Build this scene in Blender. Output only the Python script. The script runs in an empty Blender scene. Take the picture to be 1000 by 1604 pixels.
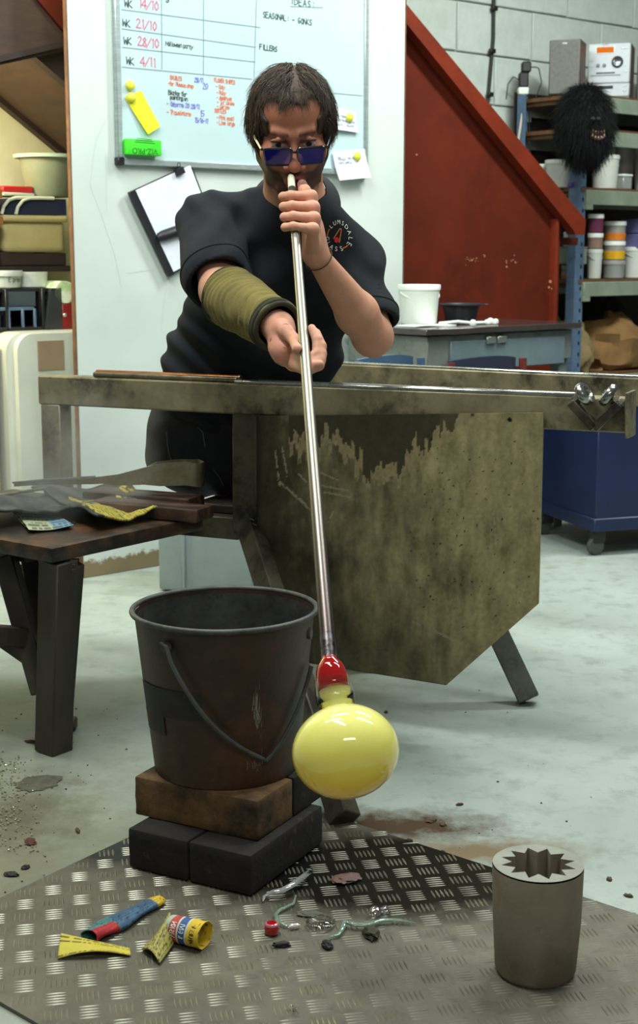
import bpy, bmesh, math, random
import numpy as np
from mathutils import Vector, Matrix, noise as mnoise
from mathutils.bvhtree import BVHTree

SC = bpy.context.scene
COL = SC.collection
R = random.Random(7)
NR = np.random.RandomState(5)
PI = math.pi

# ------------------------------------------------------------------ camera
CAM_H = 1.10
FPX = 2250.0                       # focal length in pixels of the 1000 x 1604 frame
TH = math.atan(402 / FPX)          # the camera looks down by this angle
cam = bpy.data.cameras.new('camera')
cam.sensor_fit = 'VERTICAL'
cam.sensor_height = 36
cam.sensor_width = 36
cam.lens = FPX / 1604 * 36
cam.dof.use_dof = True
cam.dof.focus_distance = 2.75
cam.dof.aperture_fstop = 9
co = bpy.data.objects.new('camera', cam)
COL.objects.link(co)
co.location = (0, 0, CAM_H)
co.rotation_euler = (PI / 2 - TH, 0, 0)
SC.camera = co

# ------------------------------------------------------------------ world, lights, exposure
W = bpy.data.worlds.new('world')
SC.world = W
W.use_nodes = True
W.node_tree.nodes['Background'].inputs[0].default_value = (0.88, 0.95, 0.92, 1)
W.node_tree.nodes['Background'].inputs[1].default_value = 0.10


def area(name, loc, target, sx, sy, power, color):
    l = bpy.data.lights.new(name, 'AREA')
    l.shape = 'RECTANGLE'
    l.size = sx
    l.size_y = sy
    l.energy = power
    l.color = color
    o = bpy.data.objects.new(name, l)
    COL.objects.link(o)
    o.location = loc
    d = Vector(target) - Vector(loc)
    o.rotation_euler = d.to_track_quat('-Z', 'Y').to_euler()
    return o


COOL = (0.93, 1.0, 0.95)
area('strip_light_front', (-0.55, 2.3, 3.3), (-0.1, 2.7, 0), 1.5, 0.20, 52, COOL)
area('strip_light_right', (1.7, 3.2, 3.2), (0.6, 3.2, 0.3), 0.25, 1.6, 40, COOL)
area('strip_light_bench', (-0.5, 4.0, 3.4), (-0.5, 4.0, 0), 1.5, 0.25, 34, COOL)
area('strip_light_board', (-0.9, 2.9, 2.9), (-0.1, 5.0, 1.2), 1.5, 0.25, 29, COOL)
area('strip_light_stair', (1.6, 5.0, 3.3), (1.6, 5.6, 0.6), 1.5, 0.3, 105, COOL)
area('fill_light_behind', (0.5, -0.4, 2.7), (0.1, 2.6, 0.3), 1.5, 0.3, 22, COOL)  # added fill from behind the camera, no known lamp there
area('nook_lamp', (-1.75, 4.45, 1.75), (-1.25, 5.45, 1.35), 0.4, 0.3, 30, (1.0, 0.92, 0.58))
SC.view_settings.view_transform = 'Standard'
SC.view_settings.look = 'None'
SC.view_settings.gamma = 1
SC.view_settings.use_curve_mapping = False
SC.view_settings.exposure = 0.0
# ---- end of camera and light ----

# ------------------------------------------------------------------ geometry helpers
ST, CT = math.sin(TH), math.cos(TH)


def ray(px, py):
    v = py - 802.0
    return Vector(((px - 500.0), FPX * CT - v * ST, -(FPX * ST + v * CT)))


def P(px, py, D):
    r = ray(px, py)
    return Vector((0, 0, CAM_H)) + r * (D / r.y)


def G(px, py, z=0.0):
    r = ray(px, py)
    return Vector((0, 0, CAM_H)) + r * ((z - CAM_H) / r.z)


def RP(px, py, pt, n):
    r = ray(px, py)
    o = Vector((0, 0, CAM_H))
    n = Vector(n)
    return o + r * ((Vector(pt) - o).dot(n) / r.dot(n))


AX = Vector((math.cos(math.radians(40)), math.sin(math.radians(40)), 0))   # along the back wall
BX = Vector((-AX.y, AX.x, 0))                                              # into the back wall
A40 = math.radians(40)


def WB(a, b, z):
    return AX * a + BX * b + Vector((0, 0, z))


def PB(px, py, b):
    """a, z on the plane b = const parallel to the back wall"""
    p = RP(px, py, BX * b, BX)
    return p.dot(AX), p.z


XF = {}


class MB:
    def __init__(self):
        self.v, self.f, self.mi = [], [], []
        self.m = 0

    def add(self, vs, fs, M=None):
        o = len(self.v)
        for p in vs:
            p = Vector(p)
            self.v.append(M @ p if M is not None else p)
        for f in fs:
            self.f.append([i + o for i in f])
            self.mi.append(self.m)
        return self

    def bm(self, bm, M=None):
        bm.verts.index_update()
        self.add([v.co.copy() for v in bm.verts], [[v.index for v in f.verts] for f in bm.faces], M)
        bm.free()
        return self

    def box(self, c, s, M=None, bev=0.0, seg=1):
        b = bmesh.new()
        bmesh.ops.create_cube(b, size=1)
        for v in b.verts:
            v.co = Vector((v.co.x * s[0] + c[0], v.co.y * s[1] + c[1], v.co.z * s[2] + c[2]))
        if bev > 0:
            bmesh.ops.bevel(b, geom=list(b.edges), offset=bev, segments=seg, profile=0.6, affect='EDGES')
        return self.bm(b, M)

    def tube(self, pts, rad, n=10, cap=True, M=None, flat=None):
        pts = [Vector(p) for p in pts]
        if not hasattr(rad, '__len__'):
            rad = [rad] * len(pts)
        vs, fs = [], []
        up = Vector((0, 0, 1))
        t0 = (pts[1] - pts[0]).normalized()
        if abs(t0.dot(up)) > 0.9:
            up = Vector((1, 0, 0))
        u = t0.cross(up).normalized()
        for i, p in enumerate(pts):
            if i == 0:
                t = pts[1] - pts[0]
            elif i == len(pts) - 1:
                t = pts[-1] - pts[-2]
            else:
                t = pts[i + 1] - pts[i - 1]
            t.normalize()
            u = (u - t * u.dot(t)).normalized()
            w = t.cross(u)
            for k in range(n):
                a = 2 * PI * k / n
                fl = 1 if flat is None else flat
                vs.append(p + (u * math.cos(a) + w * math.sin(a) * fl) * rad[i])
        for i in range(len(pts) - 1):
            for k in range(n):
                k2 = (k + 1) % n
                fs.append([i * n + k, i * n + k2, (i + 1) * n + k2, (i + 1) * n + k])
        if cap:
            fs.append(list(range(n))[::-1])
            fs.append([(len(pts) - 1) * n + k for k in range(n)])
        return self.add(vs, fs, M)

    def lathe(self, prof, n=32, M=None, wob=None):
        """prof: list of (r, z); r = 0 closes"""
        vs, fs, rows = [], [], []
        for (r, z) in prof:
            if r < 1e-6:
                rows.append([len(vs)])
                vs.append((0, 0, z))
            else:
                row = []
                for k in range(n):
                    a = 2 * PI * k / n
                    rr = r * (1 + (wob(a, z) if wob else 0))
                    row.append(len(vs))
                    vs.append((rr * math.cos(a), rr * math.sin(a), z))
                rows.append(row)
        for a, b in zip(rows[:-1], rows[1:]):
            for k in range(n):
                k2 = (k + 1) % n
                if len(a) == 1 and len(b) == 1:
                    continue
                if len(a) == 1:
                    fs.append([a[0], b[k2], b[k]])
                elif len(b) == 1:
                    fs.append([a[k], a[k2], b[0]])
                else:
                    fs.append([a[k], a[k2], b[k2], b[k]])
        return self.add(vs, fs, M)

    def prism(self, poly, thick, M=None):
        """poly in local x,y ; thickness along local z"""
        n = len(poly)
        vs = [(p[0], p[1], 0) for p in poly] + [(p[0], p[1], thick) for p in poly]
        fs = [list(range(n))[::-1], [n + i for i in range(n)]]
        for i in range(n):
            j = (i + 1) % n
            fs.append([i, j, n + j, n + i])
        return self.add(vs, fs, M)

    def beam(self, a, b, w, h, up=(0, 0, 1), bev=0.003, M=None):
        """a square bar from a to b; w sideways, h along up"""
        a, b = Vector(a), Vector(b)
        t = (b - a)
        L = t.length
        t.normalize()
        up = Vector(up)
        s = t.cross(up).normalized()
        u = s.cross(t)
        X = Matrix(((t.x, s.x, u.x, 0), (t.y, s.y, u.y, 0), (t.z, s.z, u.z, 0), (0, 0, 0, 1)))
        X.translation = (a + b) / 2
        if M is not None:
            X = M @ X
        return self.box((0, 0, 0), (L, w, h), X, bev)

    def grid(self, fn, nu, nv, thick=0.0, M=None):
        vs, fs = [], []
        for i in range(nu + 1):
            for j in range(nv + 1):
                vs.append(Vector(fn(i / nu, j / nv)))
        for i in range(nu):
            for j in range(nv):
                q = i * (nv + 1) + j
                fs.append([q, q + nv + 1, q + nv + 2, q + 1])
        if thick:
            N = len(vs)
            nrm = [Vector((0, 0, 0)) for _ in vs]
            for f in fs:
                n = (vs[f[1]] - vs[f[0]]).cross(vs[f[3]] - vs[f[0]])
                for k in f:
                    nrm[k] += n
            vs = vs + [v - n.normalized() * thick for v, n in zip(vs, nrm)]
            fs = fs + [[k + N for k in f][::-1] for f in fs]
            def e(i, j):
                return i * (nv + 1) + j
            bd = [e(i, 0) for i in range(nu + 1)] + [e(nu, j) for j in range(1, nv + 1)] + [e(i, nv) for i in range(nu - 1, -1, -1)] + [e(0, j) for j in range(nv - 1, 0, -1)]
            for k in range(len(bd)):
                a, b = bd[k], bd[(k + 1) % len(bd)]
                fs.append([b, a, a + N, b + N])
        return self.add(vs, fs, M)

    def build(self, name, mat, parent=None, loc=None, rot=None, world=False, smooth=True, ang=40, props=None):
        me = bpy.data.meshes.new(name)
        vs = self.v
        if world:
            if parent is not None:
                X = XF[parent.name].inverted()
                vs = [X @ v for v in vs]
            elif loc is not None:
                L = Vector(loc)
                vs = [v - L for v in vs]
        me.from_pydata([tuple(v) for v in vs], [], self.f)
        mats = mat if isinstance(mat, (list, tuple)) else [mat]
        for m in mats:
            me.materials.append(m)
        if len(mats) > 1:
            me.polygons.foreach_set('material_index', self.mi)
        b = bmesh.new()
        b.from_mesh(me)
        bmesh.ops.recalc_face_normals(b, faces=list(b.faces))
        b.to_mesh(me)
        b.free()
        if smooth:
            me.shade_smooth()
            if ang < 180:
                me.set_sharp_from_angle(angle=math.radians(ang))
        o = bpy.data.objects.new(name, me)
        COL.objects.link(o)
        if parent is not None:
            o.parent = parent
        M = Matrix.Identity(4)
        if loc is not None:
            o.location = loc
            M = Matrix.Translation(loc)
        if rot is not None:
            o.rotation_euler = rot
            from mathutils import Euler
            M = M @ Euler(rot).to_matrix().to_4x4()
        XF[o.name] = (XF[parent.name] if parent is not None else Matrix.Identity(4)) @ M
        return o


def tag(o, label=None, cat=None, group=None, kind=None):
    if label:
        o['label'] = label
    if cat:
        o['category'] = cat
    if group:
        o['group'] = group
    if kind:
        o['kind'] = kind
    return o


def thing(name, label, cat, loc=(0, 0, 0), rz=0.0, group=None):
    o = bpy.data.objects.new(name, None)
    o.empty_display_size = 0.05
    COL.objects.link(o)
    o.location = loc
    o.rotation_euler = (0, 0, rz)
    XF[o.name] = Matrix.Translation(loc) @ Matrix.Rotation(rz, 4, 'Z')
    return tag(o, label, cat, group)


def struct(o):
    o['kind'] = 'structure'
    return o


def copy_tree(o, loc=None, rz=None, scale=None, label=None, parent=None):
    c = o.copy()
    COL.objects.link(c)
    if parent is not None:
        c.parent = parent
    if loc is not None:
        c.location = loc
    if rz is not None:
        c.rotation_euler = (0, 0, rz)
    if scale is not None:
        c.scale = scale
    if label:
        c['label'] = label
    for ch in list(o.children):
        copy_tree(ch, parent=c)
    XF[c.name] = Matrix.LocRotScale(c.location, c.rotation_euler, c.scale)
    return c


# ------------------------------------------------------------------ material helpers
def srgb(r, g, b):
    def f(x):
        x /= 255.0
        return x / 12.92 if x <= 0.04045 else ((x + 0.055) / 1.055) ** 2.4
    return (f(r), f(g), f(b), 1)


class NT:
    def __init__(self, name):
        self.m = bpy.data.materials.new(name)
        self.m.use_nodes = True
        self.t = self.m.node_tree
        self.b = self.t.nodes['Principled BSDF']
        self.co = None

    def n(self, typ, **kw):
        x = self.t.nodes.new(typ)
        for k, v in kw.items():
            setattr(x, k, v)
        return x

    def link(self, a, b):
        self.t.links.new(a, b)

    def coord(self, scale=None):
        if self.co is None:
            self.co = self.n('ShaderNodeTexCoord')
        o = self.co.outputs['Object']
        if scale is not None:
            mp = self.n('ShaderNodeMapping')
            mp.inputs['Scale'].default_value = scale
            self.link(o, mp.inputs['Vector'])
            o = mp.outputs[0]
        return o

    def noise(self, scale, detail=4, rough=0.6, vec=None):
        x = self.n('ShaderNodeTexNoise')
        x.inputs['Scale'].default_value = scale
        x.inputs['Detail'].default_value = detail
        x.inputs['Roughness'].default_value = rough
        self.link(vec if vec is not None else self.coord(), x.inputs['Vector'])
        return x.outputs['Fac']

    def ramp(self, fac, stops):
        x = self.n('ShaderNodeValToRGB')
        el = x.color_ramp.elements
        while len(el) < len(stops):
            el.new(0.5)
        for e, (p, c) in zip(el, stops):
            e.position = p
            e.color = c if hasattr(c, '__len__') else (c, c, c, 1)
        self.link(fac, x.inputs[0])
        return x.outputs[0]

    def mix(self, fac, a, b, mode='MIX'):
        x = self.n('ShaderNodeMix', data_type='RGBA', blend_type=mode)
        for s, val in ((x.inputs[0], fac), (x.inputs[6], a), (x.inputs[7], b)):
            if hasattr(val, 'is_linked'):
                self.link(val, s)
            else:
                s.default_value = val
        return x.outputs[2]

    def bump(self, h, strength=0.3, dist=0.002):
        x = self.n('ShaderNodeBump')
        x.inputs['Strength'].default_value = strength
        x.inputs['Distance'].default_value = dist
        self.link(h, x.inputs['Height'])
        self.link(x.outputs[0], self.b.inputs['Normal'])

    def set(self, **kw):
        names = dict(col='Base Color', rough='Roughness', metal='Metallic', spec='Specular IOR Level', coat='Coat Weight',
                     coatr='Coat Roughness', trans='Transmission Weight', ior='IOR', sss='Subsurface Weight', sheen='Sheen Weight', emis='Emission Color',
                     emiss='Emission Strength', alpha='Alpha', sheenr='Sheen Roughness')
        for k, v in kw.items():
            s = self.b.inputs[names[k]]
            if hasattr(v, 'is_linked'):
                self.link(v, s)
            else:
                s.default_value = v
        return self


MATS = {}


def mat(name, c1, c2=None, scale=12, rough=0.6, metal=0.0, bump=0.0, bscale=80, lo=0.35, hi=0.65, dirt=None, dscale=6, dlo=0.55, dhi=0.75, stretch=None, rvar=0.0, **kw):
    """a noise-mottled principled material: c1/c2 two tones, dirt a third tone in patches"""
    if name in MATS:
        return MATS[name]
    t = NT(name)
    vec = t.coord(stretch)
    col = c1
    if c2 is not None:
        f = t.ramp(t.noise(scale, 5, 0.65, vec), [(lo, 0.0), (hi, 1.0)])
        col = t.mix(f, c1, c2)
    if dirt is not None:
        f = t.ramp(t.noise(dscale, 6, 0.7, vec), [(dlo, 0.0), (dhi, 1.0)])
        col = t.mix(f, col, dirt)
    t.set(col=col, rough=rough, metal=metal)
    if rvar:
        rr = t.ramp(t.noise(scale * 1.7, 4, 0.6, vec), [(0.3, max(0.02, rough - rvar)), (0.7, min(1, rough + rvar))])
        t.set(rough=rr)
    if bump:
        t.bump(t.noise(bscale, 5, 0.6, vec), bump)
    if kw:
        t.set(**kw)
    MATS[name] = t.m
    return t.m

# ------------------------------------------------------------------ handwriting: single-stroke letters drawn as thin ribbons
GL = {
 'A': '00 39 60;13 53', 'B': '00 09 48 47 35 05;35 53 52 40 00', 'C': '58 39 17 12 30 51', 'D': '00 09 38 66 63 31 00', 'E': '59 09 00 50;05 45',
 'F': '59 09 00;05 45', 'G': '58 39 17 12 30 52 54 34', 'H': '00 09;60 69;05 65', 'I': '30 39', 'K': '00 09;59 04 60', 'L': '09 00 50',
 'M': '00 19 34 59 60', 'N': '00 09 60 69', 'O': '39 16 13 30 53 56 39', 'P': '00 09 48 55 04', 'R': '00 09 48 55 04;24 60',
 'S': '58 39 17 25 44 52 30 11', 'T': '09 69;39 30', 'U': '09 02 20 40 62 69', 'V': '09 30 69', 'W': '09 10 36 50 69', 'X': '00 69;09 60',
 'Y': '09 35 69;35 30', 'Z': '09 69 00 60', '0': '39 16 13 30 53 56 39', '1': '28 39 30', '2': '07 29 48 46 00 60', '3': '08 39 57 35 52 30 01',
 '4': '40 49 03 63', '5': '59 09 05 45 53 41 00', '6': '49 15 02 30 52 54 35 04', '8': '35 17 39 57 35 12 30 52 35', '/': '0a 69', '-': '14 54',
 ':': '32 33;36 37', '.': '30 31', '&': '60 17 39 48 13 30 54', '_': '00 60',
 'a': '56 26 04 02 20 41 56 50', 'b': '09 00 40 53 36 05', 'c': '55 26 03 20 51', 'd': '59 50;54 36 04 02 20 52', 'e': '03 53 45 26 04 11 30 51',
 'f': '58 49 27 20;06 46', 'g': '56 26 03 20 52;56 5b 3c 0b', 'h': '09 00;04 26 46 50', 'i': '26 20;28 29', 'k': '09 00;46 03 50', 'l': '29 20',
 'm': '06 00;05 16 30;35 46 60', 'n': '06 00;05 26 46 50', 'o': '26 04 02 20 42 44 26', 'p': '06 0c;05 26 45 42 20 01', 'r': '06 00;04 26 46',
 's': '55 26 04 43 31 10 01', 't': '28 21 40;06 46', 'u': '06 02 20 41 56 50', 'w': '06 10 34 50 66', 'y': '06 31;66 0c', 'z': '06 56 00 50', 'v': '06 30 66',
}


def ribbon(mb, pts, w, fn):
    """a flat pen stroke along 2-D points, carried onto a surface by fn(u, v)"""
    pts = [Vector((p[0], p[1])) for p in pts]
    for a, b in zip(pts[:-1], pts[1:]):
        d = b - a
        if d.length < 1e-6:
            continue
        d.normalize()
        n = Vector((-d.y, d.x)) * (w / 2)
        e = d * (w * 0.35)
        q = [a - e + n, a - e - n, b + e - n, b + e + n]
        mb.add([fn(p.x, p.y) for p in q], [[0, 1, 2, 3]])


def handwrite(mb, text, x, y, h, fn, w=0.0022, gap=1.25, jit=0.06, slope=0.0, rot=0.0):
    rr = random.Random(len(text) * 13 + int(x * 997))
    cx = 0.0
    ca, sa = math.cos(rot), math.sin(rot)
    for ch in text:
        if ch != ' ':
            dy = rr.uniform(-jit, jit) * h
            for line in GL.get(ch, '').split(';'):
                pts = []
                for p in line.split():
                    py = {'a': -1, 'b': -2, 'c': -3}.get(p[1])
                    py = int(p[1]) if py is None else py
                    px = int(p[0])
                    u = cx + (px + rr.uniform(-.25, .25)) / 9 * h + slope * py / 9 * h
                    v = py / 9 * h + dy
                    pts.append((x + u * ca - v * sa, y + u * sa + v * ca))
                if len(pts) > 1:
                    ribbon(mb, pts, w, fn)
        cx += h * (0.62 * gap if ch not in 'Iil1.:' else 0.5 * gap)


def printed(mb, text, size, fn, depth=0.0):
    """lettering in Blender's built-in face, flattened to a mesh and carried onto a surface by fn(u, v); centred on 0"""
    cu = bpy.data.curves.new('lettering', 'FONT')
    cu.body = text
    cu.size = size
    cu.align_x = 'CENTER'
    cu.align_y = 'CENTER'
    cu.resolution_u = 3
    o = bpy.data.objects.new('lettering', cu)
    COL.objects.link(o)
    dg = bpy.context.evaluated_depsgraph_get()
    me = o.evaluated_get(dg).to_mesh()
    mb.add([fn(v.co.x, v.co.y) for v in me.vertices], [list(p.vertices) for p in me.polygons])
    o.evaluated_get(dg).to_mesh_clear()
    bpy.data.objects.remove(o)
    bpy.data.curves.remove(cu)


# ------------------------------------------------------------------ the setting: floor
def floor_mat():
    t = NT('painted_floor')
    c = t.coord()
    base = t.mix(t.ramp(t.noise(1.6, 6, 0.65), [(0.35, 0), (0.68, 1)]), srgb(168, 178, 170), srgb(150, 160, 152))
    base = t.mix(t.ramp(t.noise(14, 5, 0.7), [(0.5, 0), (0.75, 1)]), base, srgb(134, 144, 136))
    # dirt trodden round the plate, a scorched patch by the bench foot
    sp = t.n('ShaderNodeSeparateXYZ')
    t.link(c, sp.inputs[0])

    def blob(x, y, rx, ry, lo, hi, amp):
        mp = t.n('ShaderNodeMapping', vector_type='POINT')
        mp.inputs['Location'].default_value = (-x / rx, -y / ry, 0)
        mp.inputs['Scale'].default_value = (1 / rx, 1 / ry, 0)
        t.link(c, mp.inputs[0])
        ln = t.n('ShaderNodeVectorMath', operation='LENGTH')
        t.link(mp.outputs[0], ln.inputs[0])
        nz = t.n('ShaderNodeMath', operation='MULTIPLY_ADD')
        t.link(t.noise(16, 5, 0.75), nz.inputs[0])
        nz.inputs[1].default_value = amp
        t.link(ln.outputs['Value'], nz.inputs[2])
        hf_ = t.n('ShaderNodeMath', operation='MULTIPLY')
        hf_.inputs[1].default_value = .5
        t.link(nz.outputs[0], hf_.inputs[0])
        return t.ramp(hf_.outputs[0], [(lo / 2, 1), (hi / 2, 0)])
    base = t.mix(blob(-0.62, 2.55, 0.66, 0.85, 0.60, 1.5, 0.9), base, srgb(126, 125, 104))
    base = t.mix(blob(-0.60, 2.72, 0.24, 0.36, 0.60, 1.2, 1.1), base, srgb(98, 96, 78))
    base = t.mix(blob(0.15, 2.66, 0.34, 0.14, 0.75, 1.35, 1.1), base, srgb(72, 55, 38))
    base = t.mix(blob(0.30, 2.54, 0.34, 0.11, 0.75, 1.35, 1.2), base, srgb(128, 112, 88))
    sp2 = t.ramp(t.noise(55, 4, 0.8), [(0.68, 0), (0.74, 1)])
    base = t.mix(sp2, base, srgb(120, 120, 108))
    t.set(col=base, rough=t.ramp(t.noise(3, 4), [(0.3, 0.34), (0.7, 0.55)]), spec=0.4)
    t.bump(t.noise(40, 5, 0.6), 0.12, 0.002)
    return t.m


fl = MB().grid(lambda u, v: (-4 + 9 * u, -1.5 + 12 * v, 0), 9, 12).build('floor', floor_mat())
struct(fl)

# ------------------------------------------------------------------ back wall of painted concrete blocks
M_BLOCK = mat('painted_block', srgb(205, 214, 205), srgb(190, 200, 190), 9, 0.75, bump=0.5, bscale=140)
M_MORTAR = mat('mortar', srgb(150, 158, 148), None, rough=0.9, bump=0.4, bscale=90)
M_CREAM = mat('cream_wall_paint', srgb(226, 222, 188), srgb(212, 206, 168), 5, 0.8, bump=0.3, bscale=120)
b_w = 5.02
wm = MB()
wm.box((4.0, b_w + 0.06, 1.75), (6.4, 0.12, 3.5), Matrix.Rotation(A40, 4, 'Z'))
wall = struct(wm.build('wall_back', M_MORTAR))
BLK_L, BLK_H = 0.5285, 0.2315
blk = None
for c in range(15):
    z0 = 2.052 - 0.2315 * (9 - c) + 0.0
    for k in range(-3, 5):
        a0 = 5.054 + BLK_L * k + (0.0 if c % 2 == 1 else -BLK_L / 2)
        if z0 < -0.2 or a0 < 3.3:
            continue
        if blk is None:
            bx_ = MB()
            bx_.box((0, 0, 0), (BLK_L - 0.008, 0.05, BLK_H - 0.008), None, 0.004)
            blk = bx_.build('block', M_BLOCK, wall)
            o = blk
        else:
            o = blk.copy()
            COL.objects.link(o)
        o.location = WB(a0 + BLK_L / 2, b_w + 0.012, z0 + BLK_H / 2)
        o.rotation_euler = (0, 0, A40)
lw = MB().box((1.6, 4.985, 1.75), (3.4, 0.02, 3.5), Matrix.Rotation(A40, 4, 'Z')).build('trim_1', M_CREAM)
struct(lw)

# ------------------------------------------------------------------ white partition
def part_mat():
    t = NT('white_partition_paint')
    base = t.mix(t.ramp(t.noise(3, 5), [(0.35, 0), (0.7, 1)]), srgb(207, 216, 209), srgb(195, 205, 197))
    base = t.mix(t.ramp(t.noise(22, 6, 0.8), [(0.66, 0), (0.74, 0.6)]), base, srgb(190, 198, 190))
    sp = t.n('ShaderNodeSeparateXYZ')
    t.link(t.coord(), sp.inputs[0])
    nz = t.n('ShaderNodeMath', operation='MULTIPLY_ADD')
    t.link(t.noise(18, 5, 0.8), nz.inputs[0])
    nz.inputs[1].default_value = -0.10
    t.link(sp.outputs[2], nz.inputs[2])
    base = t.mix(t.ramp(nz.outputs[0], [(0.0, 1), (0.012, 0)]), base, srgb(128, 112, 84))
    t.set(col=base, rough=0.5)
    t.bump(t.noise(60, 4), 0.08)
    return t.m


PB_ = 4.24
MPN = Matrix(((AX.x, 0, -BX.x, 0), (AX.y, 0, -BX.y, 0), (0, 1, 0, 0), (0, 0, 0, 1)))     # local x along the partition, y up, z out of it


def MPT(off=0.0, b=PB_):
    m = MPN.copy()
    m.translation = BX * (b - off)
    return m


pm = MB()
pm.box((3.245, PB_ + 0.009, 1.6), (1.50, 0.018, 3.2), Matrix.Rotation(A40, 4, 'Z'), 0.002)
part = struct(pm.build('wall_partition', part_mat()))
MB().box((2.492, PB_ + 0.009, 1.6), (0.004, 0.019, 3.2), Matrix.Rotation(A40, 4, 'Z')).build('edge_strip', mat('raw_board_edge', srgb(118, 80, 54), srgb(88, 60, 42), 30, 0.8), part)
MB().box((3.998, PB_ + 0.009, 1.6), (0.004, 0.019, 3.2), Matrix.Rotation(A40, 4, 'Z')).build('edge_strip', mat('raw_board_edge', 0), part)
sk = MB()
MTT = MPT(0.0006)
for pts in ([(170, 180), (150, 220), (141, 290), (160, 340), (180, 400), (190, 450)], [(165, 240), (168, 330)], [(200, 428), (245, 422)], [(262, 430), (252, 520)],
            [(590, 5), (625, 70), (585, 30), (628, 20)], [(600, 40), (615, 110)]):
    q = [PB(x, y, PB_) for x, y in pts]
    ribbon(sk, q, 0.0020, lambda u, v: MTT @ Vector((u, v, 0)))
sk.build('pencil_scrawl', mat('pencil', srgb(198, 206, 200), rough=0.8), part)['kind'] = 'stuff'
sc_ = MB()
q = PB(513, 318, PB_)
handwrite(sc_, 'Sol', q[0], q[1], 0.022, lambda u, v: MTT @ Vector((u, v, 0)), 0.003)
sc_.build('purple_scribble', mat('ink_purple', srgb(120, 90, 200), rough=0.6), part)

# ------------------------------------------------------------------ whiteboard
M_WB = mat('whiteboard_enamel', srgb(192, 214, 217), srgb(186, 208, 211), 4, 0.22, coat=0.3)
M_ALU = mat('brushed_aluminium', srgb(196, 206, 206), srgb(170, 182, 182), 20, 0.38, metal=0.6, stretch=(1, 1, 8))
M_BLACKP = mat('black_plastic', srgb(22, 23, 25), srgb(30, 31, 33), 20, 0.45)
wb = thing('whiteboard', 'large whiteboard with aluminium frame and handwritten tables on the white partition', 'whiteboard', WB(3.235, PB_ - 0.012, 1.9))
bl_a, bl_z = PB(185, 251, PB_ - .02)
br_a, br_z = PB(577, 281, PB_ - .02)
wz0 = (bl_z + br_z) / 2
wa0, wa1, wz1 = bl_a, br_a, wz0 + 0.90
MW = MPT(0.0)
M2 = MPT(0.014)
MB().box(((wa0 + wa1) / 2, (wz0 + wz1) / 2, 0.008), (wa1 - wa0, wz1 - wz0, 0.012), MW).build('writing_surface', M_WB, wb, world=True)
for (x0, x1, z0, z1) in ((wa0, wa1, wz0, wz0 + .022), (wa0, wa1, wz1 - .022, wz1), (wa0, wa0 + .02, wz0, wz1), (wa1 - .02, wa1, wz0, wz1)):
    MB().box(((x0 + x1) / 2, (z0 + z1) / 2, 0.011), (x1 - x0, z1 - z0, 0.022), MW, 0.003).build('frame_rail', M_ALU, wb, world=True)
for (x, z) in ((wa0 + .011, wz0 + .011), (wa1 - .011, wz0 + .011), (wa0 + .011, wz1 - .011), (wa1 - .011, wz1 - .011)):
    MB().box((x, z, 0.012), (0.028, 0.028, 0.027), MW, 0.004).build('corner_cap', M_BLACKP, wb, world=True)
MWT = MPT(0.0150)
fW = lambda u, v: MWT @ Vector((u, v, 0))
PW = lambda x, y: PB(x, y, PB_ - 0.015)
INK = dict(k=mat('ink_black', srgb(50, 62, 64), rough=0.6), r=mat('ink_pink', srgb(214, 84, 130), rough=0.6), o=mat('ink_orange', srgb(226, 128, 92), rough=0.6), v=mat('ink_violet', srgb(122, 116, 206), rough=0.6), l=mat('ink_grey', srgb(120, 132, 142), rough=0.6))
tx = {k: MB() for k in INK}
for a, b in (((191, 15), (408, 43)), ((191, 45), (401, 74)), ((192, 74), (400, 97)), ((192, 105), (395, 124)), ((253, -30), (254, 108)), ((319, -30), (319, 117)), ((403, -30), (398, 128)), ((400, 135), (568, 150)), ((455, 10), (506, 12))):
    ribbon(tx['l'], [PW(*a), PW(*b)], 0.0022, fW)


def wr(k, text, px, py, hpx, gap=1.25, w=0.0030):
    p = PW(px, py)
    q = PW(px, py - hpx)
    handwrite(tx[k], text, p[0], p[1], q[1] - p[1], fW, w, gap, rot=-0.028)


for t_, x, y, r_ in (('WK', 195, 10, '14/10'), ('WK', 192, 41, '21/10'), ('WK', 194, 69, '28/10'), ('WK', 198, 100, '4/11')):
    wr('k', t_, x, y, 11, 1.1)
    wr('r', r_, x + 22, y + 2, 14, 0.98)
wr('k', 'Halloween party', 260, 71, 7, 0.84, 0.0022)
wr('k', 'g', 260, 0, 10)
wr('k', 'IDEAS:', 456, 6, 10, 1.5)
wr('k', 'SEASONAL: - GONKS', 412, 27, 9, 1.12)
wr('k', 'FILLERS', 407, 77, 8, 1.1)
for k, t_, x, y, h in (('o', 'BAUBLES', 267, 124, 6), ('v', '28/11', 305, 128, 7), ('o', '-for Museum shop', 263, 133, 6), ('v', '20', 318, 139, 9), ('k', 'Blanks for', 264, 148, 7), ('k', 'painting on', 267, 155, 6),
                       ('v', '- Osborne 20 28/11', 261, 165, 7), ('o', '- Travelstone', 261, 178, 7), ('v', '15', 313, 182, 9), ('v', '15/16-11', 305, 191, 7), ('o', 'FLOWER SHAPES', 336, 128, 6), ('o', '- Calyx', 338, 138, 6),
                       ('o', '- Ruby', 339, 147, 6), ('o', '- Amethyst', 339, 155, 6), ('o', '- Turquoise', 340, 162, 6), ('o', '- Cerise', 340, 169, 6), ('o', 'BOTTLES', 337, 176, 6), ('o', '- Pink small', 339, 186, 6), ('o', '- Lime large', 339, 194, 6)):
    wr(k, t_, x, y, h, 0.86, 0.0026)
for k in tx:
    tx[k].build('handwriting', INK[k], wb, world=True)['kind'] = 'stuff'

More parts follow.
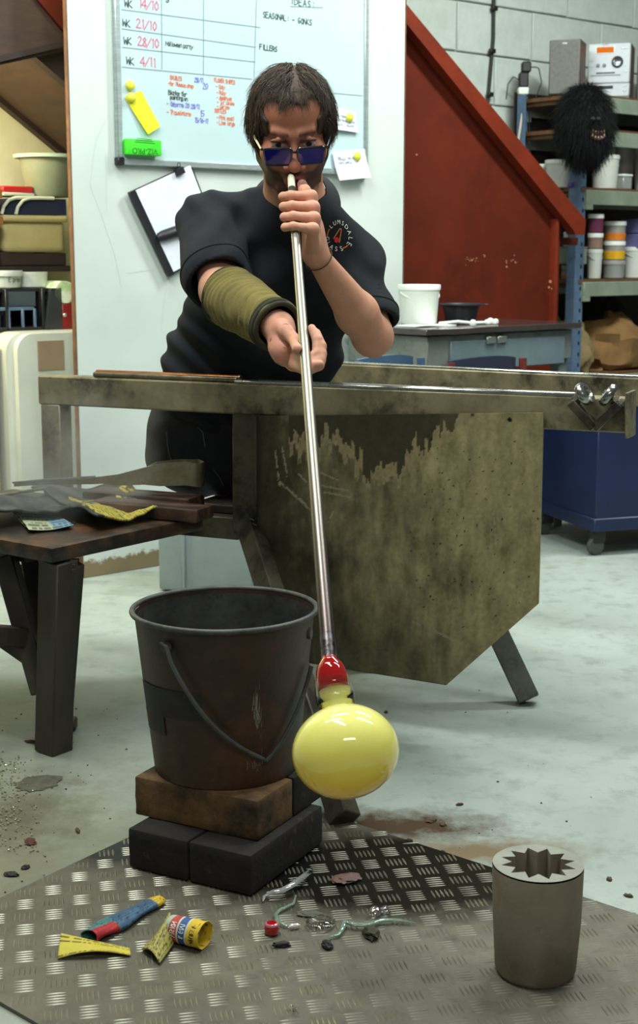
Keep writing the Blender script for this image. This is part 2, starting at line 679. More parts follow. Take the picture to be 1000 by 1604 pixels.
# things stuck to the board
M_YEL = mat('yellow_magnet_plastic', srgb(224, 222, 70), None, rough=0.35)
M_PAPER = mat('white_paper', srgb(228, 233, 240), srgb(218, 224, 234), 8, 0.85)


def magnet(px, py, label, off=0.016):
    a, z = PB(px, py, PB_ - off)
    mb = MB()
    mb.lathe([(0, 0), (0.0150, 0), (0.0165, .003), (0.0160, .008), (0.012, .013), (0.006, .0155), (0, .016)], 20)
    rt = Matrix(((AX.x, 0, -BX.x), (AX.y, 0, -BX.y), (0, 1, 0))).to_euler()
    o = mb.build('round_magnet', M_YEL, None, loc=WB(a, PB_ - off, z), rot=rt)
    return tag(o, label, 'magnet', 'yellow round magnets on the whiteboard')


magnet(203, 134, 'yellow round magnet alone above the yellow sticky strip on the whiteboard')
magnet(205, 153, 'yellow round magnet pinning the yellow strip to the whiteboard', 0.020)
magnet(547, 184, 'yellow round magnet on the white note beside the man\'s hair', 0.020)
magnet(559, 245, 'yellow round magnet on the white note at the board\'s bottom corner', 0.024)


def sheet(name, corners, off, mat_, label, cat, curl=0.0, lines=None, group=None):
    """paper held on the board: four pixel corners clockwise from top left, carried onto its plane"""
    c = [PB(x, y, PB_ - off) for x, y in corners]
    base = WB(c[0][0], PB_ - off, c[0][1])
    MM = MPT(off)

    def fn(u, v):
        a = (c[0][0] * (1 - u) + c[1][0] * u) * (1 - v) + (c[3][0] * (1 - u) + c[2][0] * u) * v
        z = (c[0][1] * (1 - u) + c[1][1] * u) * (1 - v) + (c[3][1] * (1 - u) + c[2][1] * u) * v
        return MM @ Vector((a, z, curl * v * v + 0.002 * math.sin(u * 5)))
    if lines is None:
        o = MB().grid(fn, 6, 8, 0.0008).build(name, mat_, None, loc=base, world=True, ang=60)
        return tag(o, label, cat, group), fn
    t = thing(name, label, cat, base, 0, group)
    MB().grid(fn, 6, 8, 0.0008).build('paper', mat_, t, world=True, ang=60)
    return t, fn


M_NOTE = mat('yellow_note_paper', srgb(230, 226, 40), srgb(218, 212, 34), 10, 0.8)
sheet('sticky_strip', [(195, 152), (222, 142), (249, 198), (229, 211)], 0.0165, M_NOTE, 'yellow paper strip hanging askew on the whiteboard under a magnet', 'note', 0.012)
t_, fn_ = sheet('paper_note', [(515, 166), (558, 175), (560, 208), (516, 202)], 0.0165, M_PAPER, 'white note on the whiteboard next to the man\'s hair', 'note', 0.01, lines=True)
mb = MB()
for k, tt in enumerate(('order', 'glass ball', 'for shop')):
    handwrite(mb, tt, 0.25, 0.30 + 0.2 * k, 0.13, lambda u, v: fn_(u, v) - BX * 0.0015, 0.02, 1)
mb.build('scribble', INK['l'], t_, world=True)
t_, fn_ = sheet('paper_note', [(521, 237), (572, 233), (577, 278), (527, 283)], 0.022, M_PAPER, 'white note hanging over the whiteboard\'s bottom right corner', 'note', 0.02, lines=True)
mb = MB()
for k, tt in enumerate(('gift order', 'collect')):
    handwrite(mb, tt, 0.12, 0.25 + 0.14 * k, 0.1, lambda u, v: fn_(u, v) - BX * 0.0015, 0.018, 1)
mb.build('scribble', INK['l'], t_, world=True)
# green eraser
e0 = PB(195, 217, PB_ - 0.03)
e1 = PB(250, 245, PB_ - 0.03)
ec = WB((e0[0] + e1[0]) / 2, PB_ - 0.016, (e0[1] + e1[1]) / 2)
er = thing('board_eraser', 'bright green board eraser stuck on the whiteboard\'s lower left', 'eraser', ec)
ME = MPN.copy()
ME.translation = ec
ew, eh = abs(e1[0] - e0[0]), abs(e0[1] - e1[1])
MB().box((0, 0, 0.016), (ew, eh, 0.028), ME, 0.006, 2).build('eraser_body', mat('green_eraser', srgb(66, 222, 40), srgb(58, 208, 36), 30, 0.6), er, world=True)
mb = MB()
printed(mb, 'VIZ-PRO', 0.027, lambda u, v: ME @ Vector((-u, -v - 0.012, 0.0306)))
for k in range(3):
    ribbon(mb, [(-0.04 + .004 * k, 0.020 + 0.006 * k), (0.042 - .006 * k, 0.018 + 0.006 * k)], 0.002, lambda u, v: ME @ Vector((u, v - .004, 0.0306)))
mb.build('lettering', mat('ink_dark_green', srgb(26, 84, 26), rough=0.6), er, world=True)

# ------------------------------------------------------------------ pad clipped under the board
pc = [PB(x, y, PB_ - 0.012) for x, y in ((202, 302), (296, 259), (345, 385), (263, 431))]
pd = thing('clipboard', 'ruled white pad on a black clipboard hanging below the whiteboard', 'clipboard', WB(pc[0][0], PB_ - 0.012, pc[0][1]))
MD = MPT(0.012)


def fpd(u, v, h=0.0):
    a = (pc[0][0] * (1 - u) + pc[1][0] * u) * (1 - v) + (pc[3][0] * (1 - u) + pc[2][0] * u) * v
    z = (pc[0][1] * (1 - u) + pc[1][1] * u) * (1 - v) + (pc[3][1] * (1 - u) + pc[2][1] * u) * v
    return MD @ Vector((a, z, h))


MB().grid(lambda u, v: fpd(-0.02 + u * 1.04, -0.01 + 1.02 * v, 0.0), 2, 2, 0.008).build('backing_board', M_BLACKP, pd, world=True)
MB().grid(lambda u, v: fpd(0.07 + u * 0.92, v * 0.99, 0.006), 2, 2, 0.006).build('ruled_paper', M_PAPER, pd, world=True)
MB().grid(lambda u, v: fpd(-0.02 + u * 0.09, -0.01 + 1.02 * v, 0.008), 2, 2, 0.008).build('binding_strip', M_BLACKP, pd, world=True)
mb = MB()
for k in range(26):
    ribbon(mb, [(0.10, 0.06 + k * 0.035), (0.97, 0.06 + k * 0.035)], 0.004, lambda u, v: fpd(u, v, 0.0068))
mb.build('ruled_lines', mat('ruled_line', srgb(176, 184, 205), rough=0.8), pd, world=True)
bc = PB(279, 268, PB_ - 0.02)
cl = thing('binder_clip', 'black binder clip holding the pad to the whiteboard frame', 'clip', WB(bc[0], PB_ - 0.02, bc[1]))
MC = MPN.copy()
MC.translation = WB(bc[0], PB_ - 0.02, bc[1])
MC = MC @ Matrix.Rotation(0.35, 4, 'Z')
MB().prism([(-.018, -.012), (.018, -.012), (.016, .010), (-.016, .010)], 0.016, MC).build('clip_body', M_BLACKP, cl, world=True)
MB().tube([(-.006, .008, .012), (-.007, .024, .018), (-.002, .030, .02), (.005, .026, .018), (.006, .008, .012)], 0.0014, 6, True, MC).build('wire_arm', M_BLACKP, cl, world=True)
k0 = PB(246, 373, PB_ - 0.03)
k1 = PB(330, 345, PB_ - 0.03)
mk = MB()
m0 = WB(k0[0], PB_ - 0.028, k0[1])
m1 = WB(k1[0], PB_ - 0.028, k1[1])
mk.tube([m0.lerp(m1, t) for t in (0, .04, .12, .3, .7, 1)], [0.006, .015, .019, .020, .021, .02], 14, True, None, None)
o = mk.build('knife_sheath', M_BLACKP, None, loc=m0, world=True)
tag(o, 'black rounded sheath lying across the ruled pad beside the man\'s sleeve', 'sheath')

# ------------------------------------------------------------------ red staircase
M_RED = mat('oxide_red_paint', srgb(96, 33, 15), srgb(80, 27, 13), 3, 0.6, bump=0.15, bscale=60, spec=.2, dirt=srgb(64, 21, 11), dscale=2.2, dlo=0.5, dhi=0.75)
M_RED2 = mat('oxide_red_edge', srgb(116, 40, 18), srgb(100, 34, 16), 9, 0.55, bump=0.1, spec=.25)
sb = 4.36
MS = MPT(0.0, sb)
st = thing('staircase', 'rust red painted staircase side with sloping stringer behind the white partition', 'staircase', WB(4.9, sb + .3, 0))
s0, s1, = PB(637, 25, sb), PB(905, 345, sb)
dd = Vector((s1[0] - s0[0], s1[1] - s0[1]))
dd.normalize()
nn = Vector((-dd.y, dd.x))
up0 = Vector((s0[0], s0[1])) - dd * 0.9
w0 = 0.11
PR_ = PB(879, 420, sb)[0]
PC_ = PB(866, 420, sb)[0]
q = [up0, Vector(s1), Vector(s1) - Vector((0, .08)), Vector(s1) - nn * 0.0 - dd * 0.07 - Vector((0, .075)), up0 - nn * w0]
MB().prism([tuple(up0), tuple(s1), (s1[0] - 0.005, s1[1] - 0.065), (s1[0] - .07, s1[1] - 0.065), (s1[0] - .085, s1[1] - 0.045), tuple(up0 - nn * 0.040)], 0.05, MPT(0.0, sb)).build('stringer', M_RED2, st, world=True)
for k in range(1):
    pass
MB().prism([tuple(up0 - nn * .03), tuple(Vector(s1) - nn * .03 - dd * .09), (PR_, 1.16), (PR_, 0.0), (3.6, 0.0)], 0.03, MPT(-0.04, sb)).build('side_panel', M_RED, st, world=True)
MB().box((PC_, 0.63, 0.004), (0.02, 1.26, 0.045), MS, 0.006, 2).build('corner_post', M_RED2, st, world=True)
for k in range(9):
    f = 0.02 + k * 0.135
    c = Vector(s1).lerp(up0, f) + Vector((0, -0.12))
    MB().box((c.x, c.y, -0.30), (0.24, 0.035, 0.48), MS, 0.004).build('tread', M_RED, st, world=True)
MB().prism([tuple(up0), tuple(s1), (s1[0] - 0.01, s1[1] - 0.07), (s1[0] - .075, s1[1] - 0.07), tuple(up0 - nn * 0.17)], 0.04, MPT(-0.54, sb)).build('stringer', M_RED2, st, world=True)
mb = MB()
rr = random.Random(4)
for k in range(26):
    px = rr.choice([rr.uniform(730, 768), rr.uniform(788, 818)])
    a, z = PB(px, 407 + rr.gauss(0, 4), sb - .002)
    s = rr.uniform(.0015, .005)
    mb.add([MS @ Vector((a + s * math.cos(t) * rr.uniform(.7, 1.5), z + s * math.sin(t), -.0092)) for t in (0, 1.2, 2.5, 3.7, 5)], [[0, 1, 2, 3, 4]])
for (px, py, s) in ((656, 242, .006), (862, 441, .011), (860, 450, .008), (797, 418, .007), (864, 452, .005)):
    a, z = PB(px, py, sb - .03 if px > 850 else sb - .002)
    mb.add([MS @ Vector((a + s * math.cos(t), z + s * .7 * math.sin(t), 0.0318 if px > 850 else -.0092)) for t in (0, 1.2, 2.5, 3.7, 5)], [[0, 1, 2, 3, 4]])
mb.build('paint_chip', mat('paint_chip', srgb(170, 118, 92), rough=0.8), st, world=True)['kind'] = 'stuff'

# dark underside of the upper flight, top left
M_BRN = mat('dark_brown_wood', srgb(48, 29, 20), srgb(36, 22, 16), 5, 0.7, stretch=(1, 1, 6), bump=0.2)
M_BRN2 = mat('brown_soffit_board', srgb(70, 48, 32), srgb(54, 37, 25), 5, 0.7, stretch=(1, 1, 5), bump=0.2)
uf = thing('upper_flight', 'dark underside of the brown stairs above the cluttered shelf', 'staircase', WB(2.4, 4.6, 1.5))
ub = 4.42
u0, u1 = PB(-40, 131, 4.92), PB(130, 271, 4.92)
du = (Vector(u1) - Vector(u0)).normalized()
nu_ = Vector((-du.y, du.x))
U = lambda s, t: tuple(Vector(u0) + du * s + nu_ * t)
MU = MPT(0.0, ub)
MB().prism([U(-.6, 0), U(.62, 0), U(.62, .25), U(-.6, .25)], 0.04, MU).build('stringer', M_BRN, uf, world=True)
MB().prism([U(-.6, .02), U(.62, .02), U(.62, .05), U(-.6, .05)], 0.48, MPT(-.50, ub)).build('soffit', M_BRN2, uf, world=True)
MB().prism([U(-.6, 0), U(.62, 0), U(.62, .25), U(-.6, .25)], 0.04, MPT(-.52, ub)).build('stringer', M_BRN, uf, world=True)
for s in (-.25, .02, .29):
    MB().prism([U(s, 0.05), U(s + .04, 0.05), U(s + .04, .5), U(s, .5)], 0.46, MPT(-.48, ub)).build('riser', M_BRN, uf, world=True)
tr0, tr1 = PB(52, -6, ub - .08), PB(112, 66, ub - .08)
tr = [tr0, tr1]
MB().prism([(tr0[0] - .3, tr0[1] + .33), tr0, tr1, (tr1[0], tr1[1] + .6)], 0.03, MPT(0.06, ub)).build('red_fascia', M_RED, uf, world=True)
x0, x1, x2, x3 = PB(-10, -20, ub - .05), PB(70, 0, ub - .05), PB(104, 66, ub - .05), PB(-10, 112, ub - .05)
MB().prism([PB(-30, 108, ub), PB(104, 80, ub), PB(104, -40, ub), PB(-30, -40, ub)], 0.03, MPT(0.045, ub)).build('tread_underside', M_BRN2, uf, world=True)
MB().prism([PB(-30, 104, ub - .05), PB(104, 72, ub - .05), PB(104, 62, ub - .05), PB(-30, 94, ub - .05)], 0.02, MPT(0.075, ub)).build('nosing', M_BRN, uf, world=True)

# ------------------------------------------------------------------ storage shelving on the right
M_POST = mat('blue_grey_post', srgb(92, 116, 142), srgb(78, 100, 126), 14, 0.5, dirt=srgb(60, 70, 84), dscale=30)
M_BEAM = mat('sage_beam', srgb(140, 152, 134), srgb(124, 136, 118), 8, 0.5)
M_PLY = mat('plywood_shelf', srgb(110, 78, 46), srgb(86, 58, 32), 12, 0.75, stretch=(3, 1, 1))
M_TUB = mat('white_tub_plastic', srgb(216, 220, 212), srgb(204, 208, 198), 8, 0.4)
M_TUBW = mat('bright_white_plastic', srgb(236, 240, 232), srgb(226, 232, 222), 8, 0.4)
SA0, SB0, SB1 = 5.405, 4.52, 4.90
SHZ = [1.845, 1.69, 1.416, 0.985, 0.53]
sh = thing('shelving_unit', 'blue grey slotted steel shelving with sage beams against the block wall', 'shelves', WB(6.0, 4.7, 0))
RA = Matrix.Rotation(A40, 4, 'Z')
for (a, b) in ((SA0, SB0), (SA0, SB1), (6.75, SB0), (6.75, SB1)):
    m = MB()
    m.box((a, b, 0.932), (0.062, 0.012, 1.864), RA)
    m.box((a - 0.028, b + (0.02 if b < 4.7 else -0.02), 0.932), (0.008, 0.05, 1.864), RA)
    p = m.build('post', M_POST, sh, world=True)
    m = MB()
    for k in range(34):
        m.box((a + 0.012, b - 0.0062, 0.06 + k * 0.052), (0.010, 0.003, 0.016), RA)
    m.build('slot', M_BLACKP, p, world=True)
MB().box((6.08, SB1 + .03, 1.2), (1.40, .008, 1.36), RA).build('dark_backing', mat('shelf_shade', srgb(44, 36, 28), srgb(34, 28, 22), 6, .8), sh, world=True)  # added dark sheet standing in for the shade between the shelves
for z in SHZ:
    MB().box((6.08, (SB0 + SB1) / 2, z - 0.009), (1.36, SB1 - SB0 + .02, 0.018), RA).build('shelf_board', M_PLY, sh, world=True)
    for b in (SB0 - .012, SB1 + .012):
        mb = MB()
        mb.box((6.08, b, z - 0.045), (1.31, 0.02, 0.068), RA, 0.002)
        mb.box((SA0 + .045, b, z - 0.088), (0.05, 0.02, 0.03), RA, 0.002)
        mb.build('shelf_beam', M_BEAM, sh, world=True)
    MB().box((SA0 + .02, 4.71, z - 0.024), (0.02, 0.36, 0.03), RA, 0.002).build('shelf_beam', M_PLY, sh, world=True)


def tub(label, loc, r, h, mat_=None, lid=True, handle=False, group='plastic tubs on the storage shelves', taper=0.86, fill=None, name='lidded_tub', cat='tub', sidepanel=None, hm=None, lidm=None):
    t = thing(name, label, cat, loc, 0.4, group)
    mat_ = mat_ or M_TUB
    hh = h - (0.012 if lid else 0)
    MB().lathe([(0, 0), (r * taper - .004, 0), (r * taper, .004), (r * .97, hh * .86), (r * .985, hh * .88), (r * .985, hh * .96), (r, hh), (r * .95, hh), (r * .93, hh * .94), (r * taper * .95, .008), (0, .008)], 28).build('body', mat_, t)
    if lid:
        MB().lathe([(0, hh - .003), (r * .9, hh - .003), (r * 1.03, hh - .008), (r * 1.04, h - .003), (r * 1.02, h), (r * .9, h - .002), (r * .88, h - .006), (0, h - .006)], 28).build('lid', lidm or mat_, t)
    if handle:
        pts = [(r * 1.0 * math.cos(a), -r * 1.05 * abs(math.sin(a)) * .75 - .002, hh * .88 - abs(math.sin(a)) * h * .22) for a in [PI * k / 12 for k in range(13)]]
        MB().tube(pts, 0.0028, 6).build('handle', hm or mat_, t)
    if fill is not None:
        MB().lathe([(r * taper * .97, .004), (r * taper * 1.012, .006), (r * (taper + .1 * fill) * 1.012, hh * fill * .9), (r * (taper + .1 * fill) * .97, hh * fill * .92)], 24).build('contents', sidepanel, t)
    return t


def at_b(px, b, z):
    """the point over pixel column px on the plane b, at height z"""
    lo, hi = -400, 1600
    for _ in range(40):
        mid = (lo + hi) / 2
        if RP(px, mid, BX * b, BX).z > z:
            lo = mid
        else:
            hi = mid
    p = RP(px, mid, BX * b, BX)
    return Vector((p.x, p.y, z))


def tub_px(label, x0, x1, yt, yb, b, z, **k):
    p = at_b((x0 + x1) / 2, b, z)
    s = p.y * 0.985 / FPX
    return tub(label, p, (x1 - x0) / 2 * s * 1.0, (yb - yt) * s * 0.985, **k)


def clear(name, c, rough=0.15):
    t = NT(name)
    t.set(col=c, rough=rough, trans=0.55, ior=1.3)
    return t.m


M_CLR = mat('clear_tub_plastic', srgb(168, 162, 152), srgb(150, 146, 138), 20, .25)
M_ORG = mat('orange_powder', srgb(222, 126, 30), srgb(204, 108, 22), 40, 0.9)
M_YLW = mat('yellow_powder', srgb(228, 176, 24), srgb(214, 160, 18), 40, 0.9)
M_PUR = mat('purple_powder', srgb(104, 44, 74), srgb(92, 36, 64), 40, 0.9)
M_PNK = mat('pink_grey_powder', srgb(150, 120, 110), srgb(140, 108, 96), 40, 0.9)
z3 = SHZ[2] + .001
tub_px('wide white tub with lid on the third shelf under the gorilla mask', 854, 903, 248, 291, 4.66, z3)
tub_px('narrow white tub behind the red stair edge on the third shelf', 838, 855, 253, 291, 4.78, z3, handle=False)
tub_px('white tub with drooping handle on the third shelf right of the post', 926, 969, 240, 292, 4.60, z3, handle=True, hm=M_BEAM)
tub_px('tall white tub with lid at the back of the third shelf', 960, 992, 217, 292, 4.80, z3, taper=.9)
tub_px('slim white tub behind the tub with drooping handle', 944, 962, 225, 292, 4.80, z3, taper=.92)
tub_px('white tub at the frame\'s right edge on the third shelf', 992, 1034, 216, 292, 4.66, z3)
p = at_b(977, 4.57, z3)
bx = thing('clear_box', 'small grey see-through box with white lid on the third shelf', 'box', p, A40)
MB().box((0, 0, .032), (.066, .05, .062), None, .004).build('body', mat('grey_clear_plastic', srgb(150, 154, 150), rough=.2), bx)
MB().box((0, 0, .068), (.074, .056, .012), None, .003).build('lid', M_TUBW, bx)
p = at_b(896, 4.55, z3)
tag(MB().box((0, 0, .011), (.032, .03, .021), None, .003).build('pot', mat('violet_plastic', srgb(92, 62, 140), rough=.5), None, loc=p, rot=(0, 0, .5)), 'tiny violet pot at the front of the third shelf beside the post', 'pot')
# fourth shelf: columns of jars
z4 = SHZ[3] + .001
kw = dict(group='jars of coloured glass powder on the fourth shelf', name='powder_jar', cat='jar')


def stack(px, w, b, rows):
    z = z4
    p = at_b(px, b, z)
    s = p.y * 0.985 / FPX
    for (label, hpx, k) in rows:
        tub(label, (p.x, p.y, z + .0005), w / 2 * s, hpx * s, **k)
        z += hpx * s + .001


stack(931, 24, 4.58, [('white tub with lid right of the blue post on the fourth shelf', 46, dict(handle=True, hm=M_BEAM)), ('pinkish jar with white lid between a white tub and the purple jar', 24, dict(mat_=M_PNK, lidm=M_TUBW, taper=.97, **kw)), ('dark purple jar with white lid, topmost beside the blue post', 29, dict(mat_=M_PUR, lidm=M_TUBW, taper=.97, **kw))])
stack(961, 34, 4.62, [('grey see-through tub with dark print at the base of the yellow jar\'s stack', 28, dict(mat_=mat('grey_clear_plastic', 0), lidm=M_CLR, taper=.95)), ('clear jar of bright yellow powder with white lid', 29, dict(mat_=M_CLR, lidm=M_TUBW, taper=.97, fill=.6, sidepanel=M_YLW, **kw)), ('clear jar of orange powder with white lid, topmost of its stack', 30, dict(mat_=M_CLR, lidm=M_TUBW, taper=.97, fill=.5, sidepanel=M_ORG, **kw))])
stack(995, 40, 4.62, [('white tub with wire handle under the lilac boxes on the fourth shelf', 48, dict(handle=True, hm=M_BEAM))])
p = at_b(999, 4.62, z4 + .148)
for k in range(2):
    bb = thing('lilac_box', 'lilac see-through drawer box %s at the frame edge' % ('directly on the white tub' if k == 0 else 'topmost on the white tub'), 'box', p + Vector((0, 0, .074 * k)), A40, 'lilac boxes stacked on the white tub')
    MB().box((0, 0, .036), (.13, .12, .070), None, .004).build('body', mat('lilac_plastic', srgb(128, 130, 178), srgb(112, 114, 166), 12, .25, trans=.3), bb)
    MB().box((-.03, -.062, .045), (.05, .008, .03), None, .003).build('latch', mat('lilac_plastic', 0), bb)
for (lab, x0, x1, yt, zz, m_) in (('white jar behind the stair end, on the sage box', 881, 900, 359, 1.066, None),):
    p = at_b(890, 4.62, z4)
    s = p.y * 0.985 / FPX
    tub('clear jar with orange layer behind the stair end on the fourth shelf', p, 11 * s, 22 * s, mat_=M_CLR, lidm=M_CLR, taper=.98, fill=.4, sidepanel=M_ORG, **kw)
    q = p + Vector((0, 0, 22 * s + .002))
    sb_ = thing('sage_box', 'flat sage green box between two jars behind the stair end', 'box', q, A40)
    MB().box((.02, 0, .040), (.12, .10, .078), None, .004).build('body', M_BEAM, sb_)
    MB().box((.02, 0, .082), (.124, .104, .006), None, .002).build('lid', M_BEAM, sb_)
    tub(lab, q + Vector((0, 0, .087)), 9 * s, 22 * s, mat_=M_TUBW, taper=.98, lid=False)


def sack(name, label, c, rx, ry, rz_, seed, m_, yaw=0.0, tilt=0.0):
    mb = MB()

    def fn(u, v):
        th, ph = 2 * PI * u, PI * (v - .5)
        n = Vector((math.cos(th) * math.cos(ph), math.sin(th) * math.cos(ph), math.sin(ph)))
        w = 1 + 0.34 * mnoise.noise(n * 2.0 + Vector((seed, 0, 0))) + 0.20 * mnoise.noise(n * 4.5 + Vector((seed, 3, 0)))
        z = n.z * rz_ * w
        return Vector((n.x * rx * w, n.y * ry * w, max(z, -rz_ * .55)))
    mb.grid(fn, 28, 18)
    b = mb.build(name, m_, None, loc=Vector(c) + Vector((0, 0, rz_ * .55)), rot=(tilt, 0, yaw))
    return b


M_CANV = mat('tan_canvas', srgb(138, 104, 62), srgb(112, 80, 44), 6, .9, bump=.5, bscale=40)
M_CANV2 = mat('pale_canvas', srgb(150, 132, 92), srgb(126, 108, 72), 6, .9, bump=.5, bscale=40)
M_DCLO = mat('dark_cloth', srgb(30, 28, 26), srgb(22, 20, 19), 6, .95, bump=.5, bscale=40)
z5 = SHZ[4] + .001
tag(sack('canvas_sack', '', at_b(962, 4.66, z5), .23, .14, .17, 1, M_CANV, .35), 'tan canvas sack slumped on the bottom shelf right of the post', 'sack')
tag(sack('canvas_sack', '', at_b(1030, 4.55, z5), .16, .11, .10, 4, M_CANV, 0.9), 'tan canvas sack at the frame\'s right edge on the bottom shelf', 'sack')
tag(sack('canvas_bag', '', at_b(884, 4.66, z5 + .001), .12, .11, .17, 7, M_CANV2, .2), 'pale canvas bag behind the end of the desk on the bottom shelf', 'bag')
tag(sack('dark_cloth', '', at_b(945, 4.83, z5), .17, .06, .22, 11, M_DCLO, .6), 'black crumpled cloth behind the tan sacks on the bottom shelf', 'cloth')

# speaker and stereo on the top shelf
zt = SHZ[0] + .001
s7 = 6.98 * .985 / FPX
p = at_b(884, 4.66, zt)
spk = thing('loudspeaker', 'small grey fronted loudspeaker with wooden sides left of the stereo', 'speaker', p, -.34)
M_WOODV = mat('brown_veneer', srgb(86, 60, 42), srgb(70, 48, 34), 8, .5, stretch=(1, 1, .2))
sw, shh = .150, .255
MB().box((0, .07, shh / 2), (sw, .15, shh), None, .004).build('cabinet', M_WOODV, spk)
MB().box((0, -.010, shh / 2 + .002), (sw - .006, .014, shh - .008), None, .005).build('grille', mat('grey_speaker_cloth', srgb(122, 122, 118), srgb(108, 108, 104), 60, .9, bump=.4, bscale=300), spk)
MB().box((0, -.0178, shh - .018), (.022, .002, .006)).build('badge', M_ALU, spk)
hf = thing('stereo', 'silver mini stereo with orange display and round dial on the top shelf', 'stereo', at_b(953, 4.66, zt), -.30)
M_SILV = mat('silver_plastic', srgb(190, 195, 198), srgb(178, 183, 186), 10, .35, metal=.2)
hw, hh = .205, .270
MB().box((0, .10, hh / 2), (hw, .2, hh), None, .004).build('casing', M_WOODV, hf)
MB().box((0, -.004, hh * .645), (hw, .016, hh * .70), None, .005).build('tuner_front', M_SILV, hf)
MB().box((0, -.004, hh * .175), (hw, .016, hh * .24), None, .005).build('tape_front', M_SILV, hf)
MB().box((0, -.003, hh * .03), (hw, .014, hh * .05), None, .003).build('base_strip', mat('grey_plastic', srgb(120, 124, 128), rough=.4), hf)
MB().box((-.02, -.0125, hh * .875), (.096, .003, .036), None, .001).build('display_bezel', M_ALU, hf)
t = NT('orange_display')
t.set(col=srgb(60, 22, 2), rough=.4, spec=.1, emis=(1.0, .21, .004, 1), emiss=.75)
MB().box((-.02, -.0145, hh * .875), (.082, .002, .027), None, .0008).build('display', t.m, hf)
kn = MB().lathe([(0, 0), (.026, 0), (.026, .006), (.020, .012), (.006, .010), (0, .010)], 24, Matrix.Translation((.040, -.012, hh * .66)) @ Matrix.Rotation(PI / 2, 4, 'X')).build('dial', mat('dark_chrome', srgb(120, 124, 126), rough=.2, metal=.9), hf)
MB().lathe([(.024, .001), (.028, .001), (.028, .004), (.024, .004), (.024, .001)], 24, Matrix.Translation((.040, -.012, hh * .66)) @ Matrix.Rotation(PI / 2, 4, 'X')).build('dial_ring', M_BLACKP, hf)
for x in (-.052, -.022):
    MB().lathe([(0, 0), (.009, 0), (.008, .008), (0, .009)], 14, Matrix.Translation((x, -.012, hh * .61)) @ Matrix.Rotation(PI / 2, 4, 'X')).build('knob', mat('grey_plastic', 0), hf)
MB().box((-.015, -.0125, hh * .475), (.09, .003, .006)).build('disc_slot', M_BLACKP, hf)
MB().box((-.015, -.0125, hh * .435), (.145, .004, .004)).build('trim_line', mat('grey_plastic', 0), hf)
MB().box((-.02, -.0125, hh * .225), (.086, .003, .015)).build('tape_window', M_BLACKP, hf)
for (x, z) in ((.080, .90), (.080, .60), (.080, .50), (.080, .25), (.080, .16), (.065, .90), (-.085, .70), (-.085, .60)):
    MB().box((x, -.0125, hh * z), (.016, .004, .010), None, .0015).build('button', M_ALU, hf)
mb = MB()
printed(mb, 'SONY', .012, lambda u, v: Vector((u - .02, -.0132, hh * .965 + v)))
mb.build('maker_lettering', mat('grey_plastic', 0), hf)
spk2 = copy_tree(spk, at_b(1020, 4.72, zt), -.30, None, 'second loudspeaker, brown side showing right of the stereo')
# power adaptors and cable at the shelf's left end
p = at_b(839, 4.86, SHZ[0] + .10)
ad = thing('plug_adaptor', 'black plug adaptors in a white socket block above the shelf\'s left post', 'plug', WB(SA0 - .0, SB1 - .0, 1.866))
ap = WB(SA0, SB1, 1.945)
MB().box((0, 0, .018), (.05, .06, .034), None, .004).build('socket_block', M_TUBW, ad)
MB().box((0, -.005, .070), (.046, .055, .07), None, .006).build('adaptor', M_BLACKP, ad)
MB().box((.012, -.005, .130), (.046, .05, .05), None, .006).build('adaptor', M_BLACKP, ad)
MB().tube([(.0, -.02, .005), (-.004, -.035, -.08), (-.02, -.04, -.2), (-.03, -.04, -.36), (-.02, -.02, -.48)], .006, 8).build('white_cable', mat('cream_cable', srgb(196, 190, 172), rough=.5), ad)
MB().tube([(-.02, -.01, .07), (-.05, -.02, .085), (-.075, -.01, .05), (-.08, 0, -.02)], .003, 6).build('black_cable', M_BLACKP, ad)
MB().tube([(.03, -.01, .13), (.06, -.01, .13), (.075, 0, .125), (.09, .0, .06), (.05, 0, -.05)], .003, 6).build('black_cable', M_BLACKP, ad)
MB().tube([(.03, -.02, -.1), (.035, -.035, -.25), (.06, -.035, -.4), (.08, -.03, -.55)], .003, 6).build('black_cable', M_BLACKP, ad)
# wall conduit
c0, c1, c2, c3 = PB(773, -30, 5.0), PB(772, 60, 5.0), PB(766, 130, 5.0), PB(762, 175, 5.0)
wc = thing('wall_cable', 'dark cable clipped down the white block wall above the red stairs', 'cable', WB(c3[0], 4.99, c3[1] - .5))
pts = [WB(c[0], 4.995, c[1]) for c in (c0, c1, c2, c3)] + [WB(c3[0], 4.995, c3[1] - .5)]
MB().tube(pts, .009, 8).build('cable', mat('dark_green_cable', srgb(44, 50, 42), rough=.5), wc, world=True)
for y in (13, 80, 148):
    a, z = PB(773 - (y * .05), y, 4.99)
    MB().box((a + .006, 4.985, z), (.034, .022, .022), RA, .003).build('cable_clip', M_BLACKP, wc, world=True)


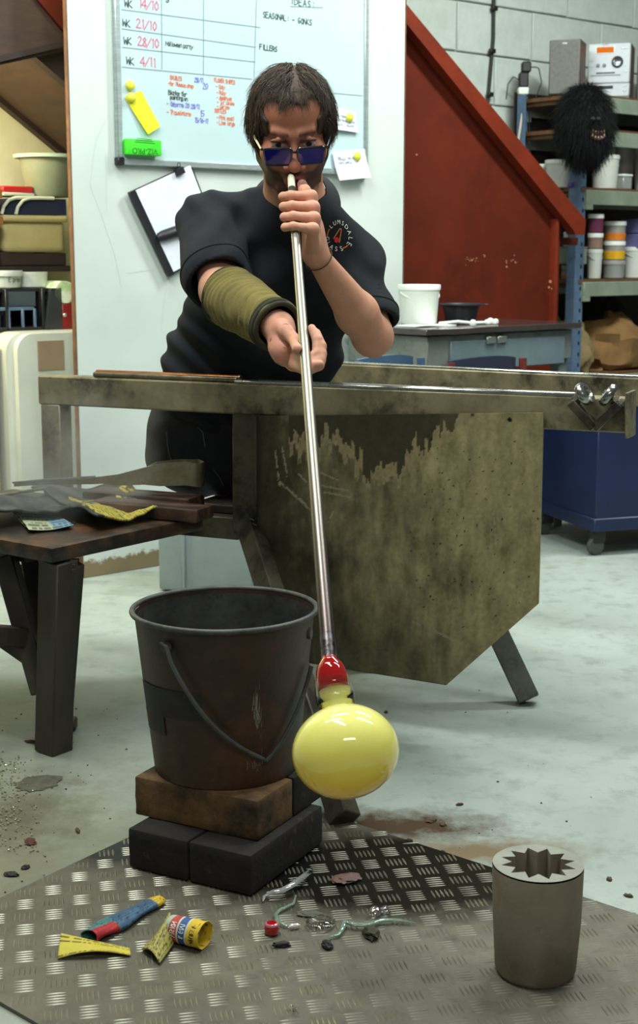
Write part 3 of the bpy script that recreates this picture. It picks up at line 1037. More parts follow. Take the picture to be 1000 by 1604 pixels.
# ------------------------------------------------------------------ fur and hair: thin tapering strands in one mesh
def strands(name, roots, m_, parent, w=0.0008, segs=4, **kw):
    """roots: list of point lists (numpy n x 3)"""
    vs, fs = [], []
    for pts in roots:
        n = len(pts)
        t = pts[-1] - pts[0]
        u = np.cross(t, NR.randn(3))
        u /= np.linalg.norm(u) + 1e-9
        v = np.cross(t, u)
        v /= np.linalg.norm(v) + 1e-9
        o = len(vs)
        for i, p in enumerate(pts):
            r = w * (1 - .8 * i / (n - 1))
            for k in range(3):
                a = 2.0944 * k
                vs.append(p + r * (u * math.cos(a) + v * math.sin(a)))
        for i in range(n - 1):
            for k in range(3):
                k2 = (k + 1) % 3
                fs.append((o + i * 3 + k, o + i * 3 + k2, o + i * 3 + 3 + k2, o + i * 3 + 3 + k))
    me = bpy.data.meshes.new(name)
    me.from_pydata([tuple(x) for x in vs], [], fs)
    me.materials.append(m_)
    me.shade_smooth()
    o = bpy.data.objects.new(name, me)
    COL.objects.link(o)
    if parent is not None:
        o.parent = parent
        Mi = XF[parent.name].inverted()
        me.transform(Mi)
    XF[o.name] = XF[parent.name] if parent is not None else Matrix.Identity(4)
    return o


# ------------------------------------------------------------------ gorilla mask hanging from the shelf
gc = at_b(916, 4.33, 1.70)
M_FUR = mat('black_fur', srgb(17, 17, 19), srgb(10, 10, 11), 20, .7, spec=.25)
M_LEATH = mat('black_mask_rubber', srgb(20, 20, 22), srgb(12, 12, 14), 14, .8, bump=.5, bscale=50)
gm = thing('gorilla_mask', 'black furry gorilla mask with bared teeth hanging off the shelving', 'mask', gc)
mb = MB()


def gfn(u, v):
    th, ph = 2 * PI * u, PI * (v - .5)
    n = Vector((math.cos(th) * math.cos(ph), math.sin(th) * math.cos(ph), math.sin(ph)))
    f = max(0, n.dot(Vector((.25, -.95, -.25)).normalized()))
    r = Vector((n.x * .100, n.y * .105, n.z * .138))
    r += Vector((.02, -.05, -.02)) * f ** 4
    return r + n * .012 * mnoise.noise(n * 3)


mb.grid(gfn, 36, 24)
mb.build('rubber_head', M_LEATH, gm)
fwd = Vector((.27, -.95, -.12)).normalized()
sd = Vector((.96, .27, 0))
mo = Vector((.034, -.138, -.066))
MB().tube([mo + sd * x + Vector((0, 0, -.012 * (1 - (x / .034) ** 2))) for x in np.linspace(-.036, .036, 9)], [.006, .012, .015, .016, .016, .016, .015, .012, .006], 10, True, None, .7).build('mouth', mat('dark_red_mouth', srgb(58, 22, 26), rough=.35), gm)
M_TOOTH = mat('ivory_tooth', srgb(206, 170, 140), rough=.3)
for x in (-.028, -.014, 0, .014, .028):
    for s in (1, -1):
        L = .011 if abs(x) > .02 else .007
        b0 = mo + sd * x + fwd * .012 + Vector((0, 0, -.010 * (1 - (x / .034) ** 2) + s * .014))
        MB().tube([b0, b0 + Vector((0, 0, -s * L * .6)), b0 + Vector((0, 0, -s * L))], [.0036, .003, .0010], 7).build('tooth', M_TOOTH, gm)
MB().tube([mo + sd * x + Vector((0, 0, -.030 + .010 * (abs(x) / .03) ** 2)) + fwd * .006 for x in np.linspace(-.034, .034, 7)], .006, 8).build('lower_lip', mat('dark_pink_lip', srgb(92, 52, 54), rough=.35), gm)
for s in (-1, 1):
    MB().lathe([(0, -.012), (.008, -.008), (.012, 0), (.008, .008), (0, .012)], 10, Matrix.Translation(Vector((.018, -.175, -.015)) + sd * .013 * s)).build('nostril', M_LEATH, gm)
rts = []
for i in range(6500):
    n = NR.randn(3)
    n /= np.linalg.norm(n)
    f = n[0] * .25 - n[1] * .95 - n[2] * .15
    if f > .95 and n[2] < -.1:
        continue
    p = np.array(gfn((math.atan2(n[1], n[0]) / (2 * PI)) % 1, math.asin(n[2]) / PI + .5))
    d = n * .6 + np.array((0, 0, -.55)) + NR.randn(3) * .28
    if n[2] > .5:
        d += n * .5
    L = NR.uniform(.035, .072) * (1.15 if n[2] < -.3 else 1)
    d /= np.linalg.norm(d)
    pts = []
    for k in range(5):
        pts.append(np.array(gc) + p + d * L * k / 4 + np.array((0, 0, -.035 * (k / 4) ** 2)))
    rts.append(pts)
for i in range(900):       # the beard that hangs below the jaw
    p = np.array((NR.uniform(-.05, .06), NR.uniform(-.09, .02), NR.uniform(-.15, -.11)))
    L = NR.uniform(.05, .12)
    d = np.array((NR.randn() * .16, NR.randn() * .16, -1))
    rts.append([np.array(gc) + p + d * L * k / 4 for k in range(5)])
o = strands('fur', rts, M_FUR, gm, .0013)
o['kind'] = 'stuff'

# ------------------------------------------------------------------ desk in front of the stairs
M_DTOP = mat('dark_desk_top', srgb(66, 58, 54), srgb(52, 46, 43), 6, .18, coat=.3)
M_DGREY = mat('grey_desk_paint', srgb(118, 124, 116), srgb(96, 104, 100), 7, .55, dirt=srgb(62, 60, 56), dscale=9, dlo=.55, dhi=.72)
M_DBLUE = mat('blue_grey_panel', srgb(108, 124, 128), srgb(92, 110, 116), 6, .5)
DZ = .838
dk = thing('desk', 'grey workshop desk with a dark glossy top in front of the red stairs', 'desk', WB(4.07, 3.95, 0))
MB().box((4.07, 3.975, DZ - .012), (.86, .48, .024), RA, .003).build('desk_top', M_DTOP, dk, world=True)
MB().box((4.07, 3.98, DZ - .085), (.80, .44, .115), RA, .003).build('apron', M_DGREY, dk, world=True)
MB().box((4.10, 3.757, DZ - .105), (.64, .012, .11), RA, .003).build('drawer_front', M_DBLUE, dk, world=True)
mb = MB()
for x in (-.03, .03):
    mb.box((4.02 + x, 3.748, DZ - .052), (.05, .012, .028), RA, .003)
mb.build('catch', mat('dull_steel', srgb(150, 152, 146), rough=.4, metal=.7), dk, world=True)
for (a, b) in ((3.70, 3.80), (4.44, 3.80), (3.70, 4.18), (4.44, 4.18)):
    MB().box((a, b, .37), (.05, .05, .72), RA, .003).build('leg', M_DGREY, dk, world=True)
dz = DZ + .001
p = at_b(656, 4.02, dz)
s5 = p.y * .985 / FPX
tub('white bucket with lid and handle standing on the desk', p, 33 * s5, 62 * s5, mat_=M_TUBW, handle=True, group=None, name='bucket', cat='bucket')
p = at_b(722, 4.06, dz)
bw = thing('mixing_bowl', 'dark grey plastic bowl with wide rim on the desk', 'bowl', p)
MB().lathe([(0, 0), (.055, 0), (.060, .004), (.073, .060), (.082, .066), (.093, .067), (.093, .072), (.078, .073), (.070, .066), (.056, .008), (0, .007)], 32).build('body', mat('dark_grey_plastic', srgb(52, 54, 58), srgb(44, 46, 50), 10, .4), bw)
for s in (-1, 1):
    MB().box((s * .098, 0, .069), (.02, .035, .005), None, .002).build('grip', mat('dark_grey_plastic', 0), bw)
p = at_b(668, 3.90, dz)
tag(MB().grid(lambda u, v: RA @ Vector(((u - .5) * .22, (v - .5) * .10, .004 + .002 * math.sin(u * 6))), 6, 4, .003).build('paper_sheet', M_TUBW, None, loc=p), 'white sheet lying on the desk beside the bucket', 'paper')
p = at_b(735, 3.86, dz)
cb = thing('cable_plugs', 'white cable with moulded plugs lying on the desk', 'cable', p)
pts = [RA @ Vector((x, y, z)) for x, y, z in ((-.10, .06, .006), (-.03, .03, .012), (.02, .0, .006), (.06, .01, .006), (.10, .0, .006))]
MB().tube(pts, .006, 8).build('cable', M_TUBW, cb)
for (x, y, m) in ((.10, 0, .011), (.125, .006, .014), (.14, -.008, .012), (.085, -.02, .011), (-.04, -.06, .014), (.11, -.03, .010)):
    MB().lathe([(0, 0), (m * .8, .001), (m, m * .7), (m * .7, m * 1.5), (0, m * 1.7)], 12, RA @ Matrix.Translation((x, y, 0))).build('plug', M_TUBW, cb)
# chairs whose backs show under the desk
M_NAVY = mat('navy_fabric', srgb(26, 34, 58), srgb(20, 27, 48), 20, .85, bump=.2)
M_REDP = mat('red_chair_frame', srgb(112, 40, 28), srgb(96, 34, 24), 14, .5)
M_BLUEP = mat('steel_blue_plastic', srgb(70, 96, 124), srgb(58, 82, 108), 10, .45)


def chair(label, p, yaw, bm_, fm, w):
    t = thing('stacking_chair', label, 'chair', (p.x, p.y, 0), yaw)
    zt_ = p.z
    MB().grid(lambda u, v: Vector(((u - .5) * w, .03 * math.cos((u - .5) * PI) - .03, zt_ - .20 * v - .012 * (2 * u - 1) ** 2)), 12, 4, .02).build('backrest', bm_, t)
    MB().box((0, -.22, .42), (w, .38, .03), None, .012, 2).build('seat', bm_, t)
    for s in (-1, 1):
        MB().tube([(s * (w / 2 + .015), .02, 0.0), (s * (w / 2 + .015), .0, .42), (s * (w / 2 + .015), -.01, zt_ - .015)], .014, 8).build('leg', fm, t)
        MB().tube([(s * (w / 2 - .01), -.38, 0.0), (s * (w / 2 - .01), -.36, .41)], .012, 8).build('leg', fm, t)
    return t


p = RP(768, 558, BX * 3.45, BX)
chair('navy chair with red frame tucked under the desk', p, A40 + PI * 1.0, M_NAVY, M_REDP, .33)
p = RP(615, 556, BX * 3.36, BX)
chair('steel blue chair back showing beside the man\'s elbow', p, A40 + PI * 1.0, M_BLUEP, M_BLUEP, .24)

# ------------------------------------------------------------------ blue bin on castors
M_BIN = mat('blue_bin_paint', srgb(18, 36, 76), srgb(14, 29, 64), 6, .45, dirt=srgb(50, 74, 116), dscale=26, dlo=.68, dhi=.8, bump=.1)
g0 = G(931, 872)
bn = thing('blue_bin', 'dark blue metal bin on castors beyond the bench\'s right end', 'bin', (g0.x, g0.y, 0), math.radians(18))
bl, bwid, bh = .75, .48, .47
L0 = Matrix.Rotation(math.radians(0), 4, 'Z')
MB().box((bl / 2, bwid / 2, .10 + bh / 2), (bl, bwid, bh), None, .004).build('body', M_BIN, bn)
MB().box((bl / 2, bwid / 2, .118), (bl + .014, bwid + .014, .05), None, .004).build('base_rail', M_BIN, bn)
MB().box((bl / 2, bwid / 2, .10 + bh), (bl + .02, bwid + .02, .03), None, .004).build('top_rail', M_BIN, bn)
for (x, y) in ((.03, .03), (bl - .03, .03), (.03, bwid - .03), (bl - .03, bwid - .03)):
    c = MB()
    c.box((x, y, .072), (.05, .035, .05), None, .003)
    c = c.build('castor', M_BLACKP, bn)
    MB().lathe([(0, -.012), (.03, -.012), (.034, -.006), (.034, .006), (.03, .012), (0, .012)], 18, Matrix.Translation((x - .01, y, .034)) @ Matrix.Rotation(PI / 2, 4, 'X')).build('wheel', mat('grey_rubber', srgb(70, 72, 72), rough=.6), c)

# ------------------------------------------------------------------ the cluttered corner on the left
M_CREAMP = mat('cream_enamel', srgb(214, 216, 204), srgb(202, 205, 192), 5, .35, coat=.2)
cab = thing('white_cabinet', 'tall off-white cabinet with rounded corner behind the bench\'s left post', 'cabinet', WB(2.5, 4.6, 0))


def rrect(a0, a1, z0, z1, r, left=True):
    pts = [(a0, z0), (a1, z0), (a1, z1)]
    for k in range(9):
        t = PI / 2 + PI / 2 * k / 8
        pts.append((a0 + r + r * math.cos(t), z1 - r + r * math.sin(t)))
    return pts


ca, cz = PB(8, 522, 4.46)
cb_, _ = PB(24, 522, 4.44)
MB().prism(rrect(ca, 3.0, .03, cz, .07), .45, MPT(-.45, 4.46)).build('carcass', M_CREAMP, cab, world=True)
MB().prism(rrect(cb_, 3.0, .03, cz - .004, .06), .03, MPT(0, 4.46)).build('front_panel', M_CREAMP, cab, world=True)
x0, z0 = PB(62, 580, 4.42)
x1, z1 = PB(101, 533, 4.42)
MB().box(((x0 + x1) / 2, 4.428, (z0 + z1) / 2), (x1 - x0, .006, z1 - z0), RA).build('brown_rectangle', mat('tan_rectangle', srgb(160, 138, 112), srgb(146, 122, 98), 6, .6), cab, world=True)  # flat brown rectangle on the cabinet front
MB().box(((ca + 3) / 2, 4.68, .016), (3 - ca - .06, .4, .03), RA).build('plinth', M_BLACKP, cab, world=True)
wa, wz = PB(0, 525, 4.5)
tag(MB().box((0, 0, .405), (.5, .42, .81), None, .004).build('wooden_crate', M_CANV2, None, loc=WB(ca - .27, 4.70, 0), rot=(0, 0, A40)), 'pale wooden crate left of the white cabinet', 'crate')
ga = G(103, 915)
tag(MB().box((0, 0, .10), (.055, .018, .20), None, .002).build('offcut_board', mat('pink_board', srgb(178, 140, 118), srgb(160, 124, 102), 10, .8), None, loc=(ga.x, ga.y, 0), rot=(0.06, 0, A40)), 'pinkish board offcut leaning by the foot of the white partition', 'board')
zc = cz + .001


def L(px, py, b):
    a, z = PB(px, py, b)
    return a, z


BC = 4.56
# black organiser of open compartments
a0, _ = L(-40, 480, BC)
a1, _ = L(97, 480, BC)
zo = L(50, 452, BC)[1]
og = thing('black_organiser', 'black plastic organiser with open compartments on the white cabinet', 'organiser', WB((a0 + a1) / 2, BC + .12, zc))
W_, H_ = a1 - a0, zo - zc
MO = RA.copy()
MB().box((0, .11, H_ / 2), (W_, .012, H_), MO).build('dark_backing', M_BLACKP, og)
MB().box((0, 0, .006), (W_, .22, .012), MO, .002).build('base', M_BLACKP, og)
MB().box((0, .01, H_ - .006), (W_ - .05, .2, .012), MO, .002).build('top', M_BLACKP, og)
for x in (-W_ / 2 + .006, -W_ * .12, W_ * .30):
    MB().box((x, 0, H_ / 2), (.012, .22, H_), MO, .002).build('divider', M_BLACKP, og)
MB().prism([(W_ * .30, 0), (W_ / 2, 0), (W_ / 2, H_), (W_ * .38, H_)], .02, MO @ Matrix(((1, 0, 0, 0), (0, 0, -1, -.10), (0, 1, 0, 0), (0, 0, 0, 1)))).build('side_wing', mat('dark_grey_plastic', 0), og)
MB().box((-W_ * .05, -.10, H_ * .52), (W_ * .5, .012, .012), MO, .002).build('rail', M_POST, og)
for x in (-W_ * .1, W_ * .06, W_ * .2):
    MB().box((x, -.105, H_ * .27), (.010, .010, H_ * .5), MO, .002).build('rail', M_POST, og)
MB().box((-W_ * .30, -.03, H_ * .22), (W_ * .28, .12, H_ * .42), MO, .004).build('blue_tray', M_NAVY, og)
MB().box((W_ * .08, -.03, H_ * .75), (W_ * .34, .12, H_ * .40), MO, .004).build('grey_tray', mat('slate_plastic', srgb(66, 76, 82), rough=.5), og)
zo2 = zo + .001
p = WB(L(18, 430, BC)[0], BC + .11, zo2)
wt = tub('round white tub marked in pen on the black organiser', p, .088, .062, mat_=M_TUB, group=None, taper=.94, name='white_tub')
mb = MB()
handwrite(mb, 'Express', -.9, 0, .016, lambda u, v: Vector((.089 * math.sin(u / .089 * 1.0 + .2), -.089 * math.cos(u / .089 + .2), .020 + v)) if False else Vector((.0885 * math.sin((u + .94) / .0885 - .15), -.0885 * math.cos((u + .94) / .0885 - .15), .022 + v)), .002, .9)
mb.build('pen_lettering', INK['k'], wt)
p = WB(L(74, 430, BC)[0], BC + .12, zo2)
tub('square shouldered white tub beside the marked tub on the organiser', p, .062, .056, mat_=M_TUBW, group=None, taper=.92, name='white_tub', lid=False)
M_STR = mat('green_striped_roll', srgb(226, 232, 214), srgb(178, 206, 150), 30, .5, lo=.45, hi=.55)
p = WB(L(101, 480, BC)[0], BC + .05, zc)
rb = thing('red_box', 'small red box squeezed between organiser and white partition', 'box', p, A40)
MB().box((.02, 0, .045), (.06, .10, .09), None, .004).build('body', mat('red_plastic', srgb(132, 26, 26), rough=.4), rb)
MB().box((.0, -.052, .05), (.014, .006, .014), None, .003).build('catch', M_ALU, rb)
rl = MB()
rl.tube([RA @ Vector((-.035 + .02, -.05, 0)), RA @ Vector((-.035 + .02, .06, 0))], .04, 18)
tag(rl.build('striped_roll', M_STR, None, loc=p + Vector((0, 0, .131)) + RA @ Vector((.02, 0, 0))), 'pale green striped roll lying on the small red box', 'roll')
# rack above
zr = L(50, 421, BC + .1)[1]
rk = thing('corner_rack', 'dark rack carrying tray, case and tubs in the left corner', 'rack', WB(2.4, 4.9, zr))
MB().box((2.38, 4.80, zr + .0), (.86, .30, .02), RA, .002).build('shelf_board', M_BRN, rk, world=True)
for a in (2.0, 2.76):
    MB().box((a, 4.95, (zr + .28) / 2), (.03, .03, zr + .28), RA).build('upright', M_BRN, rk, world=True)
for zz in (L(3, 340, BC)[1], L(3, 297, BC)[1]):
    aa = L(12, 340, BC)[0]
    MB().box((aa - .18, 4.76, zz - .012), (.36, .34, .03), RA, .002).build('side_shelf', mat('orange_pine', srgb(150, 96, 40), srgb(128, 80, 34), 8, .7, stretch=(4, 1, 1)), rk, world=True)
zs = zr + .011
tr_ = thing('metal_tray', 'dark shallow metal tray under the beige case', 'tray', WB(L(52, 410, BC + .1)[0], 4.76, zs), A40)
hh = L(52, 396, BC + .1)[1] - zs
MB().box((0, 0, .006), (.24, .2, .012), None, .003).build('tray_floor', M_BRN, tr_)
for (x, y, sx, sy) in ((0, -.10, .26, .012), (0, .10, .26, .012), (-.13, 0, .012, .2), (.13, 0, .012, .2)):
    MB().box((x, y, hh / 2), (sx, sy, hh), None, .003).build('tray_side', M_BRN, tr_)
zc2 = zs + hh + .001
zc3 = L(52, 337, BC + .1)[1]
M_BEIGE = mat('beige_plastic', srgb(188, 172, 122), srgb(172, 156, 106), 5, .5)
ac = (L(8, 370, BC + .05)[0] + L(112, 370, BC + .05)[0]) / 2
cw = L(112, 370, BC + .05)[0] - L(8, 370, BC + .05)[0]
cs = thing('beige_case', 'beige moulded plastic case stacked below the navy cool box', 'case', WB(ac, 4.74, zc2), A40)
MB().box((0, 0, (zc3 - zc2) * .43), (cw * .94, .2, (zc3 - zc2) * .85), None, .022, 3).build('shell', M_BEIGE, cs)
MB().box((0, -.005, (zc3 - zc2) * .90), (cw, .22, (zc3 - zc2) * .18), None, .012, 3).build('case_lid', M_BEIGE, cs)
zn = zc3 + .001
zn1 = L(52, 311, BC + .1)[1]
nb = thing('navy_box', 'navy blue cool box with pale arched handle', 'box', WB(ac, 4.74, zn), A40)
hn = zn1 - zn
mb = MB()
mb.prism([(-cw * .48, 0), (cw * .5, 0), (cw * .5, hn), (-cw * .28, hn), (-cw * .38, hn * .85), (-cw * .46, hn * .4)], .2, Matrix(((1, 0, 0, 0), (0, 0, -1, .1), (0, 1, 0, 0), (0, 0, 0, 1))))
mb.build('body', M_NAVY, nb)
M_OFFW = mat('off_white_plastic', srgb(206, 208, 186), rough=.5)
for dx in (0, .055):
    MB().tube([(-cw * .49 + dx, -.107, .0), (-cw * .46 + dx, -.108, hn * .45), (-cw * .38 + dx, -.108, hn * .86), (-cw * .28 + dx, -.107, hn * 1.0), (-cw * .05 + dx, -.106, hn * 1.03), (cw * .3, -.105, hn * 1.03)], .006, 8).build('handle', M_OFFW, nb)
zt2 = zn1 + .008
a_r = L(34, 300, BC + .1)[0]
zrd = L(34, 291, BC + .1)[1]
rx = thing('red_tray', 'bright red plastic tray on the navy cool box', 'tray', WB(a_r, 4.76, zt2), A40)
MB().box((0, 0, .006), (.125, .16, .012), None, .003).build('white_base', M_OFFW, rx)
MB().box((0, 0, (zrd - zt2) / 2 + .006), (.12, .15, zrd - zt2 - .012), None, .004).build('red_lid', mat('bright_red_plastic', srgb(190, 30, 34), rough=.45), rx)
a_t = L(84, 290, BC + .12)[0]
zt3 = L(84, 243, BC + .12)[1]
gt = thing('grey_green_tub', 'grey green plastic tub with flared rim at the top of the left clutter', 'tub', WB(a_t, 4.72, zt2))
ht = zt3 - zt2
MB().lathe([(0, 0), (.072, 0), (.078, .006), (.098, ht * .94), (.116, ht * .95), (.116, ht), (.094, ht), (.074, .01), (0, .01)], 28).build('body', mat('grey_green_plastic', srgb(142, 146, 122), srgb(126, 130, 106), 5, .45), gt)
MB().lathe([(.112, ht * .93), (.120, ht * .93), (.122, ht * 1.01), (.112, ht * 1.01), (.112, ht * .93)], 28).build('rim', mat('pale_green_plastic', srgb(186, 206, 182), rough=.4), gt)
# dark junk left of the case
tag(sack('dark_bundle', '', WB(L(2, 385, BC)[0] - .02, 4.66, zs + .0), .05, .06, .075, 21, M_DCLO), 'dark bundle left of the beige case at the frame edge', 'bundle')
# grey crate standing behind the bench
g1 = G(297, 930)
gb = thing('grey_storage_box', 'grey plastic storage box on the floor against the white partition', 'box', (g1.x, g1.y, 0), math.radians(-12))
M_GREYB = mat('blue_grey_plastic', srgb(140, 152, 152), srgb(128, 140, 140), 6, .5)
MB().box((0.05, .17, .14), (.32, .32, .27), None, .012, 2).build('body', M_GREYB, gb)
MB().box((0.05, .17, .285), (.34, .34, .02), None, .006).build('lid', M_GREYB, gb)
MB().box((-.02, .005, .14), (.012, .012, .25), None, .003).build('rib', M_GREYB, gb)

# ------------------------------------------------------------------ glassblower's bench
def tint_mat(name, rough=0.5, metal=0.0, bump=0.2, bscale=120, coat=0.0, var=0.25, vscale=40):
    """base colour read from the mesh's own colour layer (printing, stains, skin), broken up by fine noise"""
    t = NT(name)
    a = t.n('ShaderNodeVertexColor')
    a.layer_name = 'tint'
    n = t.ramp(t.noise(vscale, 5, .7), [(0.25, 1 - var), (0.75, 1 + 0.0)])
    t.set(col=t.mix(1.0, a.outputs[0], n, 'MULTIPLY'), rough=rough, metal=metal, coat=coat)
    if bump:
        t.bump(t.noise(bscale, 5, .6), bump, .001)
    return t.m


def set_tint(o, cols):
    a = o.data.color_attributes.new('tint', 'FLOAT_COLOR', 'POINT')
    c = np.ones((len(o.data.vertices), 4), np.float32)
    cols = np.asarray(cols, np.float32)
    n = len(cols)
    c[:n, :3] = cols[:, :3]
    if len(c) == 2 * n:
        c[n:, :3] = cols[:, :3]
    a.data.foreach_set('color', c.ravel())


FA, FB = G(58, 588, .80), G(990, 625, .80)
FD = (FB - FA).normalized()
FN = Vector((FD.y, -FD.x, 0))                 # towards the viewer
M_STEEL = mat('sooty_bench_steel', srgb(146, 136, 106), srgb(108, 99, 75), 9, .5, metal=.3, bump=.25, bscale=70, dirt=srgb(38, 34, 28), dscale=7, dlo=.50, dhi=.68)
M_STEELD = mat('dark_bench_steel', srgb(84, 78, 62), srgb(58, 53, 42), 9, .5, metal=.35, bump=.3, bscale=70, dirt=srgb(24, 22, 19), dscale=9, dlo=.48, dhi=.66)
M_BRIGHT = mat('worn_bright_steel', srgb(190, 192, 186), srgb(150, 150, 144), 14, .28, metal=.9, rvar=.1)
bench = thing('glassblowing_bench', 'sooty steel glassblowing bench with two long rails and a scarred side panel', 'bench', (FA.x, FA.y, 0))


def FP(px, py, off=0.0):
    return RP(px, py, FA + FN * off, FN)


RH, RW = .074, .055
a_, b_ = FA.copy(), FB.copy()
r0 = FA - FN * (RW / 2) - Vector((0, 0, RH / 2))
r1 = FB - FN * (RW / 2) - Vector((0, 0, RH / 2))
rail = MB().beam(r0, r1, RW, RH, bev=.004).build('front_rail', M_STEEL, bench, world=True)
q0, q1 = FP(365, 604), FP(905, 628)
up = Vector((0, 0, .004))
MB().beam(Vector((q0.x, q0.y, .803)) - FN * .012, Vector((q1.x, q1.y, .803)) - FN * .012, .022, .012, bev=.004).build('wear_strip', M_BRIGHT, bench, world=True)
MB().beam(FP(988, 622) + Vector((0, 0, .012)), FP(988, 684), .075, .008, up=tuple(FD), bev=.001).build('end_plate', M_STEEL, bench, world=True)
# left post, standing on the tool shelf
lp = FP(78, 634)
MB().beam((lp.x - FN.x * RW / 2, lp.y - FN.y * RW / 2, .485), (lp.x - FN.x * RW / 2, lp.y - FN.y * RW / 2, .728), .058, .055, up=tuple(FN), bev=.003).build('end_post', M_STEEL, bench, world=True)
# front leg: vertical to the seat, then splayed to the floor
l0 = FP(381, 648)
l1 = FP(381, 835)
foot = G(541, 1296)
mb = MB()
c0 = l0 - FN * .03
c1 = l1 - FN * .03
mb.beam(c0 + Vector((0, 0, .02)), c1, .062, .055, up=tuple(FN), bev=.003)
MB_l = mb.build('front_post', M_STEELD, bench, world=True)
mb = MB().beam(c1 + Vector((0, 0, .03)) - FD * .005, Vector((foot.x, foot.y, .014)), .052, .045, up=tuple(FN), bev=.003)
mb.build('front_leg', M_STEELD, bench, world=True)
# inner right leg seen under the panel
lf = G(829, 1103)
lt = P(690, 800, 3.62)
MB().beam(lt, Vector((lf.x, lf.y, .012)), .055, .05, up=(0, 1, 0), bev=.003).build('rear_leg', mat('grey_leg_steel', srgb(104, 106, 98), srgb(84, 86, 78), 12, .5, metal=.3, bump=.2, dirt=srgb(54, 54, 48), dscale=14), bench, world=True)
# rear rail with its hidden posts
k0 = G(330, 561, .80)
k1 = G(1010, 592.5, .80)
KD = (k1 - k0).normalized()
KN = Vector((KD.y, -KD.x, 0))
MB().beam(k0 - KN * .03 - Vector((0, 0, .036)), k1 + KD * .12 - KN * .03 - Vector((0, 0, .036)), .055, .072, bev=.004).build('rear_rail', M_STEEL, bench, world=True)
e0, e1 = G(530, 570, .80), G(1005, 592, .80)
MB().beam(e0 + Vector((0, 0, .002)) - KN * .01, e1 + Vector((0, 0, .002)) - KN * .01 + KD * .1, .018, .008, bev=.003).build('wear_strip', M_BRIGHT, bench, world=True)
for t in (.2, .48):
    c = k0.lerp(k1, t) - KN * .03
    MB().beam((c.x, c.y, 0.0), (c.x, c.y, .735), .05, .05, up=(0, 1, 0), bev=.003).build('rear_post', M_STEELD, bench, world=True)
cc0, cc1 = l1 - FN * .06, k0.lerp(k1, .2) - KN * .03
MB().beam((cc0.x, cc0.y, .45), (cc1.x, cc1.y, .45), .04, .05, bev=.003).build('seat_bearer', M_STEELD, bench, world=True)
w0, w1 = k0.lerp(k1, .48) - KN * .03, FP(640, 800) - FN * .06
MB().beam((w0.x, w0.y, .45), (w1.x, w1.y, .45), .04, .05, bev=.003).build('seat_bearer', M_STEELD, bench, world=True)
fx0 = FP(100, 845)
fx1 = FP(372, 850)
MB().beam(Vector((fx0.x, fx0.y, .445)) - FN * .03, Vector((fx1.x, fx1.y, .445)) - FN * .03, .05, .055, bev=.003).build('lower_rail', M_STEELD, bench, world=True)
# seat planks between the frames (the man sits here)
M_SEAT = mat('blackened_wood', srgb(46, 34, 26), srgb(26, 20, 17), 7, .55, bump=.4, bscale=50, stretch=(1, 4, 1), dirt=srgb(86, 60, 40), dscale=6, dlo=.62, dhi=.74)
for k in range(4):
    c = (l1 + (k0.lerp(k1, .2))) * .5
    s = FP(300, 790) - FN * (.10 + .125 * k)
    e = s + FD * .62
    MB().beam((s.x - FD.x * .02, s.y - FD.y * .02, .484), (e.x, e.y, .484), .118, .024, bev=.004).build('seat_plank', M_SEAT, bench, world=True)

# steel side panel with its own stains
LP_ = [(0, (405, 651)), (.43, (405, 832)), (.62, (432, 912)), (.90, (480, 1037)), (1.0, (699, 1072))]
RP_ = [(0, (853, 646)), (.70, (845, 945)), (1.0, (701, 1072))]


def pl(path, v):
    for (a, p), (b, q) in zip(path[:-1], path[1:]):
        if v <= b + 1e-9:
            t = (v - a) / (b - a)
            return (p[0] + (q[0] - p[0]) * t, p[1] + (q[1] - p[1]) * t)
    return path[-1][1]


NU, NV = 250, 230
vs_all = sorted(set([k / NV for k in range(NV + 1)]))


def ppx(u, v):
    a, b = pl(LP_, v), pl(RP_, v)
    return a[0] + (b[0] - a[0]) * u, a[1] + (b[1] - a[1]) * u


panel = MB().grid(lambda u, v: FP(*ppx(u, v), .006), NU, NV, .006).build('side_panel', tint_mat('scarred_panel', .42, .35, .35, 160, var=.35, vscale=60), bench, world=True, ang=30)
rr = random.Random(3)
drip = {}
for k in range(120):
    drip[k] = rr.uniform(-1, 1)
cols = []
lin = lambda r, g, b: np.array(srgb(r, g, b)[:3])
C_OL, C_DK, C_TAN, C_DARK = lin(166, 154, 112), lin(78, 71, 50), lin(178, 158, 118), lin(32, 29, 22)
pits = [(rr.uniform(640, 850), rr.uniform(680, 1000), rr.uniform(.6, 1.6)) for _ in range(130)]
pitg = {}
for (x, y, r) in pits:
    pitg.setdefault((int(x // 12), int(y // 12)), []).append((x, y, r))
scr = [((438, 752), (490, 800)), ((470, 742), (500, 772)), ((500, 738), (532, 752)), ((510, 770), (550, 778)), ((444, 700), (452, 745)), ((524, 800), (516, 818)), ((433, 705), (440, 760)), ((680, 986), (733, 1012)), ((648, 973), (660, 978)), ((775, 800), (779, 850)), ((779, 690), (783, 726)), ((505, 760), (548, 768)), ((450, 762), (482, 790)), ((462, 672), (474, 690))]
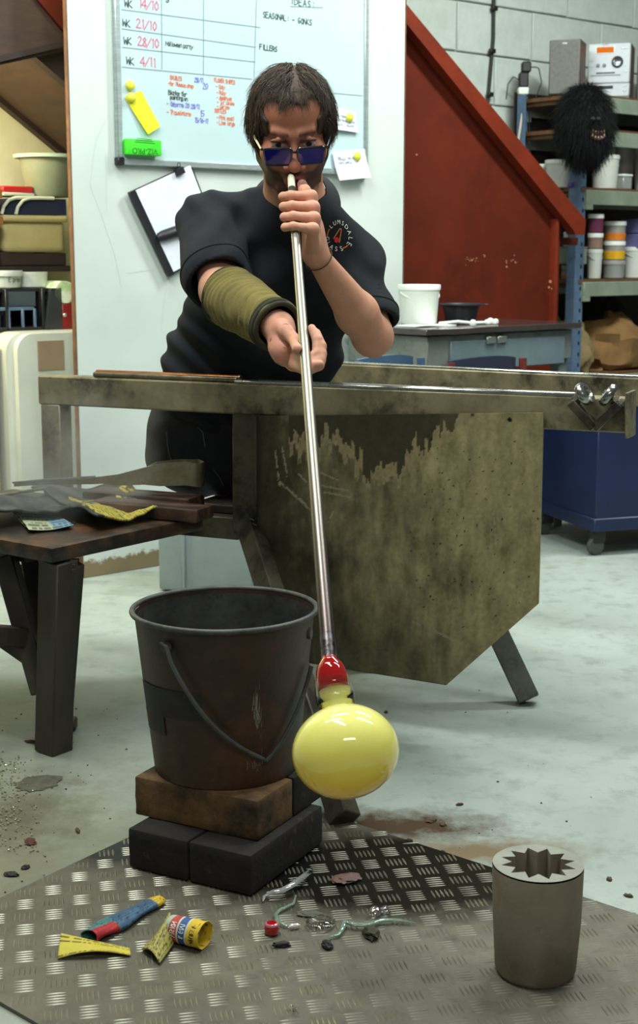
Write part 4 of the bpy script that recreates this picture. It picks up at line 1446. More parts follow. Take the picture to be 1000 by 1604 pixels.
for i in range(NU + 1):
    for j in range(NV + 1):
        x, y = ppx(i / NU, j / NV)
        n = mnoise.fractal(Vector((x / 90, y / 90, 1.3)), .8, 2.0, 5)
        n2 = mnoise.fractal(Vector((x / 16, y / 60, 4.3)), .8, 2.0, 4)
        n3 = mnoise.noise(Vector((x / 5, y / 5, 7.1)))
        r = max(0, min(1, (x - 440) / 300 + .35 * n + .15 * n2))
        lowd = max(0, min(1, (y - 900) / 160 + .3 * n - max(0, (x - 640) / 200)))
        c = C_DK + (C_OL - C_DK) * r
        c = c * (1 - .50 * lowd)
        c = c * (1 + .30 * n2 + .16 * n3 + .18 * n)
        # dark baked-on soot hanging from the top edge, with drips
        kx = int(x / 6.0)
        base = 50 + 60 * math.exp(-((x - 600) / 62) ** 2) + 18 * math.exp(-((x - 470) / 20) ** 2) - 55 * max(0, (x - 690) / 60) * 1
        dlen = base + 16 * drip[kx % 120] + 5 * drip[int(x / 2.5) % 120] + 14 * mnoise.noise(Vector((x / 25, 0, 2)))
        top = 646 - .0 * x
        d = y - top
        tan_in = dlen - (22 + 14 * drip[(kx * 7) % 120] + 16 * mnoise.noise(Vector((x / 18, 5, 1))))
        if x > 455 and x < 790:
            if d < tan_in and d < dlen:
                c = C_DK * .62 * (1 + .2 * n2) + C_TAN * .05
            elif d < dlen:
                c = C_TAN * (.86 + .2 * n3)
        if x >= 690 and d < 30 + 10 * n:
            c = c * .9 + C_TAN * .08
        # darker by the pipe and along the left edge
        s = math.exp(-((x - 520) / 60) ** 2 - ((y - 1000) / 60) ** 2) * .45
        s = max(s, .85 * math.exp(-((x - ppx(0, j / NV)[0]) / 5) ** 2))
        c = c * (1 - s) + C_DARK * s
        for (gx, gy, gr) in pitg.get((int(x // 12), int(y // 12)), ()):
            if (x - gx) ** 2 + (y - gy) ** 2 < gr * gr:
                c = C_DARK
        for (p, q) in scr:
            dx, dy = q[0] - p[0], q[1] - p[1]
            t = max(0, min(1, ((x - p[0]) * dx + (y - p[1]) * dy) / (dx * dx + dy * dy)))
            if (x - p[0] - t * dx) ** 2 + (y - p[1] - t * dy) ** 2 < 1.3 and n3 > -.35:
                c = lin(168, 158, 126)
        if (x - 800) ** 2 + (y - 657) ** 2 < 14 or (x - 518) ** 2 + (y - 638) ** 2 < 9:
            c = np.array((.005, .005, .005))
        cols.append(np.clip(c, .002, .9))
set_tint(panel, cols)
mb = MB()
mb.tube([FP(x, y, .002) for x, y in ((402, 652), (402, 832), (428, 912))], .006, 8)
mb.build('weld_seam', M_STEELD, bench, world=True)

# V roller rest clamped on the rail's right end
rr_ = FP(934, 640, .03)
ro = thing('roller_rest', 'V shaped pipe rest with two steel wheels on the bench\'s right end', 'roller rest', rr_)
M_CHR = mat('polished_steel', srgb(176, 176, 170), srgb(140, 140, 134), 20, .22, metal=.95)
M_BOLT = mat('dull_bolt_steel', srgb(140, 134, 120), srgb(100, 94, 82), 30, .4, metal=.8)
OX = Matrix(((FD.x, FN.x, 0, 0), (FD.y, FN.y, 0, 0), (0, 0, 1, 0), (0, 0, 0, 1)))       # x along rail, y to viewer, z up
mb = MB()
for s in (-1, 1):
    mb.beam((0, 0, -.040), (s * .052, 0, .012), .036, .018, up=(-s * .7, 0, .7), bev=.001, M=OX)
mb.build('bracket', M_STEELD, ro)
for s in (-1, 1):
    ax = Vector((s * .62, 0, -.78)).normalized()     # wheel axle
    cpt = Vector((s * .024, 0, .040))
    zz = -ax
    xx = Vector((0, 1, 0))
    yy = zz.cross(xx)
    Mx = Matrix(((xx.x, yy.x, zz.x, 0), (xx.y, yy.y, zz.y, 0), (xx.z, yy.z, zz.z, 0), (0, 0, 0, 1)))
    Mx.translation = cpt
    # wheel discs face each other across the V
    n = Vector((-s * .80, 0.15, .58)).normalized()
    xx = n.orthogonal().normalized()
    yy = n.cross(xx)
    Mw = Matrix(((xx.x, yy.x, n.x, 0), (xx.y, yy.y, n.y, 0), (xx.z, yy.z, n.z, 0), (0, 0, 0, 1)))
    Mw.translation = Vector((s * .0255, .0, .030))
    MB().lathe([(.006, -.009), (.014, -.010), (.024, -.008), (.0268, -.003), (.0268, .003), (.024, .008), (.014, .010), (.012, .006), (.006, .006), (.006, -.009)], 28, OX @ Mw).build('roller_wheel', M_CHR, ro)
    mb = MB()
    mb.tube([Mw @ Vector((0, 0, .012)), Mw @ Vector((0, 0, -.040))], .0052, 10, True, OX)
    mb.build('axle_bolt', M_BOLT, ro)
    for dz in (-.018, -.030):
        MB().lathe([(0, 0), (.0115, 0), (.0115, .008), (0, .008)], 6, OX @ Mw @ Matrix.Translation((0, 0, dz - .004))).build('hex_nut', M_BOLT, ro)

# ------------------------------------------------------------------ tool shelf on the left of the bench
TZ = .49
t0 = G(76, 858, TZ)
TE = (G(352, 800, TZ) - t0).normalized()           # away from the viewer
TL = Vector((-TE.y, TE.x, 0))                       # to the left
tl = thing('tool_table', 'charred wooden tool table with timber legs joined to the bench\'s left side', 'table', (t0.x, t0.y, 0))
M_CHAR = mat('charred_table_top', srgb(98, 66, 42), srgb(46, 34, 26), 5, .4, bump=.45, bscale=45, dirt=srgb(24, 20, 17), dscale=5, dlo=.36, dhi=.56)
M_LEGW = mat('greasy_timber', srgb(68, 61, 47), srgb(44, 38, 30), 8, .6, bump=.4, bscale=50, stretch=(1, 1, .3), dirt=srgb(30, 26, 22), dscale=6, dlo=.52, dhi=.7)
TX = Matrix(((TE.x, TL.x, 0, t0.x), (TE.y, TL.y, 0, t0.y), (0, 0, 1, 0), (0, 0, 0, 1)))
MB().box((.24, .33, TZ - .017), (.48, .68, .034), TX, .008, 2).build('table_top', M_CHAR, tl, world=True)
MB().box((.25, .40, TZ - .056), (.30, .42, .04), TX, .004).build('under_frame', M_LEGW, tl, world=True)
lg = G(84, 1176)
MB().beam((lg.x, lg.y, 0), (t0.x + TE.x * .045 + TL.x * .02, t0.y + TE.y * .045 + TL.y * .02, TZ - .034), .062, .062, up=tuple(TE), bev=.003).build('leg', M_LEGW, tl, world=True)
p2 = TX @ Vector((.42, .06, 0))
MB().beam((lg.x + TE.x * .06 + TL.x * .05, lg.y + TE.y * .06 + TL.y * .05, 0.01), (t0.x + TE.x * .080 + TL.x * .02, t0.y + TE.y * .080 + TL.y * .02, TZ - .05), .045, .045, up=tuple(TE), bev=.003).build('leg', M_LEGW, tl, world=True)
p3 = TX @ Vector((.05, .62, 0))
MB().beam((p3.x, p3.y, 0), (p3.x, p3.y, TZ - .034), .062, .062, up=tuple(TE), bev=.003).build('leg', M_LEGW, tl, world=True)
# braces
b0, b1 = P(68, 1085, lg.y + .02), P(8, 872, lg.y + .10)
MB().beam(b0, b1, .045, .055, up=(0, 1, 0), bev=.003).build('brace', M_LEGW, tl, world=True)
b0, b1 = P(70, 1000, lg.y + .10), P(48, 872, lg.y + .20)
MB().beam(b0, b1, .04, .04, up=(0, 1, 0), bev=.003).build('brace', M_LEGW, tl, world=True)
b0, b1 = P(46, 998, lg.y + .06), P(-60, 992, lg.y - .10)
MB().beam(b0, b1, .045, .045, up=(0, 0, 1), bev=.003).build('brace', M_LEGW, tl, world=True)
b0, b1 = P(66, 1045, lg.y + .04), P(-20, 985, lg.y + .02)
MB().beam(b0, b1, .03, .03, up=(0, 1, 0), bev=.003).build('brace', M_LEGW, tl, world=True)
MB().box((0, 0, 0), (.03, .04, .028), Matrix.Translation(G(110, 1143) + Vector((0, 0, .014))), .004).build('wedge', M_STEELD, tl, world=True)
mb = MB()
for k in range(14):
    p = P(107 + rr.uniform(-7, 7), 872 + k * 1.6, t0.y + .045)
    mb.lathe([(0, -.006), (.006, -.002), (.007, .002), (0, .006)], 7, Matrix.Translation(p))
mb.build('slag_drip', M_STEELD, tl, world=True)
# two dark boards lying on the table beside the post
for (x0, y0, L_, w_, zz, lab, yaw) in ((.30, .02, .30, .085, TZ, 'dark worn board on the tool table nearest the bench post', .42), (.40, .14, .30, .09, TZ, 'dark reddish board behind the nearer board on the tool table', .42)):
    c = TX @ Vector((x0 + .10, y0 + .07, 0))
    tag(MB().box((0, 0, .016), (L_, w_, .030), None, .006, 2).build('wooden_board', mat('rusty_board', srgb(92, 58, 42), srgb(44, 33, 28), 6, .45, bump=.4, bscale=50, stretch=(1, 4, 1), dirt=srgb(26, 22, 20), dscale=6, dlo=.45, dhi=.62), None, loc=(c.x, c.y, zz + .001), rot=(0, 0, math.radians(-24))), lab, 'board')
# spring jacks: a steel strap bent round, its blades tapering to the left
jx = thing('jacks', 'steel spring jacks with a wide bent handle lying on the tool table', 'jacks', G(250, 770, TZ + .045))
D0 = jx.location.y
ctr = []
for (px, py, dd_, hw) in ((22, 756, -.02, .003), (75, 752, -.02, .004), (150, 748, -.015, .006), (185, 748, -.01, .012), (225, 742, 0.0, .018), (250, 740, .0, .024), (290, 738, 0, .025), (312, 741, .01, .025), (319, 737, .045, .024), (311, 733, .085, .024), (280, 733, .095, .024), (245, 735, .085, .021), (225, 740, .065, .013), (190, 746, .05, .008), (150, 750, .04, .006), (120, 752, .03, .004), (80, 753, .03, .002)):
    ctr.append((P(px, py, D0 + dd_), hw))
vs, fs = [], []
for i, (c, hw) in enumerate(ctr):
    a = ctr[max(0, i - 1)][0]
    b = ctr[min(len(ctr) - 1, i + 1)][0]
    t = (b - a).normalized()
    nrm = Vector((-t.y, t.x, 0)).normalized() * .0022
    for s in ((1, 1), (1, -1), (-1, -1), (-1, 1)):
        vs.append(c + Vector((0, 0, hw * 1.15 * s[1] - .006)) + nrm * s[0])
for i in range(len(ctr) - 1):
    for k in range(4):
        k2 = (k + 1) % 4
        fs.append([i * 4 + k, i * 4 + k2, i * 4 + 4 + k2, i * 4 + 4 + k])
M_TOOL = mat('oiled_tool_steel', srgb(150, 140, 112), srgb(104, 96, 76), 12, .32, metal=.6, rvar=.1)
MB().add(vs, fs).build('bent_strap', M_TOOL, jx, world=True, ang=60)
MB().tube([ctr[0][0] + Vector((-.004, 0, 0)), ctr[1][0], ctr[2][0]], [.0022, .004, .0045], 8).build('blade_tip', M_CHR, jx, world=True)
rod = MB().tube([P(-20, 779, D0 - .06), P(78, 764, D0 + .04)], .004, 8)
tag(rod.build('steel_rod', M_TOOL, None, loc=P(-20, 779, D0 - .06), world=True), 'thin steel rod lying behind the charred newspaper on the tool table', 'rod')
# rods on the rail
for (x0, y0, x1, y1, r, m_, lab) in ((142, 586, 366, 598, .0088, mat('coppery_steel', srgb(206, 128, 70), srgb(150, 92, 56), 10, .32, metal=.75), 'coppery rod lying along the front rail of the bench'), (144, 591, 366, 600, .0068, M_TOOL, 'dull steel rod lying beside the coppery rod on the rail')):
    off = -.030 if 'coppery rod' in lab and 'dull' not in lab else -.012
    p0 = FP(x0, 592, 0)
    p1 = FP(x1, 600, 0)
    p0 = Vector((p0.x, p0.y, .80 + r)) + FN * off
    p1 = Vector((p1.x, p1.y, .80 + r)) + FN * off
    o = thing('metal_rod', lab, 'rod', p0)
    MB().tube([p0, p1], r, 12).build('shaft', m_, o, world=True)
    MB().tube([p1, p1 + (p1 - p0).normalized() * .004], r * 1.02, 12).build('bright_end', M_BRIGHT, o, world=True)

# ------------------------------------------------------------------ newspaper
M_PRINT = tint_mat('newsprint', .75, 0, .3, 60, var=.2, vscale=50)


def news(name, label, fn, cfn, nu, nv, loc, group=None, parent=None, thick=.0012):
    o = MB().grid(fn, nu, nv, thick).build(name, M_PRINT, parent, loc=loc if parent is None else None, world=True, ang=180)
    set_tint(o, [cfn(i / nu, j / nv) for i in range(nu + 1) for j in range(nv + 1)])
    if label:
        tag(o, label, 'newspaper', group)
    return o


Y_, YD, BK = lin(214, 196, 72), lin(150, 138, 70), lin(34, 34, 30)
CH, CHL = lin(40, 41, 38), lin(78, 80, 74)


def txtlines(u, v, rows, c, ink, seed=0, fill=.55):
    r = v * rows
    k = int(r)
    f = r - k
    h = mnoise.noise(Vector((u * 40, k * 3.7 + seed, 0)))
    if .25 < f < .25 + fill and h > -.12:
        return ink
    return c


def quad(px4, z, dz=None):
    q = [G(x, y, z) for x, y in px4]

    def fn(u, v):
        a = q[0].lerp(q[1], u)
        b = q[3].lerp(q[2], u)
        p = a.lerp(b, v)
        return p + Vector((0, 0, dz(u, v) if dz else 0))
    return fn, q


f1, q = quad(((18, 800), (75, 795), (116, 828), (45, 834)), TZ + .003, lambda u, v: .004 * math.sin(u * 4 + v * 3) + .005)
news('newspaper_scrap', 'pale blue and yellow newspaper scrap under the charred sheet on the tool table', f1, lambda u, v: (txtlines(u, v, 9, lin(180, 184, 140) if u < .6 else lin(120, 164, 190), lin(90, 96, 92), 3)), 26, 26, q[3])
f1, q = quad(((5, 796), (40, 793), (66, 822), (40, 828)), TZ + .002, lambda u, v: .012 * (1 - v) + .003)
news('newspaper_scrap', 'yellow newspaper corner beneath the blue scrap on the tool table', f1, lambda u, v: txtlines(u, v, 7, Y_ * .8, BK, 5), 20, 20, q[3])
f1, q = quad(((50, 778), (190, 758), (247, 804), (152, 823)), TZ + .016, lambda u, v: .010 * math.sin(u * 7 + 1) * (1 - .5 * v) + .006 * math.sin(v * 9 + u * 5) + .012 * (1 - u) + .004 * mnoise.noise(Vector((u * 7, v * 7, 0))))


def c1_(u, v):
    n = mnoise.fractal(Vector((u * 4, v * 4, 2)), .8, 2, 5)
    if v > .52 + .35 * n and u > .12 + .2 * n:
        return txtlines(v, u, 22, lin(190, 172, 66), lin(100, 92, 44), 1, .4)
    return CH + (CHL - CH) * max(0, min(1, .35 + n))


news('newspaper_pad', 'charred black newspaper pad with yellow printed edge smoking on the tool table', f1, c1_, 60, 50, q[3], thick=.005)
f1, q = quad(((-60, 790), (100, 776), (112, 800), (-30, 815)), TZ + .024, lambda u, v: .008 * math.sin(u * 6) + .012 * mnoise.noise(Vector((u * 5, v * 5, 4))) + .006)
news('newspaper_pad', 'burnt black folded newspaper at the left frame edge of the tool table', f1, lambda u, v: CH + (CHL - CH) * max(0, min(1, .3 + mnoise.fractal(Vector((u * 5, v * 5, 9)), .8, 2, 5))), 50, 30, q[3], thick=.006)

# ------------------------------------------------------------------ diamond plate on the floor
pL0, pL1 = G(0, 1412), G(205, 1315)
pR0, pR1 = G(590, 1305), G(1000, 1438)


def isect(a, b, c, d):
    r, s = (b - a), (d - c)
    den = r.x * s.y - r.y * s.x
    t = ((c.x - a.x) * s.y - (c.y - a.y) * s.x) / den
    return a + r * t


BKC = isect(pL0, pL1, pR0, pR1)
LFC = isect(pL0, pL1, G(0, 1575), G(50, 1604))
e2 = (pR1 - pR0).normalized()
RTC = BKC + e2 * 1.35
FRC = LFC + (G(50, 1604) - G(0, 1575)).normalized() * 1.2
PLZ = .006


def plate_mat():
    t = NT('tread_plate_steel')
    c = t.coord()
    base = t.mix(t.ramp(t.noise(5, 6, .7), [(.35, 0), (.68, 1)]), srgb(112, 107, 92), srgb(90, 85, 73))
    base = t.mix(t.ramp(t.noise(30, 5, .7), [(.52, 0), (.75, .8)]), base, srgb(68, 64, 54))

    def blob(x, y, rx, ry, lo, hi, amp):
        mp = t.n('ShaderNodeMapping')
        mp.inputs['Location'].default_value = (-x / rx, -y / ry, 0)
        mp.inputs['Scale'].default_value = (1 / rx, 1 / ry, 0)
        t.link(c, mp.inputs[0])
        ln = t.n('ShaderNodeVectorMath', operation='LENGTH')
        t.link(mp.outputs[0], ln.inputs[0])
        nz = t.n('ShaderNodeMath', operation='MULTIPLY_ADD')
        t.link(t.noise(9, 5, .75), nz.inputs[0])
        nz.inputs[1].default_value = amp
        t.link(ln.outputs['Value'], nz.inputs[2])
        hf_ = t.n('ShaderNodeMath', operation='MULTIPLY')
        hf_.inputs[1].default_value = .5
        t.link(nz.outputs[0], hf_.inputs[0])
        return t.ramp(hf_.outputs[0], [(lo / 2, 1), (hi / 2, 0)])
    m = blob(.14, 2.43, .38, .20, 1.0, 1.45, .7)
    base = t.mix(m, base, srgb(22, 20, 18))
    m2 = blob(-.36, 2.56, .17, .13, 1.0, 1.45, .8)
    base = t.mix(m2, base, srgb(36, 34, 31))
    t.set(col=base, metal=.15)
    r1 = t.ramp(t.noise(14, 5, .7), [(.3, .42), (.7, .6)])
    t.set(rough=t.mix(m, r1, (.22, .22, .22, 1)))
    t.bump(t.noise(120, 5, .7), .3, .001)
    return t.m


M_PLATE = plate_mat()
dp = thing('tread_plate', 'worn steel tread plate with raised bars lying on the pale floor', 'plate', (BKC.x, BKC.y, 0))
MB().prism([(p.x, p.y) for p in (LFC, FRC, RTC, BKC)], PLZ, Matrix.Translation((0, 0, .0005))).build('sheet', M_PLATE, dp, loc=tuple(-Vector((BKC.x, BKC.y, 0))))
# raised bars, five to a group, groups turned alternately
YAW = math.radians(11)
ux, uy = Vector((math.cos(YAW), math.sin(YAW), 0)), Vector((-math.sin(YAW), math.cos(YAW), 0))
CELL = .0475


def bar_mesh(mb, M=None):
    L_, w_, h_ = .0188, .0029, .0018
    prof = [(-1, 0), (-.6, .75), (0, 1), (.6, .75), (1, 0)]
    vs = []
    for (t, k) in prof:
        vs += [(t * L_, -w_ * k if abs(t) < 1 else 0, 0), (t * L_, 0, h_ * k), (t * L_, w_ * k if abs(t) < 1 else 0, 0)]
    fs = []
    for i in range(4):
        a = i * 3
        fs += [[a, a + 3, a + 4, a + 1], [a + 1, a + 4, a + 5, a + 2]]
    mb.add(vs, fs, M)


quadp = [LFC, FRC, RTC, BKC]


def inside(p, mrg=.006):
    for a, b in zip(quadp, quadp[1:] + quadp[:1]):
        d = (b - a).normalized()
        if d.x * (p.y - a.y) - d.y * (p.x - a.x) < mrg:
            return False
    return True


M_BARS = mat('worn_tread_bar', srgb(142, 139, 123), srgb(116, 112, 98), 8, .34, metal=.4, dirt=srgb(84, 80, 68), dscale=5, dlo=.5, dhi=.66)
if not inside((LFC + RTC) / 2):
    quadp.reverse()
bars = []
for i in range(-40, 41):
    for j in range(-10, 60):
        c = ux * (i * CELL) + uy * (j * CELL) + Vector((.05, 1.2, 0))
        turn = (i + j) % 2
        for k in range(-2, 3):
            p = c + (uy if turn == 0 else ux) * (k * .0081)
            if inside(p):
                v = P(500, 802, 1) - Vector((0, 0, CAM_H))
                px = 500 + FPX * p.x / (p.y * CT + CAM_H * ST)
                py_ = p.y
                vis = -30 < px < 1030 and p.y > 1.86
                if vis:
                    bars.append((p.y, p, turn))
bars.sort(key=lambda b: b[0])
bm0 = MB()
bar_mesh(bm0)
first = None
pitch = Matrix.Identity(4)
for n, (yy, p, turn) in enumerate(bars[:300]):
    if first is None:
        first = bm0.build('tread_bar', M_BARS, dp)
        o = first
    else:
        o = first.copy()
        COL.objects.link(o)
    o.location = (p.x - BKC.x, p.y - BKC.y, PLZ)
    o.rotation_euler = (0, 0, YAW + (0 if turn == 0 else PI / 2))
rest = MB()
for (yy, p, turn) in bars[300:]:
    bar_mesh(rest, Matrix.Translation((p.x, p.y, PLZ)) @ Matrix.Rotation(YAW + (0 if turn == 0 else PI / 2), 4, 'Z'))
o = rest.build('far_tread_bars', M_BARS, dp, world=True)
o['kind'] = 'stuff'

# ------------------------------------------------------------------ bricks under the bucket
def brick_mat(name, c1, c2, dirt, dlo, dhi):
    return mat(name, c1, c2, 14, .9, bump=.7, bscale=70, dirt=dirt, dscale=8, dlo=dlo, dhi=dhi)


M_BR1 = brick_mat('firebrick_tan', srgb(122, 90, 54), srgb(92, 68, 42), srgb(40, 33, 26), .44, .64)
M_BR2 = brick_mat('firebrick_sooty', srgb(42, 36, 29), srgb(26, 23, 20), srgb(104, 76, 48), .61, .70)
BRL, BRW, BRH = .266, .130, .0745


def brick(label, corner, ang, ex, ey, z, m_):
    """corner = near corner; the brick runs ex along ang and ey to its left"""
    c = Vector((corner.x, corner.y, 0)) + Vector((math.cos(ang), math.sin(ang), 0)) * ex / 2 + Vector((-math.sin(ang), math.cos(ang), 0)) * ey / 2
    mb = MB()
    b = bmesh.new()
    bmesh.ops.create_cube(b, size=1)
    for v in b.verts:
        v.co = Vector((v.co.x * (BRL - .003), v.co.y * (BRW - .003), v.co.z * BRH))
    bmesh.ops.subdivide_edges(b, edges=list(b.edges), cuts=3, use_grid_fill=True)
    bmesh.ops.bevel(b, geom=[e for e in b.edges if len(e.link_faces) == 2 and e.calc_face_angle() > .5], offset=.004, segments=2, profile=.5, affect='EDGES')
    for v in b.verts:
        n = mnoise.noise(v.co * 38 + Vector((corner.x * 9, z * 50, ang)))
        v.co += v.normal * n * .0016
    mb.bm(b)
    yaw = ang if ex > ey else ang + PI / 2
    o = mb.build('firebrick', m_, None, loc=(c.x, c.y, z + BRH / 2), rot=(0, 0, yaw))
    return tag(o, label, 'brick', 'firebricks stacked under the bucket')


f0, fr_, fl_ = G(394, 1413), G(510, 1325), G(213, 1352)
angR = math.atan2(fr_.y - f0.y, fr_.x - f0.x)
zb = PLZ + .003
uR = Vector((math.cos(angR), math.sin(angR), 0))
uL = Vector((-math.sin(angR), math.cos(angR), 0))
brick('black sooty firebrick at the bottom right, nearest the glass drops', f0, angR, BRL, BRW, zb, M_BR2)
brick('sooty firebrick at the bottom left with a tan chip', f0 + uL * (BRW + .001), angR, BRL, BRW, zb, M_BR2)
u0_ = G(404, 1257, zb + BRH * 2)
brick('tan firebrick in the top layer facing the papers, bucket on its back edge', u0_, angR, BRW, BRL, zb + BRH + .001, M_BR1)
brick('dark firebrick in the top layer behind the tan one, under the bucket', u0_ + uR * (BRW + .001), angR, BRW, BRL, zb + BRH + .001, M_BR2)

# ------------------------------------------------------------------ bucket
bz = zb + 2 * BRH + .002
bp = G(355, 1197, bz)
M_BKT = mat('rusty_bucket', srgb(70, 48, 33), srgb(40, 31, 24), 7, .5, metal=.15, bump=.4, bscale=60, dirt=srgb(98, 62, 38), dscale=4, dlo=.5, dhi=.72)
M_BKI = mat('grey_scale_metal', srgb(88, 88, 84), srgb(56, 56, 54), 18, .55, metal=.3, bump=.3)
bk = thing('bucket', 'rusty brown metal bucket with tape patch and wire handle on firebricks', 'bucket', (bp.x, bp.y, bz))
bh, br0, br1 = .302, .133, .166
wob = lambda a, z: .006 * math.sin(a * 2 + .6) + .004 * math.sin(3 * a + z * 20)
MB().lathe([(0, .004), (br0 - .006, .004), (br0, 0), (br0 + .001, .006), (br0 + (br1 - br0) * .97, bh - .006), (br1 - .003, bh - .004), (br0 - .003, .010), (0, .010)], 64, None, wob).build('body', M_BKT, bk)
rim = []
for k in range(65):
    a = 2 * PI * k / 64
    r = br1 * (1 + wob(a, bh)) + .003
    rim.append((r * math.cos(a), r * math.sin(a), bh - .002))
MB().lathe([(br0 - .005, .012), (br0 - .0045 + (br1 - br0) * .96, bh - .010)], 64, None, wob).build('inner_wall', mat('bucket_inside', srgb(70, 70, 67), srgb(44, 44, 43), 14, .5, metal=.2, bump=.3, dirt=srgb(28, 27, 25), dscale=20), bk)
MB().tube(rim, .0052, 10, False).build('rolled_rim', M_BKI, bk)


def on_bucket(a, z, off=0.0):
    r = (br0 + (br1 - br0) * z / bh) * (1 + wob(a, z)) + off
    return Vector((r * math.cos(a), r * math.sin(a), z))


M_TAPE = mat('black_cloth_tape', srgb(44, 41, 36), srgb(34, 32, 29), 40, .7, bump=.2, bscale=200)
for (a0, a1, z0, z1, off) in ((-2.85, -1.78, .128, .182, .0012), (-2.95, -2.35, .088, .126, .0010)):
    MB().grid(lambda u, v: on_bucket(a0 + (a1 - a0) * u, z0 + (z1 - z0) * v + .006 * (u - .5), off), 16, 3, .001).build('tape_patch', M_TAPE, bk)
# wire handle hanging down the front
hp = []
A0h, A1h = -2.18, -1.0
for k in range(25):
    t = k / 24
    a = A0h + (A1h - A0h) * t
    z = .270 * (1 - t) + .052 * t - .040 * math.sin(PI * t) * (1 - .1 * t)
    if t < .06:
        z = .268 + .02 * t
    hp.append(on_bucket(a, z, .010 + .012 * math.sin(PI * min(1, t * 1.2))))
hp2 = [on_bucket(A0h, .266, .002), on_bucket(A0h - .01, .272, .014)] + hp[1:]
for k in range(1, 9):
    t = k / 8
    hp2.append(on_bucket(A1h + 0.75 * t, .052 + .15 * t ** 1.3, .010))
MB().tube(hp2, .0042, 8).build('wire_handle', M_BKI, bk)
for a in (A0h, A1h + .75):
    MB().lathe([(0, 0), (.011, 0), (.011, .004), (0, .006)], 12, Matrix.Translation(on_bucket(a, .264, 0)) @ Vector((math.cos(a), math.sin(a), 0)).to_track_quat('Z', 'Y').to_matrix().to_4x4()).build('handle_lug', M_BKI, bk)
mb = MB()
for k in range(150):
    t = rr.random() ** .7
    a = -1.17 + rr.gauss(0, 1) * .05 * (.3 + t) + .03
    z0 = .185 - .15 * t + rr.uniform(-.01, .01)
    L_ = rr.uniform(.006, .03)
    w_ = rr.uniform(.0006, .0014)
    mb.add([on_bucket(a - w_ * 4, z0, .0006), on_bucket(a + w_ * 4, z0, .0006), on_bucket(a, z0 + L_, .0006)], [[0, 1, 2]])
o = mb.build('lime_streaks', mat('lime_scale', srgb(150, 146, 132), srgb(110, 104, 92), 30, .8), bk)
o['kind'] = 'stuff'

# ------------------------------------------------------------------ star mould
og_ = G(836, 1543)
top_z = .0
om_c = G(836, 1532)
for _ in range(30):
    zt_ = CAM_H - om_c.y * ((FPX * ST + (1358 - 802) * CT) / (FPX * CT - (1358 - 802) * ST))
mh = zt_
zt_r = 73 * om_c.y * 1.04 / (FPX * CT - (1358 - 802) * ST) * CT * 1.0
ML = thing('star_mould', 'grey stone-like cylinder mould with a star shaped hole on the tread plate', 'mould', (om_c.x + .004, om_c.y + .01, PLZ + .002))
M_GRAPH = mat('grey_brown_refractory', srgb(146, 134, 114), srgb(120, 109, 92), 7, .75, bump=.3, bscale=60, dirt=srgb(98, 86, 70), dscale=5, dlo=.5, dhi=.7)
M_GRTOP = mat('pale_refractory', srgb(154, 154, 142), srgb(136, 136, 124), 14, .8, bump=.2)
rt_, rb_ = zt_r, zt_r * .86
hm = mh - PLZ
NS = 12
ang0 = .13


def star(rad_o, rad_i, z, n=NS):
    return [((rad_o if k % 2 == 0 else rad_i) * math.cos(ang0 + PI * k / n), (rad_o if k % 2 == 0 else rad_i) * math.sin(ang0 + PI * k / n), z) for k in range(2 * n)]


def circ(r, z, n=NS, mul=4):
    return [(r * math.cos(ang0 + 2 * PI * k / (2 * n * mul)), r * math.sin(ang0 + 2 * PI * k / (2 * n * mul)), z) for k in range(2 * n * mul)]


mb = MB()
mb.lathe([(0, 0), (rb_ * .93, 0), (rb_, .008), (rb_ + (rt_ - rb_) * .5, hm * .5), (rt_ - .003, hm - .006), (rt_ - .0035, hm - .003)], 96, Matrix.Rotation(ang0, 4, 'Z'), lambda a, z: .004 * math.sin(3 * a + z * 30))
mb.build('body', M_GRAPH, ML)
mb = MB()
sv = star(rt_ * .80, rt_ * .55, hm)
cv = circ(rt_ - .0035, hm)
cv2 = circ(rt_ - .0035, hm - .003)
fs = []
N2 = 2 * NS
for k in range(N2):
    k2 = (k + 1) % N2
    c = [N2 + (k * 4 + q_) % (N2 * 4) for q_ in range(5)]
    fs += [[k, c[0], c[1]], [k, c[1], c[2]], [k, c[2], k2], [k2, c[2], c[3]], [k2, c[3], c[4]]]
mb.add(sv + cv, fs)
mb.build('top_face', M_GRTOP, ML, smooth=False)
mb = MB()
s2 = star(rt_ * .62, rt_ * .44, .02)
fs = [[k, (k + 1) % N2, N2 + (k + 1) % N2, N2 + k] for k in range(N2)] + [[N2 + k for k in range(N2)]]
mb.add(sv + s2, fs)
mb.build('star_hole', M_GRAPH, ML, smooth=False)

# ------------------------------------------------------------------ blowpipe with its glass
A_ = P(456.5, 281, 3.17)
B_ = P(516, 1040, 2.15)
PD = (B_ - A_).normalized()


def pipe_pt(py):
    lo, hi = 0.0, 1.0
    for _ in range(50):
        m = (lo + hi) / 2
        p = A_.lerp(B_, m)
        y = 802 + (-(p.z - CAM_H) * CT - p.y * ST) / (p.y * CT - (p.z - CAM_H) * ST) * FPX
        if y < py:
            lo = m
        else:
            hi = m
    return A_.lerp(B_, m)


